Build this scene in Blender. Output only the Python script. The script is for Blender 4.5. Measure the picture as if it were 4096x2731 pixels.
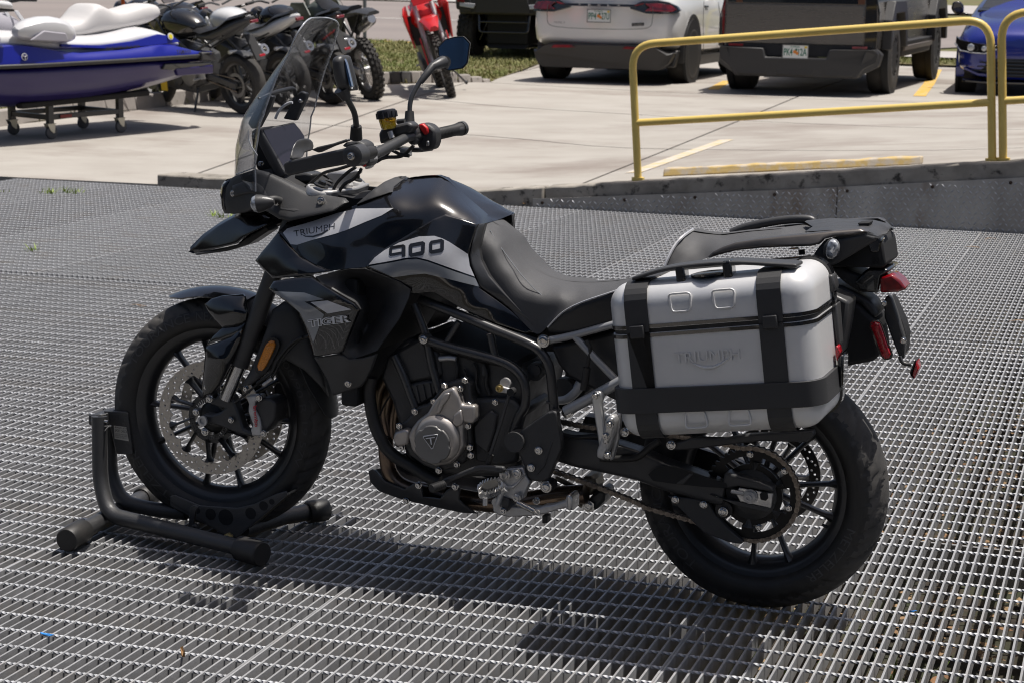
import bpy, bmesh, math, random
import numpy as np
from mathutils import Vector, Matrix, Quaternion
from mathutils.geometry import delaunay_2d_cdt
from mathutils.bvhtree import BVHTree
random.seed(7); np.random.seed(7)
rad = math.radians
scene = bpy.context.scene
for o in list(bpy.data.objects): bpy.data.objects.remove(o)
COL = scene.collection

# ---------------------------------------------------------------- camera
PW, PH = 4096.0, 2731.0
FPX = 7692.85
YAW, PITCH, ROLL = 0.31418645, 0.18371332, 0.01788151
CAMZ = 1.54837855
def cam_axes():
    cy, sy = math.cos(YAW), math.sin(YAW)
    fwd = np.array([-sy*math.cos(PITCH), cy*math.cos(PITCH), -math.sin(PITCH)])
    right = np.array([cy, sy, 0.0]); up = np.cross(right, fwd)
    return (math.cos(ROLL)*right+math.sin(ROLL)*up, -math.sin(ROLL)*right+math.cos(ROLL)*up, fwd)
CR, CU, CF = cam_axes()
CC = np.array([0.0, 0.0, CAMZ])
cam = bpy.data.cameras.new('camera'); camo = bpy.data.objects.new('camera', cam); COL.objects.link(camo)
cam.sensor_width = 36.0; cam.sensor_fit = 'HORIZONTAL'; cam.lens = FPX/PW*36.0
cam.clip_start = 0.1; cam.clip_end = 600.0
camo.matrix_world = Matrix(((CR[0], CU[0], -CF[0], 0), (CR[1], CU[1], -CF[1], 0), (CR[2], CU[2], -CF[2], CAMZ), (0, 0, 0, 1)))
cam.dof.use_dof = True; cam.dof.focus_distance = 4.75; cam.dof.aperture_fstop = 13.0
scene.camera = camo

# ---------------------------------------------------------------- sky, sun, exposure
SUN = Vector((0.22, 0.12, 0.965)).normalized()
EL = math.asin(SUN.z); AZ = math.atan2(SUN.x, SUN.y)
world = bpy.data.worlds.new('World'); scene.world = world; world.use_nodes = True
wn = world.node_tree; wn.nodes.clear()
sky = wn.nodes.new('ShaderNodeTexSky'); sky.sky_type = 'NISHITA'; sky.sun_disc = False
sky.sun_elevation = EL; sky.sun_rotation = AZ; sky.air_density = 0.8; sky.dust_density = 4.5; sky.ozone_density = 0.6
bg = wn.nodes.new('ShaderNodeBackground'); bg.inputs['Strength'].default_value = 0.085
wo = wn.nodes.new('ShaderNodeOutputWorld')
wn.links.new(sky.outputs[0], bg.inputs[0]); wn.links.new(bg.outputs[0], wo.inputs[0])
sl = bpy.data.lights.new('sun', 'SUN'); sl.energy = 5.0; sl.angle = rad(0.53); sl.color = (1.0, 0.955, 0.90)
so = bpy.data.objects.new('sun', sl); COL.objects.link(so); so.location = (0, 0, 30)
so.rotation_euler = SUN.to_track_quat('Z', 'Y').to_euler()
vs = scene.view_settings; vs.view_transform = 'Standard'; vs.look = 'None'; vs.exposure = 0.0; vs.gamma = 1.0; vs.use_curve_mapping = False
scene.display_settings.display_device = 'sRGB'
try:
    scene.cycles.filter_width = 1.1
    scene.cycles.max_bounces = 8; scene.cycles.transparent_max_bounces = 12; scene.cycles.sample_clamp_indirect = 6.0
    scene.cycles.caustics_reflective = False; scene.cycles.caustics_refractive = False
except Exception: pass

# ---------------------------------------------------------------- materials
def mat(name, col, rough=0.5, metal=0.0, col2=None, nscale=20.0, nfac=(0.35, 0.65), bump=0.0, bscale=200.0,
        coat=0.0, coatr=0.03, rvar=0.0, spec=0.5, trans=0.0, ior=1.5, detail=6.0, stretch=None, emit=None, col3=None, n3=3.0, f3=(0.45, 0.7), aniso=None):
    m = bpy.data.materials.new(name); m.use_nodes = True
    nt = m.node_tree; b = nt.nodes['Principled BSDF']
    b.inputs['Base Color'].default_value = (*col, 1); b.inputs['Roughness'].default_value = rough
    b.inputs['Metallic'].default_value = metal; b.inputs['IOR'].default_value = ior
    b.inputs['Specular IOR Level'].default_value = spec
    b.inputs['Coat Weight'].default_value = coat; b.inputs['Coat Roughness'].default_value = coatr
    b.inputs['Transmission Weight'].default_value = trans
    if col2 or bump or rvar or col3:
        tc = nt.nodes.new('ShaderNodeTexCoord'); src = tc.outputs['Object']
        if stretch:
            mp = nt.nodes.new('ShaderNodeMapping'); mp.inputs['Scale'].default_value = stretch
            nt.links.new(src, mp.inputs[0]); src = mp.outputs[0]
    out = None
    if col2 or rvar:
        n = nt.nodes.new('ShaderNodeTexNoise'); n.inputs['Scale'].default_value = nscale; n.inputs['Detail'].default_value = detail
        n.inputs['Roughness'].default_value = 0.6
        nt.links.new(src, n.inputs['Vector'])
        mr = nt.nodes.new('ShaderNodeMapRange'); mr.inputs[1].default_value = nfac[0]; mr.inputs[2].default_value = nfac[1]
        nt.links.new(n.outputs[0], mr.inputs[0])
        if col2:
            mx = nt.nodes.new('ShaderNodeMix'); mx.data_type = 'RGBA'
            mx.inputs[6].default_value = (*col, 1); mx.inputs[7].default_value = (*col2, 1)
            nt.links.new(mr.outputs[0], mx.inputs[0]); out = mx.outputs[2]
        if rvar:
            r2 = nt.nodes.new('ShaderNodeMapRange'); r2.inputs[3].default_value = max(0.02, rough-rvar); r2.inputs[4].default_value = min(1, rough+rvar)
            nt.links.new(mr.outputs[0], r2.inputs[0]); nt.links.new(r2.outputs[0], b.inputs['Roughness'])
    if col3:
        n = nt.nodes.new('ShaderNodeTexNoise'); n.inputs['Scale'].default_value = n3; n.inputs['Detail'].default_value = 8.0; n.inputs['Roughness'].default_value = 0.65
        nt.links.new(src, n.inputs['Vector'])
        mr = nt.nodes.new('ShaderNodeMapRange'); mr.inputs[1].default_value = f3[0]; mr.inputs[2].default_value = f3[1]
        nt.links.new(n.outputs[0], mr.inputs[0])
        mx = nt.nodes.new('ShaderNodeMix'); mx.data_type = 'RGBA'
        if out: nt.links.new(out, mx.inputs[6])
        else: mx.inputs[6].default_value = (*col, 1)
        mx.inputs[7].default_value = (*col3, 1); nt.links.new(mr.outputs[0], mx.inputs[0]); out = mx.outputs[2]
    if out: nt.links.new(out, b.inputs['Base Color'])
    if bump:
        n = nt.nodes.new('ShaderNodeTexNoise'); n.inputs['Scale'].default_value = bscale; n.inputs['Detail'].default_value = 4.0
        nt.links.new(src, n.inputs['Vector'])
        bp_ = nt.nodes.new('ShaderNodeBump'); bp_.inputs['Strength'].default_value = bump; bp_.inputs['Distance'].default_value = 0.004
        nt.links.new(n.outputs[0], bp_.inputs['Height']); nt.links.new(bp_.outputs[0], b.inputs['Normal'])
    return m

# ---------------------------------------------------------------- mesh building
class MB:
    def __init__(s): s.v = []; s.f = []
    def add(s, v, f):
        o = len(s.v); s.v += [tuple(map(float, p)) for p in v]; s.f += [tuple(i+o for i in q) for q in f]; return s
    def tube(s, pts, r, n=10, cap=True, closed=False):
        pts = [Vector(p) for p in pts]; k = len(pts); rr = r if hasattr(r, '__len__') else [r]*k
        T = []
        for i in range(k):
            a = pts[i-1] if (i > 0 or closed) else pts[i]; b = pts[(i+1) % k] if (i < k-1 or closed) else pts[i]
            T.append((b-a).normalized())
        ref = Vector((0, 0, 1)) if abs(T[0].z) < 0.9 else Vector((1, 0, 0))
        N = (ref-T[0]*ref.dot(T[0])).normalized(); v = []
        for i in range(k):
            N = (N-T[i]*N.dot(T[i])).normalized(); B = T[i].cross(N)
            for j in range(n):
                a = 2*math.pi*j/n; v.append(pts[i]+(N*math.cos(a)+B*math.sin(a))*rr[i])
        f = []
        for i in range(k if closed else k-1):
            for j in range(n):
                i2 = (i+1) % k; f.append((i*n+j, i*n+(j+1) % n, i2*n+(j+1) % n, i2*n+j))
        if cap and not closed: f.append(tuple(range(n-1, -1, -1))); f.append(tuple((k-1)*n+j for j in range(n)))
        return s.add(v, f)
    def lathe(s, p, axis, prof, n=24, capa=True, capb=True):
        p = Vector(p); a = Vector(axis).normalized(); ref = Vector((0, 0, 1)) if abs(a.z) < 0.9 else Vector((1, 0, 0))
        N = (ref-a*ref.dot(a)).normalized(); B = a.cross(N); v = []; f = []
        for h, r in prof:
            for j in range(n):
                t = 2*math.pi*j/n; v.append(p+a*h+(N*math.cos(t)+B*math.sin(t))*r)
        k = len(prof)
        for i in range(k-1):
            for j in range(n): f.append((i*n+j, i*n+(j+1) % n, (i+1)*n+(j+1) % n, (i+1)*n+j))
        if capa: f.append(tuple(range(n-1, -1, -1)))
        if capb: f.append(tuple((k-1)*n+j for j in range(n)))
        return s.add(v, f)
    def cyl(s, p0, p1, r, n=16, r1=None):
        d = Vector(p1)-Vector(p0); return s.lathe(p0, d, [(0, r), (d.length, r if r1 is None else r1)], n)
    def prism(s, pts, vec):
        vec = Vector(vec); a = [Vector(p) for p in pts]; n = len(a); v = a+[p+vec for p in a]
        f = [tuple(range(n)), tuple(range(2*n-1, n-1, -1))]+[(i, i+n, (i+1) % n+n, (i+1) % n) for i in range(n)]
        return s.add(v, f)
    def box(s, c, sz, rot=None):
        c = Vector(c); h = [x/2 for x in sz]; v = []
        for x in (-1, 1):
            for y in (-1, 1):
                for z in (-1, 1):
                    q = Vector((x*h[0], y*h[1], z*h[2]))
                    if rot is not None: q = rot @ q
                    v.append(c+q)
        return s.add(v, [(0, 1, 3, 2), (4, 6, 7, 5), (0, 4, 5, 1), (2, 3, 7, 6), (0, 2, 6, 4), (1, 5, 7, 3)])
    def bar(s, a, b, w, t, up=(0, 0, 1)):
        a = Vector(a); b = Vector(b); d = (b-a).normalized(); u = Vector(up); sd = d.cross(u).normalized(); u = sd.cross(d)
        v = []
        for p in (a, b):
            for x, y in ((-1, -1), (1, -1), (1, 1), (-1, 1)): v.append(p+sd*(x*w/2)+u*(y*t/2))
        return s.add(v, [(3, 2, 1, 0), (4, 5, 6, 7), (0, 1, 5, 4), (1, 2, 6, 5), (2, 3, 7, 6), (3, 0, 4, 7)])
    def loft(s, secs, closed=True, cap=True):
        n = len(secs[0]); k = len(secs); v = [p for q in secs for p in q]; f = []
        for i in range(k-1):
            for j in range(n if closed else n-1): f.append((i*n+j, i*n+(j+1) % n, (i+1)*n+(j+1) % n, (i+1)*n+j))
        if cap and closed: f.append(tuple(range(n-1, -1, -1))); f.append(tuple((k-1)*n+j for j in range(n)))
        return s.add(v, f)
    def mirror_y(s):
        n = len(s.v); s.v += [(x, -y, z) for x, y, z in s.v]; s.f += [tuple(i+n for i in reversed(q)) for q in s.f]; return s
    def flipped(s):
        m = MB(); m.v = [(x, -y, z) for x, y, z in s.v]; m.f = [tuple(reversed(q)) for q in s.f]; return m
    def xf(s, M): s.v = [tuple(M @ Vector(p)) for p in s.v]; return s
    def mesh(s, name, m, smooth=35.0):
        me = bpy.data.meshes.new(name); me.from_pydata(s.v, [], s.f)
        bm = bmesh.new(); bm.from_mesh(me); bmesh.ops.recalc_face_normals(bm, faces=bm.faces); bm.to_mesh(me); bm.free()
        if m: me.materials.append(m)
        if smooth: shade(me, smooth)
        return me
    def make(s, name, m, parent=None, smooth=35.0, bevel=0.0, sub=0, bseg=2, loc=None, recalc=True):
        if not s.v: return None
        o = bpy.data.objects.new(name, s.mesh(name, m, smooth)); COL.objects.link(o)
        if parent: o.parent = parent
        if loc: o.location = loc
        if bevel:
            b = o.modifiers.new('bevel', 'BEVEL'); b.width = bevel; b.segments = bseg; b.limit_method = 'ANGLE'; b.angle_limit = rad(30)
            try: b.harden_normals = False
            except Exception: pass
        if sub:
            b = o.modifiers.new('subsurf', 'SUBSURF'); b.levels = sub; b.render_levels = sub
        return o
def shade(me, ang):
    me.polygons.foreach_set('use_smooth', [True]*len(me.polygons))
    try: me.set_sharp_from_angle(angle=rad(ang))
    except Exception: pass
def empty(name, loc=(0, 0, 0), rz=0.0, label=None, cat=None, group=None, parent=None):
    o = bpy.data.objects.new(name, None); COL.objects.link(o); o.location = loc; o.rotation_euler = (0, 0, rz)
    if parent: o.parent = parent
    return tag(o, label, cat, group)
def tag(o, label=None, cat=None, group=None, kind=None):
    if label: o['label'] = label
    if cat: o['category'] = cat
    if group: o['group'] = group
    if kind: o['kind'] = kind
    return o
def inst(me, name, parent=None, loc=(0, 0, 0), rot=None):
    o = bpy.data.objects.new(name, me); COL.objects.link(o)
    if parent: o.parent = parent
    if rot is None: o.location = loc
    else:
        M = rot.to_4x4() if len(rot) == 3 else rot.copy(); M.translation = Vector(loc); o.matrix_local = M
    return o
def kids(o): return [c for c in bpy.data.objects if c.parent == o]
def copy_tree(o, parent=None):
    c = o.copy(); COL.objects.link(c)
    if parent: c.parent = parent
    for ch in o.children: copy_tree(ch, c)
    return c
def smooth_path(pts, n=6):
    P = [Vector(p) for p in pts]; out = []
    for i in range(len(P)-1):
        p0 = P[max(i-1, 0)]; p1 = P[i]; p2 = P[i+1]; p3 = P[min(i+2, len(P)-1)]
        for j in range(n):
            t = j/n; out.append(0.5*((2*p1)+(p2-p0)*t+(2*p0-5*p1+4*p2-p3)*t*t+(3*p1-p0-3*p2+p3)*t*t*t))
    out.append(P[-1]); return out
def bend_path(pts, r=0.03, n=5):
    P = [Vector(p) for p in pts]; out = [P[0]]
    for i in range(1, len(P)-1):
        a = (P[i-1]-P[i]); b = (P[i+1]-P[i]); d = min(r, a.length*0.45, b.length*0.45)
        s = P[i]+a.normalized()*d; e = P[i]+b.normalized()*d
        for j in range(n+1):
            t = j/n; out.append(s*(1-t)**2+P[i]*2*t*(1-t)+e*t*t)
    out.append(P[-1]); return out
_font_cache = {}
def text_mesh(body, extrude=0.0, bold=0.0):
    """verts (N,3) in a box whose x runs 0..1 and y 0..1; faces"""
    key = (body, extrude, bold)
    if key in _font_cache: return _font_cache[key]
    cu = bpy.data.curves.new('t', 'FONT'); cu.body = body; cu.size = 1.0; cu.extrude = extrude; cu.offset = bold; cu.resolution_u = 3
    ob = bpy.data.objects.new('t', cu); COL.objects.link(ob)
    bpy.context.view_layer.update()
    me = bpy.data.meshes.new_from_object(ob.evaluated_get(bpy.context.evaluated_depsgraph_get()))
    v = np.array([x.co[:] for x in me.vertices]).reshape(-1, 3); f = [tuple(p.vertices) for p in me.polygons]
    bpy.data.objects.remove(ob); bpy.data.curves.remove(cu); bpy.data.meshes.remove(me)
    mn = v.min(0); mx = v.max(0); v = v.copy(); v[:, 0] = (v[:, 0]-mn[0])/(mx[0]-mn[0]); v[:, 1] = (v[:, 1]-mn[1])/(mx[1]-mn[1])
    _font_cache[key] = (v, f); return v, f

# ---------------------------------------------------------------- photograph measurements -> points in space
K4 = 4096.0/2352.0
def ray(u, v):
    return ((u*K4-PW/2)/FPX)*CR-((v*K4-PH/2)/FPX)*CU+CF
def on_z(u, v, z):
    d = ray(u, v); return CC+d*((z-CC[2])/d[2])
def on_y(u, v, y):
    d = ray(u, v); return CC+d*((y-CC[1])/d[1])
def h13(x): return float(np.interp(x, [-8.2, -7, -4.5, -2.3, -0.7, 1], [0, .006, .075, .30, .46, .62]))
def zlot(x, y):
    t = min(max((y-13)/11.5, 0), 1); return (1-t)*h13(x)+t*.30+max(y-27, 0)*.02
def lot(u, v):
    d = ray(u, v); t = 12.0
    g = lambda t: (CC+d*t)[2]-zlot(*(CC+d*t)[:2])
    while t < 300 and g(t) > 0: t *= 1.02
    a, b = t/1.02, t
    for _ in range(30):
        m = (a+b)/2
        if g(m) > 0: a = m
        else: b = m
    return Vector(CC+d*b)
# ================================================================ the ramp deck of steel grating
M_galv = mat('galvanised_steel', (.375, .378, .385), .5, .15, col2=(.27, .272, .278), nscale=14, rvar=.08, bump=.15, bscale=260, col3=(.28, .255, .225), n3=4, f3=(.52, .75))
def per_object(m, lo, hi):
    nt = m.node_tree; b = nt.nodes['Principled BSDF']; src = b.inputs['Base Color'].links[0].from_socket
    oi = nt.nodes.new('ShaderNodeObjectInfo'); mr = nt.nodes.new('ShaderNodeMapRange'); mr.inputs[3].default_value = lo; mr.inputs[4].default_value = hi; nt.links.new(oi.outputs['Random'], mr.inputs[0])
    mx = nt.nodes.new('ShaderNodeMix'); mx.data_type = 'RGBA'; mx.blend_type = 'MULTIPLY'; mx.inputs[0].default_value = 1.0
    cb = nt.nodes.new('ShaderNodeCombineColor')
    for i in range(3): nt.links.new(mr.outputs[0], cb.inputs[i])
    nt.links.new(src, mx.inputs[6]); nt.links.new(cb.outputs[0], mx.inputs[7]); nt.links.new(mx.outputs[2], b.inputs['Base Color'])
per_object(M_galv, .84, 1.08)
M_galvrod = mat('galvanised_rod', (.60, .61, .63), .46, .2, col2=(.42, .43, .445), nscale=40, rvar=.1)
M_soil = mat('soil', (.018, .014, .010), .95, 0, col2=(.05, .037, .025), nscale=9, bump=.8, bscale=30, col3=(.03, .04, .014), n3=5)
per_object(M_galvrod, .8, 1.15)
PITCH_B, PITCH_R, BAR_D, BAR_T = .0302, .1016, .044, .0052
deck = empty('ramp_deck', (0, 0, 0)); tag(deck, kind='structure')
def bar_mesh(L):
    return MB().box((0, L/2, -BAR_D/2), (BAR_T, L, BAR_D)).mesh('bearing_bar', M_galv, 0)
def rod_mesh(n):
    mb = MB(); W = n*PITCH_B; k = n*6; secs = []
    for i in range(k+1):
        x = W*i/k; a = math.pi*i/6; s = .0036
        ph = (i % 6)/6; dip = 1.0 if 1 <= i % 6 <= 5 else .8
        secs.append([(x, s*dip*1.35*math.cos(a+q*math.pi/2), -.0028+s*dip*1.2*math.sin(a+q*math.pi/2)) for q in range(4)])
    mb.loft(secs); return mb.mesh('cross_rod', M_galvrod, 60)
SEAM_X0, SEAM_P = -.965, .912
Y_SEAM, Y_FAR, Y_NEAR = 8.757, 12.96, 2.44
NB = 30
nb_rows = round((Y_SEAM-.012-Y_NEAR)/PITCH_R)
bm_near = bar_mesh(Y_SEAM-.008-Y_NEAR); bm_far = bar_mesh(Y_FAR-Y_SEAM-.008); rodm = rod_mesh(NB)
nbar = nrod = 0
ROWOFF = ((Y_SEAM-5.0629) % PITCH_R)
for k in range(-2, 10):
    x0 = SEAM_X0-SEAM_P*k-.002         # left-hand bars of panel k sit to the left of its seam
    xr = x0; xl = xr-NB*PITCH_B
    if xl < -8.7: break
    # nearer row of panels
    if xr > -6.8:
        pan = empty('grating_panel', (0, 0, 0), parent=deck)
        merged = MB()
        for i in range(NB+1):
            x = xr-i*PITCH_B
            yvis = -x*1.0
            if nbar < 290 and -6.6 < x < .9: inst(bm_near, 'bearing_bar', pan, (x, Y_NEAR, random.uniform(-.0006, .0006))); nbar += 1
            else: merged.box((x, (Y_NEAR+Y_SEAM)/2, -BAR_D/2), (BAR_T, Y_SEAM-Y_NEAR-.008, BAR_D))
        rm = MB()
        for j in range(70):
            y = Y_SEAM-ROWOFF-j*PITCH_R
            if y < Y_NEAR+.02: break
            near = (3.0 < y < 7.3) and (-y*.66 < (xl+xr)/2 < .3)
            if near and nrod < 290: inst(rodm, 'cross_rod', pan, (xl, y, .0)); nrod += 1
            else: inst(rodm, 'cross_rod', pan, (xl, y, .0)) if False else rm.add([(v.co.x+xl, v.co.y+y, v.co.z) for v in rodm.vertices], [tuple(p.vertices) for p in rodm.polygons])
        if merged.v: tag(merged.make('bearing_bars', M_galv, pan, 0), kind='stuff')
        if rm.v: tag(rm.make('cross_rods', M_galvrod, pan, 60), kind='stuff')
    # farther row
    pan = empty('grating_panel', (0, 0, 0), parent=deck)
    fb = MB(); fr = MB()
    for i in range(NB+1): fb.box((xr-i*PITCH_B, (Y_FAR+Y_SEAM)/2+.008, -BAR_D/2), (BAR_T, Y_FAR-Y_SEAM-.016, BAR_D))
    for j in range(60):
        y = Y_SEAM+.055+j*PITCH_R
        if y > Y_FAR-.02: break
        fr.add([(v.co.x+xl, v.co.y+y, v.co.z) for v in rodm.vertices], [tuple(p.vertices) for p in rodm.polygons])
    tag(fb.make('bearing_bars', M_galv, pan, 0), kind='stuff'); tag(fr.make('cross_rods', M_galvrod, pan, 60), kind='stuff')
sb = MB()
for yb in (8.70, 8.83, 5.6, 3.0, 11.0): sb.box((-3.9, yb, -.11), (10.4, .012, .12)); sb.box((-3.9, yb+.03, -.165), (10.4, .07, .01))
sb.make('support_beam', M_galv, deck, 0)

# ground under the deck, leaf litter on it
g = MB(); nx, ny = 60, 70
for i in range(nx+1):
    for j in range(ny+1):
        x = -9.6+i*13.6/nx; y = -6+j*19.0/ny
        g.v.append((x, y, -.40+.02*math.sin(x*5.1+y*2.3)+random.uniform(-.02, .02)))
for i in range(nx):
    for j in range(ny): a = i*(ny+1)+j; g.f.append((a, a+ny+1, a+ny+2, a+1))
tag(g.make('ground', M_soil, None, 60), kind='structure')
M_leaf = mat('dead_leaf', (.26, .13, .055), .8, 0, col2=(.10, .055, .03), nscale=3, col3=(.32, .22, .12), n3=2.2, f3=(.45, .6))
lf = MB()
for _ in range(5200):
    x = random.uniform(-3.8, 1.2); y = random.uniform(3.0, 9.0)
    if random.random() > .25+.75*min(1, max(0, (x+2.2)/1.6)): continue
    r = random.uniform(.012, .034); a = random.uniform(0, 6.28); t = random.uniform(-.6, .6); z = -.385+random.uniform(0, .03)
    c, s_ = math.cos(a), math.sin(a)
    q = [(-1, 0, 0), (-.2, -.42, .15*t), (.5, -.33, .3*t), (1.1, 0, .1), (.5, .33, -.3*t), (-.2, .42, -.1*t)]
    lf.add([(x+r*(u*c-v*s_), y+r*(u*s_+v*c), z+r*w) for u, v, w in q], [(0, 1, 2, 3), (0, 3, 4, 5)])
tag(lf.make('leaf_litter', M_leaf, None, 0), kind='stuff')
M_blade = mat('grass_blade', (.10, .16, .025), .6, 0, col2=(.17, .20, .05), nscale=2)
def blades(spots, h0, h1, w):
    b = MB()
    for x, y, z in spots:
        for _ in range(random.randint(3, 5)):
            h = random.uniform(h0, h1); a = random.uniform(0, 6.28); l = random.uniform(.2, .9)*h
            c, s_ = math.cos(a), math.sin(a); px, py = x+random.uniform(-.02, .02), y+random.uniform(-.02, .02)
            b.add([(px-s_*w, py+c*w, z), (px+s_*w, py-c*w, z), (px+c*l*.4+s_*w*.7, py+s_*l*.4-c*w*.7, z+h*.65), (px+c*l*.4-s_*w*.7, py+s_*l*.4+c*w*.7, z+h*.65), (px+c*l, py+s_*l, z+h)], [(0, 1, 2, 3), (3, 2, 4)])
    return b
tag(blades([(random.uniform(-1.2, .6), random.uniform(3.2, 5.2), -.39) for _ in range(240)], .05, .17, .004).make('undergrowth', M_blade, None, 0), kind='stuff')
def weed(u, v, label, n, spread, h):
    n = max(3, int(n*.6)); h *= .85
    p = on_z(u, v, 0); o = blades([(p[0]+random.uniform(-1, 1)*spread, p[1]+random.uniform(-1, 1)*spread*.7, -.04) for _ in range(n)], h*.5, h, .006).make('weed', M_weed, None, 0)
    tag(o, label, 'weed', 'weeds growing through the grating')
M_weed = mat('weed_leaf', (.20, .30, .03), .5, 0, col2=(.30, .38, .06), nscale=8)
weed(140, 443, 'bright green weed tuft through the far grating near the concrete edge', 26, .12, .11)
weed(500, 497, 'small green weed just left of the motorcycle headlight', 9, .04, .10)
weed(533, 499, 'green weed right beneath the motorcycle headlight', 15, .06, .10)
weed(9, 441, 'tiny green weed at the far left picture edge', 6, .03, .08)
weed(68, 575, 'single upright dark green weed alone on the grating', 4, .015, .10)

# ================================================================ concrete lot
M_conc = mat('concrete', (.385, .362, .325), .85, 0, col2=(.335, .31, .275), nscale=1.3, bump=.25, bscale=60, col3=(.215, .18, .155), n3=.42, f3=(.48, .70), stretch=(1, 1.6, 1))
M_concd = mat('old_concrete', (.36, .33, .285), .9, 0, col2=(.22, .20, .17), nscale=5, bump=.5, bscale=40, col3=(.05, .045, .04), n3=11, f3=(.56, .66))
M_joint = mat('joint_dirt', (.06, .05, .04), .95)
lotr = MB(); XS = np.linspace(-46, 14, 61); YS = np.concatenate([np.linspace(13.06, 32, 30), [40, 60, 90, 140, 260, 420]])
for x in XS:
    for y in YS: lotr.v.append((x, y, zlot(x, y)-.035))
ny = len(YS)
for i in range(len(XS)-1):
    for j in range(ny-1): a = i*ny+j; lotr.f.append((a, a+ny, a+ny+1, a+1))
lotbase = tag(lotr.make('concrete_lot', M_joint, None, 60), kind='structure')
L1 = lambda x: np.interp(x, [-14, -8.5, -5.73, -3.74, -1.5, 3], [19.6, 18.0, 17.15, 15.98, 14.8, 13.9])
L2 = lambda x: np.interp(x, [-14, -8.3, -6.84, -4.56, -3.78, -.95, 3], [23, 21.3, 20.47, 19.74, 19.25, 17.2, 15.6])
L3 = lambda x: np.interp(x, [-14, -7.94, -3.87, 3], [25, 23.74, 22.76, 21])
ED = lambda y: np.interp(y, [13, 19.3, 21.4, 25.2, 31], [-7.0, -7.9, -8.18, -8.49, -9.0])
DD = lambda y: np.interp(y, [13, 31], [-3.78, -4.1])
cols = [lambda y: -12.6, ED, DD, lambda y: 3.2]
rows = [lambda x: 12.985, L1, L2, L3, lambda x: 27.2, lambda x: 31.0]
def slab(ci, ri, gap=.015):
    n = 9; mb = MB()
    def P(s, t):
        x = -4.0; y = 20.0
        for _ in range(6):
            xa, xb = cols[ci](y)+gap, cols[ci+1](y)-gap; x = xa+(xb-xa)*s
            ya, yb = rows[ri](x)+gap, rows[ri+1](x)-gap; y = ya+(yb-ya)*t
        return x, y
    for i in range(n+1):
        for j in range(n+1):
            x, y = P(i/n, j/n); mb.v.append((x, y, zlot(x, y)))
    for i in range(n):
        for j in range(n): a = i*(n+1)+j; mb.f.append((a, a+n+1, a+n+2, a+1))
    ring = [i*(n+1) for i in range(n+1)]+[n*(n+1)+j for j in range(1, n+1)]+[i*(n+1)+n for i in range(n-1, -1, -1)]+[j for j in range(n-1, 0, -1)]
    o = len(mb.v); mb.v += [(mb.v[i][0], mb.v[i][1], mb.v[i][2]-.05) for i in ring]
    for q in range(len(ring)): mb.f.append((ring[q], ring[(q+1) % len(ring)], o+(q+1) % len(ring), o+q))
    mb.make('concrete_slab', M_conc, lotbase, 50)
for ci in range(3):
    for ri in range(5):
        slab(ci, ri)

# painted lines
M_ypaint = mat('worn_yellow_paint', (.62, .38, .06), .8, 0, col2=(.55, .44, .26), nscale=14, nfac=(.5, .62))
def ground_strip(name, p, q, w, m, dz=.004):
    p = Vector(p); q = Vector(q); d = (q-p); d.z = 0; s = Vector((-d.y, d.x, 0)).normalized()*w/2; mb = MB(); k = 12
    for i in range(k+1):
        c = p+(q-p)*i/k
        for sg in (-1, 1): e = c+s*sg; mb.v.append((e.x, e.y, zlot(e.x, e.y)+dz))
    for i in range(k): mb.f.append((2*i, 2*i+1, 2*i+3, 2*i+2))
    return tag(mb.make(name, m, None, 0), kind='structure')
ground_strip('parking_line', lot(2112, 222), lot(2152, 161), .15, M_ypaint)
ground_strip('parking_line', lot(1638, 207), lot(1672, 187), .14, M_ypaint)
M_faint = mat('faded_yellow_paint', (.56, .45, .25), .85, 0, col2=(.55, .50, .45), nscale=9, nfac=(.4, .6))
ground_strip('parking_line', lot(1455, 398), lot(1670, 322), .13, M_faint)

# ================================================================ wall along the edge of the deck
M_plate = mat('tread_plate_steel', (.47, .455, .43), .45, .35, col2=(.34, .315, .285), nscale=3, rvar=.12, col3=(.17, .115, .07), n3=2.6, f3=(.55, .74), stretch=(1, 1, .35))
wall = tag(empty('retaining_wall', (0, 0, 0)), 'low weathered concrete retaining wall with tread plate facing behind the grating', 'wall')
def strip3(name, xs, top, bot, y0, y1, m, par, bevel=.012, jag=0):
    mb = MB(); secs = []
    for x in xs:
        j = (lambda: random.uniform(-jag, jag)) if jag else (lambda: 0)
        secs.append([(x, y0+j(), bot(x)), (x, y1, bot(x)), (x, y1, top(x)+j()*.4), (x, y0+j(), top(x)+j())])
    mb.loft(secs); return mb.make(name, m, par, 40, bevel=bevel)
zt = lambda x: float(np.interp(x, [-8, -7.06, -4.5, -4.05, -2.3, -.72, 2.2], [.075, .08, .09, .135, .315, .475, .75]))
zp = lambda x: float(np.interp(x, [-4.05, -2.3, -.72, 2.2], [.055, .205, .365, .63]))
strip3('kerb_stone', np.linspace(-7.06, -4.62, 24), zt, lambda x: -.3, 12.965, 13.22, M_concd, wall, jag=.006)
strip3('cap_stone', np.linspace(-4.60, -4.0, 10), zt, lambda x: -.3, 12.965, 13.12, M_concd, wall, jag=.006)
strip3('cap_stone', np.linspace(-3.985, .1, 60), zt, lambda x: zp(x)-.3, 12.965, 13.14, M_concd, wall, jag=.006)
strip3('cap_stone', np.linspace(.115, 2.2, 30), zt, lambda x: zp(x)-.3, 12.965, 13.14, M_concd, wall, jag=.006)
for xa, xb in ((-4.07, -1.93), (-1.922, .3), (.308, 2.2)):
    pl = strip3('tread_plate', np.linspace(xa, xb, 14), zp, lambda x: -.25, 12.945, 12.953, M_plate, wall, bevel=0)
lug = MB()
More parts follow.
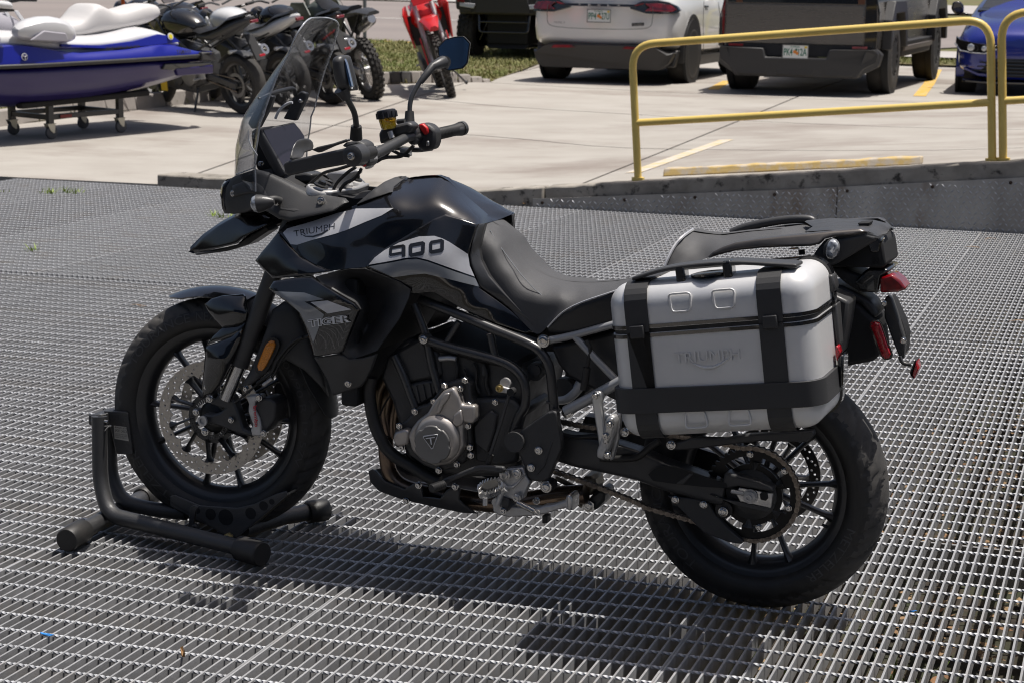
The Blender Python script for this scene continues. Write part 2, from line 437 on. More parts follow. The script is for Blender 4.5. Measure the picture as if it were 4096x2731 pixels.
for i in range(150):
    for j in range(14):
        x = -4.05+i*.040+(j % 2)*.020; z = -.02+j*.034
        if z > zp(x)-.016 or x > 1.8: continue
        sg = 1 if (i+j) % 2 else -1
        rot = Matrix.Rotation(rad(45*sg), 3, 'Y'); v = []
        for a, b, h in ((-.018, 0, 0), (0, -.006, 0), (.018, 0, 0), (0, .006, 0), (-.007, 0, .006), (.007, 0, .006)):
            q = rot @ Vector((a, 0, b)); v.append((x+q.x, 12.9448-h, z+q.z))
        lug.add(v, [(0, 4, 1), (1, 4, 5), (1, 5, 2), (2, 5, 3), (3, 5, 4), (3, 4, 0)])
tag(lug.make('tread_lugs', M_galvrod, wall, 0), kind='stuff')  # brighter steel for the polished lugs, also standing for the light they catch
bolt_m = MB().lathe((0, 0, 0), (0, -1, 0), [(0, .012), (.006, .011), (.008, .006)], 10).mesh('plate_screw', mat('rusty_screw', (.06, .04, .03), .7, .5))
for x in (-4.0, -3.4, -2.9, -2.35, -1.86, -1.3, -.8, -.2): inst(bolt_m, 'plate_screw', wall, (x, 12.944, zp(x)-.03))
st = MB(); stz = lambda x: zlot(x, 13.6)
a, b = lot(1528, 404), lot(2118, 377)
M_stop = mat('parking_stop_paint', (.55, .40, .16), .9, 0, col2=(.50, .44, .36), nscale=11, nfac=(.42, .58), bump=.6, bscale=40)
secs = []
for i in range(26):
    p = a+(b-a)*i/25; z = zlot(p.x, p.y)
    secs.append([(p.x, p.y-.08, z), (p.x, p.y+.08, z), (p.x, p.y+.055, z+.055+random.uniform(-.006, .004)), (p.x, p.y-.055, z+.055+random.uniform(-.006, .004))])
st.loft(secs); tag(st.make('parking_stop', M_stop, None, 40, bevel=.01), 'worn yellow concrete parking stop lying behind the retaining wall', 'parking stop')

# ================================================================ yellow guard rails
M_yrail = mat('yellow_rail_paint', (.78, .585, .17), .42, 0, col2=(.72, .52, .14), nscale=6, rvar=.08, col3=(.09, .045, .02), n3=13, f3=(.74, .80))
def rail(pa, pb, ta, tb, ma, mb_, label, r=.027):
    root = tag(empty('guard_rail', (0, 0, 0)), label, 'guard rail', 'yellow pipe guard rails on the wall')
    m = MB(); m.tube(bend_path([pa, ta, tb, pb], .17, 8), r, 14); m.make('pipe_loop', M_yrail, root, 50)
    m = MB(); m.tube([ma, mb_], r*.95, 14); m.make('mid_rail', M_yrail, root, 50)
    for p in (pa, pb): MB().cyl((p[0], p[1], p[2]-.02), (p[0], p[1], p[2]+.006), r*1.7, 14).make('base_flange', M_yrail, root, 40)
yr = 13.10
P = lambda u, v, y=yr: Vector(on_y(u, v, y))
rail(P(1465.5, 410), P(2279, 367), P(1451, 104), P(2275, 45), P(1462, 283), P(2277, 236), 'longer yellow guard rail, its whole loop standing before the white car and the pickup')
pr = P(2304, 365); tr = P(2300, 33)
rail(pr, pr+Vector((2.3, 0, .22)), tr, tr+Vector((2.3, 0, .22)), P(2302, 233), P(2302, 233)+Vector((2.3, 0, .22)), 'second yellow guard rail cut by the right picture edge before the blue car')

# ================================================================ verge, road, far side
M_turf = mat('turf_soil', (.13, .105, .05), .95, 0, col2=(.10, .12, .03), nscale=1.6, bump=.6, bscale=25, col3=(.17, .13, .075), n3=.9, f3=(.45, .65))
M_asph = mat('asphalt', (.235, .205, .19), .9, 0, col2=(.20, .175, .165), nscale=.5, bump=.3, bscale=30, stretch=(.25, 1, 1))
M_walk = mat('sidewalk_concrete', (.42, .40, .38), .9, 0, col2=(.36, .34, .32), nscale=1.5)
def sheet(name, poly, dz, m, kind='structure', sub=1.2):
    n = len(poly); pts = []
    for i in range(n):
        p, q = Vector(poly[i]), Vector(poly[(i+1) % n]); k = max(1, int((q-p).length/sub/2))
        for j in range(k): pts.append(p+(q-p)*j/k)
    nb = len(pts); xs = [p[0] for p in pts]; ys = [p[1] for p in pts]
    gx = min(xs)
    while gx < max(xs):
        gy = min(ys)
        while gy < max(ys):
            if inside((gx, gy), poly): pts.append(Vector((gx+random.uniform(-.1, .1)*sub, gy+random.uniform(-.1, .1)*sub)))
            gy += sub
        gx += sub
    r = delaunay_2d_cdt([Vector(p) for p in pts], [(i, (i+1) % nb) for i in range(nb)], [], 1, 1e-4)
    mb = MB(); mb.v = [(p.x, p.y, zlot(p.x, p.y)+dz) for p in r[0]]; mb.f = [tuple(f) for f in r[2]]
    return tag(mb.make(name, m, None, 60), kind=kind)
sheet_ = None
def inside(p, poly):
    x, y = p; c = False; n = len(poly); j = n-1
    for i in range(n):
        if (poly[i][1] > y) != (poly[j][1] > y) and x < (poly[j][0]-poly[i][0])*(y-poly[i][1])/(poly[j][1]-poly[i][1])+poly[i][0]: c = not c
        j = i
    return c
sheet('terrain', [(-60, 31.05), (60, 31.05), (120, 300), (-120, 300)], -.012, M_turf, sub=9)
sheet('terrain', [(-60, 12), (-12.7, 12), (-12.7, 31.05), (-60, 31.05)], -.012, M_turf, sub=5)
kerb_line = [(-10.95, 12.0), (-10.62, 16.3), (-10.22, 19.0), (-9.75, 21.4), (-9.27, 22.85), (-8.75, 23.4), (-8.12, 23.9)]
verge = kerb_line+[(-8.5, 26), (-9.1, 29.6), (-9.6, 33.0), (-14, 33.9), (-44, 36), (-44, 12)]
sheet('verge', verge, .012, M_turf)
sheet('road', [(-45, 36.1), (-14, 34.0), (-6, 32.6), (-2, 40), (-6, 56), (-45, 60)], .012, M_asph, sub=2.5)
sheet('pavement', [(-45, 60.2), (-6, 56.2), (4, 58), (4, 64), (-45, 68)], .05, M_walk, sub=3)
M_kerb = mat('kerb_concrete', (.36, .33, .30), .9, 0, col2=(.27, .245, .225), nscale=4, bump=.3, bscale=40)
M_kerbd = mat('dark_kerb_patch', (.05, .05, .05), .85, 0, col2=(.09, .085, .08), nscale=6)
kerb = tag(empty('kerb', (0, 0, 0)), kind='structure')
kp = smooth_path([(x, y, 0) for x, y in kerb_line], 5)
for i in range(len(kp)-1):
    a, b = kp[i], kp[i+1]; d = (b-a).normalized(); s = Vector((-d.y, d.x, 0))
    a2, b2 = a+d*.006, b-d*.006; secs = []
    for p in (a2, b2):
        z = zlot(p.x, p.y); h = .15 if i < len(kp)-5 else .15*(len(kp)-1-i+.3)/5
        secs.append([tuple(p-s*.02+Vector((0, 0, z-.02))), tuple(p+s*.16+Vector((0, 0, z-.02))), tuple(p+s*.16+Vector((0, 0, z+h))), tuple(p+s*.02+Vector((0, 0, z+h)))])
    MB().loft(secs).make('kerb_stone', M_kerbd if i in (14, 15, 21, 22) else M_kerb, kerb, 30, bevel=.012)
ground_strip('road_edge_line', (-44, 36.4, 0), (-7, 33.1, 0), .22, M_ypaint, .02)
M_wpaint = mat('white_road_paint', (.62, .60, .57), .8)
q = lot(1085, 50); ground_strip('lane_line', q+Vector((-3.4, .35, 0)), q, .16, M_wpaint, .02)
# right hand side: strip of grass, pavement, rising grass field
sheet('verge', [(-4.6, 31.05), (6, 31.05), (6, 32.5), (-4.6, 32.5)], .03, M_turf)
sheet('pavement', [(-5, 32.52), (7, 32.52), (7, 34.6), (-5, 34.6)], .07, M_walk)
sheet('verge', [(-1.9, 34.62), (9, 34.62), (14, 41), (-1.9, 41)], .05, M_turf)
sheet('footpath', [(-2, 41.02), (14, 41.02), (15, 42.2), (-2, 42.2)], .06, M_walk)
sheet('field', [(-2, 42.22), (16, 42.22), (40, 110), (-2, 110)], .06, M_turf, sub=4)
M_grass = mat('verge_grass', (.15, .19, .04), .7, 0, col2=(.27, .25, .10), nscale=1.1, nfac=(.36, .6))
sp = []
while len(sp) < 15000:
    x = random.uniform(-15, -8); y = random.uniform(15.5, 34.5)
    if inside((x, y), verge): sp.append((x, y, zlot(x, y)+.005))
for _ in range(1200): x = random.uniform(-4.6, 2); y = random.uniform(31.1, 32.45); sp.append((x, y, zlot(x, y)+.02))
for _ in range(4500): x = random.uniform(-1.9, 3); y = random.uniform(34.7, 41); sp.append((x, y, zlot(x, y)+.04))
for _ in range(4500): x = random.uniform(-1.9, 3); y = random.uniform(42.4, 62); sp.append((x, y, zlot(x, y)+.04))
tag(blades(sp, .03, .075, .007).make('grass', M_grass, None, 0), kind='stuff')
# slim pole at the road and the slanting yellow guy-wire guard
M_pole = mat('grey_pole', (.25, .26, .28), .5, .6)
p = lot(838, 100); pole = tag(MB().cyl(p, p+Vector((-.02, 0, 3.2)), .035, 12).make('sign_post', M_pole, None, 40), 'slim grey metal post at the road edge behind the dark trail bike', 'post')
p = lot(2140, 121)-Vector((0, 0, .03)); e = Vector(on_y(2186, -60, p.y+.5))
M_guy = mat('guy_guard_plastic', (.62, .52, .02), .4)
gw = tag(empty('guy_wire_guard', (0, 0, 0)), 'slanting bright yellow guy wire guard rising from grass behind the pickup', 'guy wire guard')
MB().tube([p+(e-p)*.05, p+(e-p)*.3, p+(e-p)*1.0], .045, 12).make('guard_sleeve', M_guy, gw, 40); MB().tube([p, p+(e-p)*1.3], .008, 6).make('steel_wire', M_pole, gw)

# building behind the camera (seen in the mirror)
M_bluew = mat('blue_cladding', (.012, .05, .12), .45, .1, col2=(.017, .07, .175), nscale=2)
M_door = mat('blue_shutter', (.03, .08, .15), .4, .1)
bld = tag(empty('blue_building', (0, 0, 0)), 'blue metal clad building reflected in the motorcycle mirror', 'building')
by = -3.2
MB().box((-2, by-2, 1.7), (18, 4, 4.0)).make('wall', M_bluew, bld, 0)
for i in range(44): MB().box((-10.6+i*.4, by+.02, 1.7), (.05, .04, 3.9)).make('wall_rib', M_bluew, bld, 0)
sh = MB().box((.6, by+.05, 1.1), (2.6, .06, 2.8)).make('shutter_door', M_door, bld, 0)
MB().box((.6, by+.09, 2.58), (2.9, .1, .16)).make('lintel', mat('brown_lintel', (.07, .04, .03), .6), bld, 0)
MB().box((-2, by+.3, 3.75), (18.4, .7, .12)).make('eave', M_pole, bld, 0)
MB().box((-2, by+1.5, -.42), (18, 3, .05)).make('doorstep', M_walk, bld, 0)
# ================================================================ the motorcycle in the chock
BYAW = rad(-2.5); BO = Vector((-2.4106, 4.781, 0.0))
bike = tag(empty('motorcycle', BO, BYAW), 'black adventure motorcycle with a silver side case, front wheel held in the chock', 'motorcycle')
bX = np.array([math.cos(BYAW), math.sin(BYAW), 0]); bY = np.array([-math.sin(BYAW), math.cos(BYAW), 0]); bO = np.array(BO)
def to_local(P): d = P-bO; return Vector((d@bX, d@bY, d[2]))
CL = to_local(CC)
def B(u, v, L):
    """photo point (2352 wide) at L metres left of the bike's middle plane"""
    d = ray(u, v); t = ((bO-L*bY-CC)@bY)/(d@bY); return to_local(CC+d*t)
CROP = {'A1': (0, 0, 2.1382), 'A2': (500, 0, 1.68), 'A5': (700, 50, 1.7423), 'A6': (850, 650, 1.7423), 'A7': (150, 1000, 1.20615),
        'A8': (1350, 1150, 1.5683), 'B1': (2300, 850, 1.5679), 'B2': (2400, 1600, 1.7423), 'B3': (3000, 800, 1.7418), 'B7': (1800, 1700, 3.1357),
        'B8': (1400, 50, 2.24), 'C1': (420, 1080, 1.5073), 'C2': (2540, 1500, 1.6679), 'D': (0, 0, 1/K4), 'R4': (0, 650, 2.352)}
def px(c, x, y): a, b, s = CROP[c]; return ((a+x/s)/K4, (b+y/s)/K4)
def q(c, x, y, L): return B(*px(c, x, y), L)
def qq(c, L, pts): return [q(c, p[0], p[1], p[2] if len(p) > 2 else L) for p in pts]
def pp(c, L, pts): return [(*px(c, p[0], p[1]), p[2] if len(p) > 2 else L) for p in pts]
PXM = 960.0  # photo pixels (2352) per metre at the bike

M_gloss = mat('gloss_black_paint', (.006, .006, .007), .22, 0, coat=1.0, coatr=.02)
M_satin = mat('satin_black_plastic', (.050, .050, .051), .40, 0, bump=.12, bscale=500, rvar=.06, nscale=30)
M_matt = mat('matt_black_plastic', (.044, .044, .045), .5, 0, bump=.2, bscale=420, rvar=.06, nscale=20)
M_rub = mat('tyre_rubber', (.016, .016, .016), .5, 0, col2=(.030, .028, .026), nscale=12, bump=.1, bscale=300)
M_rubd = mat('dusty_tread', (.045, .043, .041), .7, 0, col2=(.095, .088, .08), nscale=9, nfac=(.4, .7))
M_letter = mat('tyre_letters', (.060, .060, .061), .6)
M_frame = mat('black_frame_paint', (.040, .040, .041), .32, 0, coat=.4, coatr=.2, rvar=.05, nscale=40)
M_rim = mat('black_rim_paint', (.028, .028, .029), .34, 0, coat=.3, coatr=.15)
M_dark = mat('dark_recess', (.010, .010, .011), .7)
M_eng = mat('engine_black', (.052, .052, .052), .42, .1, bump=.15, bscale=300, rvar=.08, nscale=20)
M_brz = mat('bronze_grey_cover', (.46, .43, .40), .36, .65, col2=(.40, .37, .345), nscale=30, rvar=.06, bump=.08, bscale=500)
M_gun = mat('gunmetal_cap', (.19, .187, .182), .4, .5, bump=.08, bscale=500)
M_alu = mat('brushed_aluminium', (.62, .61, .59), .3, .9, rvar=.08, nscale=30, col2=(.5, .49, .48))
M_cast = mat('cast_aluminium', (.58, .575, .57), .42, .6, col2=(.48, .475, .47), nscale=40, bump=.15, bscale=300)
M_chrome = mat('bolt_steel', (.68, .67, .65), .22, 1.0, col2=(.5, .48, .46), nscale=200)
M_disc = mat('brake_disc_steel', (.53, .49, .435), .34, .7, col2=(.46, .425, .375), nscale=8, stretch=(30, 30, 30), rvar=.06)
M_chain = mat('chain_steel', (.36, .31, .26), .38, .8, col2=(.20, .165, .135), nscale=60, rvar=.1)
M_copper = mat('heated_exhaust', (.23, .165, .12), .3, .9, col2=(.12, .09, .075), nscale=7, rvar=.08, col3=(.34, .26, .16), n3=4)
M_case = mat('silver_case_aluminium', (.80, .80, .795), .34, .3, col2=(.70, .70, .695), nscale=3, rvar=.03, bump=.06, bscale=900, coat=.15, coatr=.35)
M_band = mat('black_case_band', (.036, .036, .037), .5, 0, bump=.15, bscale=900)
M_seat = mat('seat_vinyl', (.066, .066, .068), .6, 0, bump=.3, bscale=1100, rvar=.05, nscale=60)
M_seats = mat('smooth_seat_vinyl', (.020, .020, .021), .38, 0, bump=.08, bscale=200)
M_titan = mat('satin_bronze_plastic', (.105, .095, .088), .34, .5, coat=.2, coatr=.2)
M_amber = mat('amber_reflector', (.85, .30, .02), .25, 0, col2=(.62, .19, .01), nscale=320, coat=.6, detail=1)
M_red = mat('red_lens', (.30, .003, .006), .12, 0, coat=1, col2=(.13, .002, .004), nscale=40, detail=2)
M_redr = mat('red_reflector', (.55, .008, .02), .25, 0, col2=(.25, .004, .01), nscale=300, coat=.6, detail=1)
M_clear = mat('clear_lens', (.62, .64, .66), .1, .3, col2=(.28, .29, .31), nscale=120, coat=1, detail=1)
M_sub = mat('grey_subframe_paint', (.40, .405, .41), .4, .35)
M_grey1 = mat('silver_graphic', (.60, .60, .615), .3, .2, coat=.8)
M_grey2 = mat('dark_silver_graphic', (.25, .262, .275), .3, .2, coat=.8)
M_blackp = mat('black_graphic', (.010, .010, .011), .3, 0, coat=.8)
M_white = mat('white_print', (.75, .75, .75), .5)
M_redp = mat('red_print', (.60, .03, .05), .5)
M_screen = mat('display_glass', (.016, .014, .022), .18, 0, coat=.6, coatr=.1)
M_mirror = mat('mirror_glass', (.80, .82, .85), .015, 1.0)
M_redsw = mat('red_switch', (.62, .02, .02), .4)
M_fluid = mat('brake_fluid', (.62, .36, .02), .08, 0, coat=.5, trans=.75, ior=1.4)
def glassmat(name, tint, edge):
    m = bpy.data.materials.new(name); m.use_nodes = True; nt = m.node_tree; nt.nodes.clear()
    t = nt.nodes.new('ShaderNodeBsdfTransparent'); t.inputs[0].default_value = (*tint, 1)
    g = nt.nodes.new('ShaderNodeBsdfGlossy'); g.inputs['Roughness'].default_value = .02
    lw = nt.nodes.new('ShaderNodeLayerWeight'); lw.inputs[0].default_value = .5
    pw = nt.nodes.new('ShaderNodeMath'); pw.operation = 'POWER'; pw.inputs[1].default_value = 3.2; nt.links.new(lw.outputs[1], pw.inputs[0])
    fr = nt.nodes.new('ShaderNodeMath'); fr.operation = 'MULTIPLY_ADD'; fr.inputs[1].default_value = .8; fr.inputs[2].default_value = .035; nt.links.new(pw.outputs[0], fr.inputs[0])
    mx = nt.nodes.new('ShaderNodeMixShader'); o = nt.nodes.new('ShaderNodeOutputMaterial')
    nt.links.new(fr.outputs[0], mx.inputs[0]); nt.links.new(t.outputs[0], mx.inputs[1]); nt.links.new(g.outputs[0], mx.inputs[2]); nt.links.new(mx.outputs[0], o.inputs[0]); return m
M_wind = glassmat('windscreen_acrylic', (.84, .85, .87), .1)
M_winde = mat('polished_acrylic_edge', (.75, .78, .82), .1, 0, coat=1, trans=.5)

# ---- generic left-hand body panel drawn at its real depth
def tps(P, Y):
    P = np.asarray(P, float); n = len(P); sc = P.std(0).max()+1e-9; mu = P.mean(0); X = (P-mu)/sc
    r2 = ((X[:, None]-X[None])**2).sum(-1); K = np.where(r2 > 0, r2*np.log(r2+1e-12), 0)+np.eye(n)*4e-3
    A = np.zeros((n+3, n+3)); A[:n, :n] = K; A[:n, n] = 1; A[:n, n+1:] = X; A[n, :n] = 1; A[n+1:, :n] = X.T
    w = np.linalg.solve(A, np.r_[np.asarray(Y, float), 0, 0, 0])
    def f(Z):
        Z = (np.asarray(Z, float)-mu)/sc; r2 = ((Z[:, None]-X[None])**2).sum(-1); K = np.where(r2 > 0, r2*np.log(r2+1e-12), 0)
        return K@w[:n]+w[n]+Z@w[n+1:]
    return f
def densify(pts, step, smooth=False):
    n = len(pts); out = []
    for i in range(n):
        a, b = np.array(pts[i], float), np.array(pts[(i+1) % n], float)
        k = max(1, int(math.hypot(*(b-a)[:2])/step+.5))
        if smooth:
            z = np.array(pts[i-1], float); c = np.array(pts[(i+2) % n], float)
        for j in range(k):
            t = j/k
            if smooth: out.append(tuple(.5*((2*a)+(b-z)*t+(2*z-5*a+4*b-c)*t*t+(3*a-z-3*b+c)*t**3)))
            else: out.append(tuple(a+(b-a)*t))
    return out
def in_poly(X, poly):
    c = np.zeros(len(X), bool); n = len(poly); j = n-1; x, y = X[:, 0], X[:, 1]
    for i in range(n):
        xi, yi = poly[i][:2]; xj, yj = poly[j][:2]
        if yi != yj: c ^= ((yi > y) != (yj > y)) & (x < (xj-xi)*(y-yi)/(yj-yi)+xi)
        j = i
    return c
def bdist(X, poly):
    d = np.full(len(X), 1e9); n = len(poly)
    for i in range(n):
        a = np.array(poly[i][:2]); b = np.array(poly[(i+1) % n][:2]); e = b-a; L = e@e+1e-12
        t = np.clip(((X-a)@e)/L, 0, 1); d = np.minimum(d, np.hypot(*(X-a-t[:, None]*e).T))
    return d
def cdt_px(pts, step, rings=()):
    """outline px list -> (points Nx2, faces, n boundary)"""
    nb = len(pts); P = np.array([p[:2] for p in pts]); mn, mx = P.min(0), P.max(0); G = []
    r = 0; y = mn[1]
    while y < mx[1]:
        x = mn[0]+(step/2 if r % 2 else 0)
        while x < mx[0]: G.append((x, y)); x += step
        y += step*.866; r += 1
    G = np.array(G) if G else np.zeros((0, 2))
    lim = max([step*.45]+[d+step*.5 for d in rings])
    if len(G): k = in_poly(G, pts) & (bdist(G, pts) > lim); G = G[k]
    if rings:
        ar = .5*sum(P[i-1][0]*P[i][1]-P[i][0]*P[i-1][1] for i in range(nb)); sg = 1 if ar > 0 else -1; prev = None
        for d in rings:
            T = np.roll(P, -1, 0)-np.roll(P, 1, 0); T /= np.hypot(*T.T)[:, None]+1e-9; N = np.stack([-T[:, 1], T[:, 0]], 1)*sg; Q = P+N*d
            k = in_poly(Q, pts) & (bdist(Q, pts) > d*.93); Q = Q[k]
            sel = []
            for p in Q:
                if not sel or min(math.hypot(p[0]-s[0], p[1]-s[1]) for s in sel[-6:]+sel[:2]) > max(.8, step*.35): sel.append(p)
            if sel: G = np.concatenate([G, np.array(sel)])
    A = [Vector(p) for p in P]+[Vector(p) for p in G]
    r = delaunay_2d_cdt(A, [(i, (i+1) % nb) for i in range(nb)], [], 1, 1e-5)
    return np.array([p[:] for p in r[0]]), [tuple(f) for f in r[2]]
class Panel: pass
def panel(pts, ctrl=(), step=7.0, thick=.006, puff=0.0, w=10.0, smooth=False, mirror=False, back=True):
    bd = densify(pts, step, smooth); V, F = cdt_px(bd, step, (w*.06, w*.25, w*.6, w*1.0) if puff else ())
    k = max(1, len(bd)//90); C = [(p[0], p[1], p[2]) for p in bd[::k]]+list(ctrl)
    f = tps([c[:2] for c in C], [c[2] for c in C]); Y = f(V)
    if puff:
        t = np.clip(bdist(V, bd)/w, 0, 1); Y = Y+puff*np.sqrt(np.clip(1-(1-t)**2, 0, 1))
    pr = Panel(); mb = MB(); v = [B(V[i, 0], V[i, 1], Y[i]) for i in range(len(V))]
    mb.v = [tuple(p) for p in v]; mb.f = list(F); pr.bvh = BVHTree.FromPolygons([Vector(p) for p in v], F)
    if back:
        n = len(v); cnt = {}
        for fa in F:
            for i in range(len(fa)):
                e = (fa[i], fa[(i+1) % len(fa)]); cnt[tuple(sorted(e))] = cnt.get(tuple(sorted(e)), [])+[e]
        mb.v += [(p[0], p[1]+thick, p[2]) for p in mb.v[:n]]; mb.f += [tuple(i+n for i in reversed(fa)) for fa in F]
        for k_, es in cnt.items():
            if len(es) == 1: a, b = es[0]; mb.f.append((b, a, a+n, b+n))
    pr.mir = mirror; pr.mb = mb; pr.f = f; return pr
def onto(bvh, u, v, off):
    P = B(u, v, 0.3); d = (P-CL).normalized()
    if not isinstance(bvh, (list, tuple)): bvh = [bvh]
    best = None
    for b in bvh:
        h = b.ray_cast(CL, d)
        if h[0] is not None and (best is None or h[3] < best): best = h[3]
    if best is None:
        nr = bvh[0].find_nearest(CL+d*((P-CL).length)); 
        best = (nr[0]-CL).dot(d)
    return CL+d*(best-off)
def decal(name, pts, bvh, m, parent, off=.0016, step=6.0, smooth=False):
    bd = densify([(p[0], p[1], 0) for p in pts], step, smooth); V, F = cdt_px(bd, step)
    mb = MB(); mb.v = [tuple(onto(bvh, p[0], p[1], off)) for p in V]; mb.f = F; return mb.make(name, m, parent, 50)
def text_decal(name, body, quad, bvh, m, parent, off=.0022, bold=0.0, raise_=0.0):
    """quad: px of bottom-left, bottom-right, top-left, top-right"""
    V, F = text_mesh(body, 0.0, bold); bl, br, tl, tr = [np.array(p[:2], float) for p in quad]; mb = MB()
    for x, y, z in V:
        p = (bl*(1-x)+br*x)*(1-y)+(tl*(1-x)+tr*x)*y; mb.v.append(tuple(onto(bvh, p[0], p[1], off)))
    mb.f = list(F)
    if raise_:
        n = len(mb.v); mb.v += [tuple(onto(bvh, *0*[0], 0, 0, 0)) for _ in []]
    return mb.make(name, m, parent, 0)
def plate(pts, thick, L=None):
    """flat prism: outline local points, extruded away from the camera side"""
    return MB().prism(pts, (0, thick, 0))

# ---- bolts: shared meshes, one object each
def bolt_mesh(m, r, hexa=True):
    b = MB(); b.lathe((0, 0, 0), (0, -1, 0), [(-.004, r*1.25), (.0015, r*1.25), (.002, r*.98), (.006, r*.92), (.007, r*.78), (.007, r*.45), (.004, r*.38)], 6 if hexa else 14); return b.mesh('bolt', m, 40)
BM = {}
def bolt(c, x, y, L, r=.006, m=None, parent=None, hexa=False):
    m = m or M_chrome; key = (m.name, round(r, 4), hexa)
    if key not in BM: BM[key] = bolt_mesh(m, r, hexa)
    return inst(BM[key], 'bolt', parent or bike, q(c, x, y, L))

# ---------------------------------------------------------------- wheels
AF = Vector((0, 0, .345)); AR = Vector((1.556, 0, .310))
def tyre_mesh(R, W, rim_r, seed, nseg=300, slant=1.0, gang=.35):
    prof = []; hw = W/2; K = 30
    for i in range(K+1):
        t = -1+2*i/K; a = t*rad(118)
        y = hw*math.sin(a)*(1.0 if abs(t) < .8 else 1.0); z = math.cos(a)
        h = R-rim_r
        rr = rim_r+h*(.5+.5*((z+.47)/1.47*2-1)) if False else R-(1-z)*h/1.47
        if abs(a) > rad(90): y = math.copysign(hw*(1-.35*((abs(a)-rad(90))/rad(28))**2), t)
        prof.append((y, rr))
    v = []; G_ = []; rnd = random.Random(seed)
    n = len(prof)
    for s in range(nseg):
        th = 2*math.pi*s/nseg
        for i, (y, r) in enumerate(prof):
            g = 0.0; t = y/hw
            if r > R-.042:
                ph = (th/(2*math.pi)*22+abs(t)*slant*.9+(.5 if t > 0 else 0)) % 1.0
                if .18 < abs(t) < .93 and ph < .13: g = .0065
                ph2 = (th/(2*math.pi)*22+abs(t)*slant*.9+.45+(.5 if t > 0 else 0)) % 1.0
                if .55 < abs(t) < .9 and ph2 < .11: g = .006
            G_.append(g); v.append(((r-g)*math.cos(th), y, (r-g)*math.sin(th)))
    f = []
    for s in range(nseg):
        s2 = (s+1) % nseg
        for i in range(n-1): f.append((s*n+i, s*n+i+1, s2*n+i+1, s2*n+i))
    mb = MB(); mb.v = v; mb.f = f; me = mb.mesh('tyre', M_rub, 40)
    me.materials.append(M_rubd); me.materials.append(M_dark)
    for p in me.polygons:
        c = p.center; r = math.hypot(c.x, c.z)
        p.material_index = 2 if all(G_[i] > 0 for i in p.vertices) else (1 if r > R-.034 else 0)  # groove faces take the dark material, their shade put into the colour
    return me
def ring_prof(mb, prof, n=96):
    k = len(prof); v = []; f = []
    for s in range(n):
        th = 2*math.pi*s/n
        for y, r in prof: v.append((r*math.cos(th), y, r*math.sin(th)))
    for s in range(n):
        s2 = (s+1) % n
        for i in range(k): f.append((s*k+i, s*k+(i+1) % k, s2*k+(i+1) % k, s2*k+i))
    return mb.add(v, f)
def rim_mb(rf, hw):
    mb = MB()
    ring_prof(mb, [(-hw, rf), (-hw+.004, rf+.004), (-hw+.012, rf-.006), (-hw+.018, rf-.018), (-hw*.35, rf-.030), (hw*.35, rf-.030), (hw-.018, rf-.018), (hw-.012, rf-.006), (hw-.004, rf+.004), (hw, rf),
                  (hw-.003, rf-.012), (hw-.010, rf-.026), (hw*.3, rf-.041), (-hw*.3, rf-.041), (-hw+.010, rf-.026), (-hw+.003, rf-.012)])
    return mb
def disc_mb(ro, ri, y0, th, holes, lobes=0):
    mb = MB(); outer = []; N = 180
    for i in range(N): a = 2*math.pi*i/N; outer.append((ro*math.cos(a), ro*math.sin(a)))
    inner = []
    for i in range(N):
        a = 2*math.pi*i/N; r = ri-(.012*max(0, math.cos(lobes*a))**6 if lobes else 0); inner.append((r*math.cos(a), r*math.sin(a)))
    rings = [outer, inner]+[[(cx+hr*math.cos(2*math.pi*j/8), cz+hr*math.sin(2*math.pi*j/8)) for j in range(8)] for cx, cz, hr in holes]
    V = []; E = []
    for rg in rings:
        o = len(V); V += [Vector(p) for p in rg]; E += [(o+i, o+(i+1) % len(rg)) for i in range(len(rg))]
    r = delaunay_2d_cdt(V, E, [], 5 if False else 1, 1e-6); P = [p[:] for p in r[0]]; F = []
    for f in r[2]:
        c = np.mean([P[i] for i in f], 0)
        if math.hypot(*c) < ri-.0125 and not lobes: continue
        if not lobes and math.hypot(*c) < ri-1e-5: continue
        if lobes:
            a = math.atan2(c[1], c[0])
            if math.hypot(*c) < ri-.012*max(0, math.cos(lobes*a))**6-1e-5: continue
        if any((c[0]-x)**2+(c[1]-z)**2 < (hr*.97)**2 for x, z, hr in holes): continue
        F.append(tuple(f))
    n = len(P); mb.v = [(p[0], y0, p[1]) for p in P]+[(p[0], y0+th, p[1]) for p in P]
    mb.f = list(F)+[tuple(i+n for i in reversed(f)) for f in F]; cnt = {}
    for f in F:
        for i in range(len(f)):
            e = (f[i], f[(i+1) % len(f)]); k = tuple(sorted(e)); cnt[k] = None if k in cnt else e
    for e in cnt.values():
        if e: mb.f.append((e[1], e[0], e[0]+n, e[1]+n))
    return mb
def ring_text(body, r0, r1, a0, a1, y, m, parent, name, bold=.0):
    V, F = text_mesh(body, 0, bold); mb = MB()
    for x, yy, z in V:
        a = a0+(a1-a0)*x; r = r0+(r1-r0)*yy; mb.v.append((r*math.cos(a), y(r), r*math.sin(a)))
    mb.f = list(F); return mb.make(name, m, parent, 0)
def spoke(mb, a, r0, r1, w0, w1, y0, y1, a2=None):
    a2 = a if a2 is None else a2
    p = Vector((r0*math.cos(a), y0, r0*math.sin(a))); e = Vector((r1*math.cos(a2), y1, r1*math.sin(a2)))
    d = (e-p).normalized(); t = Vector((-d.z, 0, d.x)); secs = []
    for k in range(7):
        s = k/6; c = p+(e-p)*s; w = w0+(w1-w0)*s+.010*max(0, s-.82)/.18; h = .020+.008*abs(s-.5)
        secs.append([c+t*(w*math.cos(b))+Vector((0, h*math.sin(b)*.75, 0)) for b in [2*math.pi*j/8 for j in range(8)]])
    return mb.loft(secs)
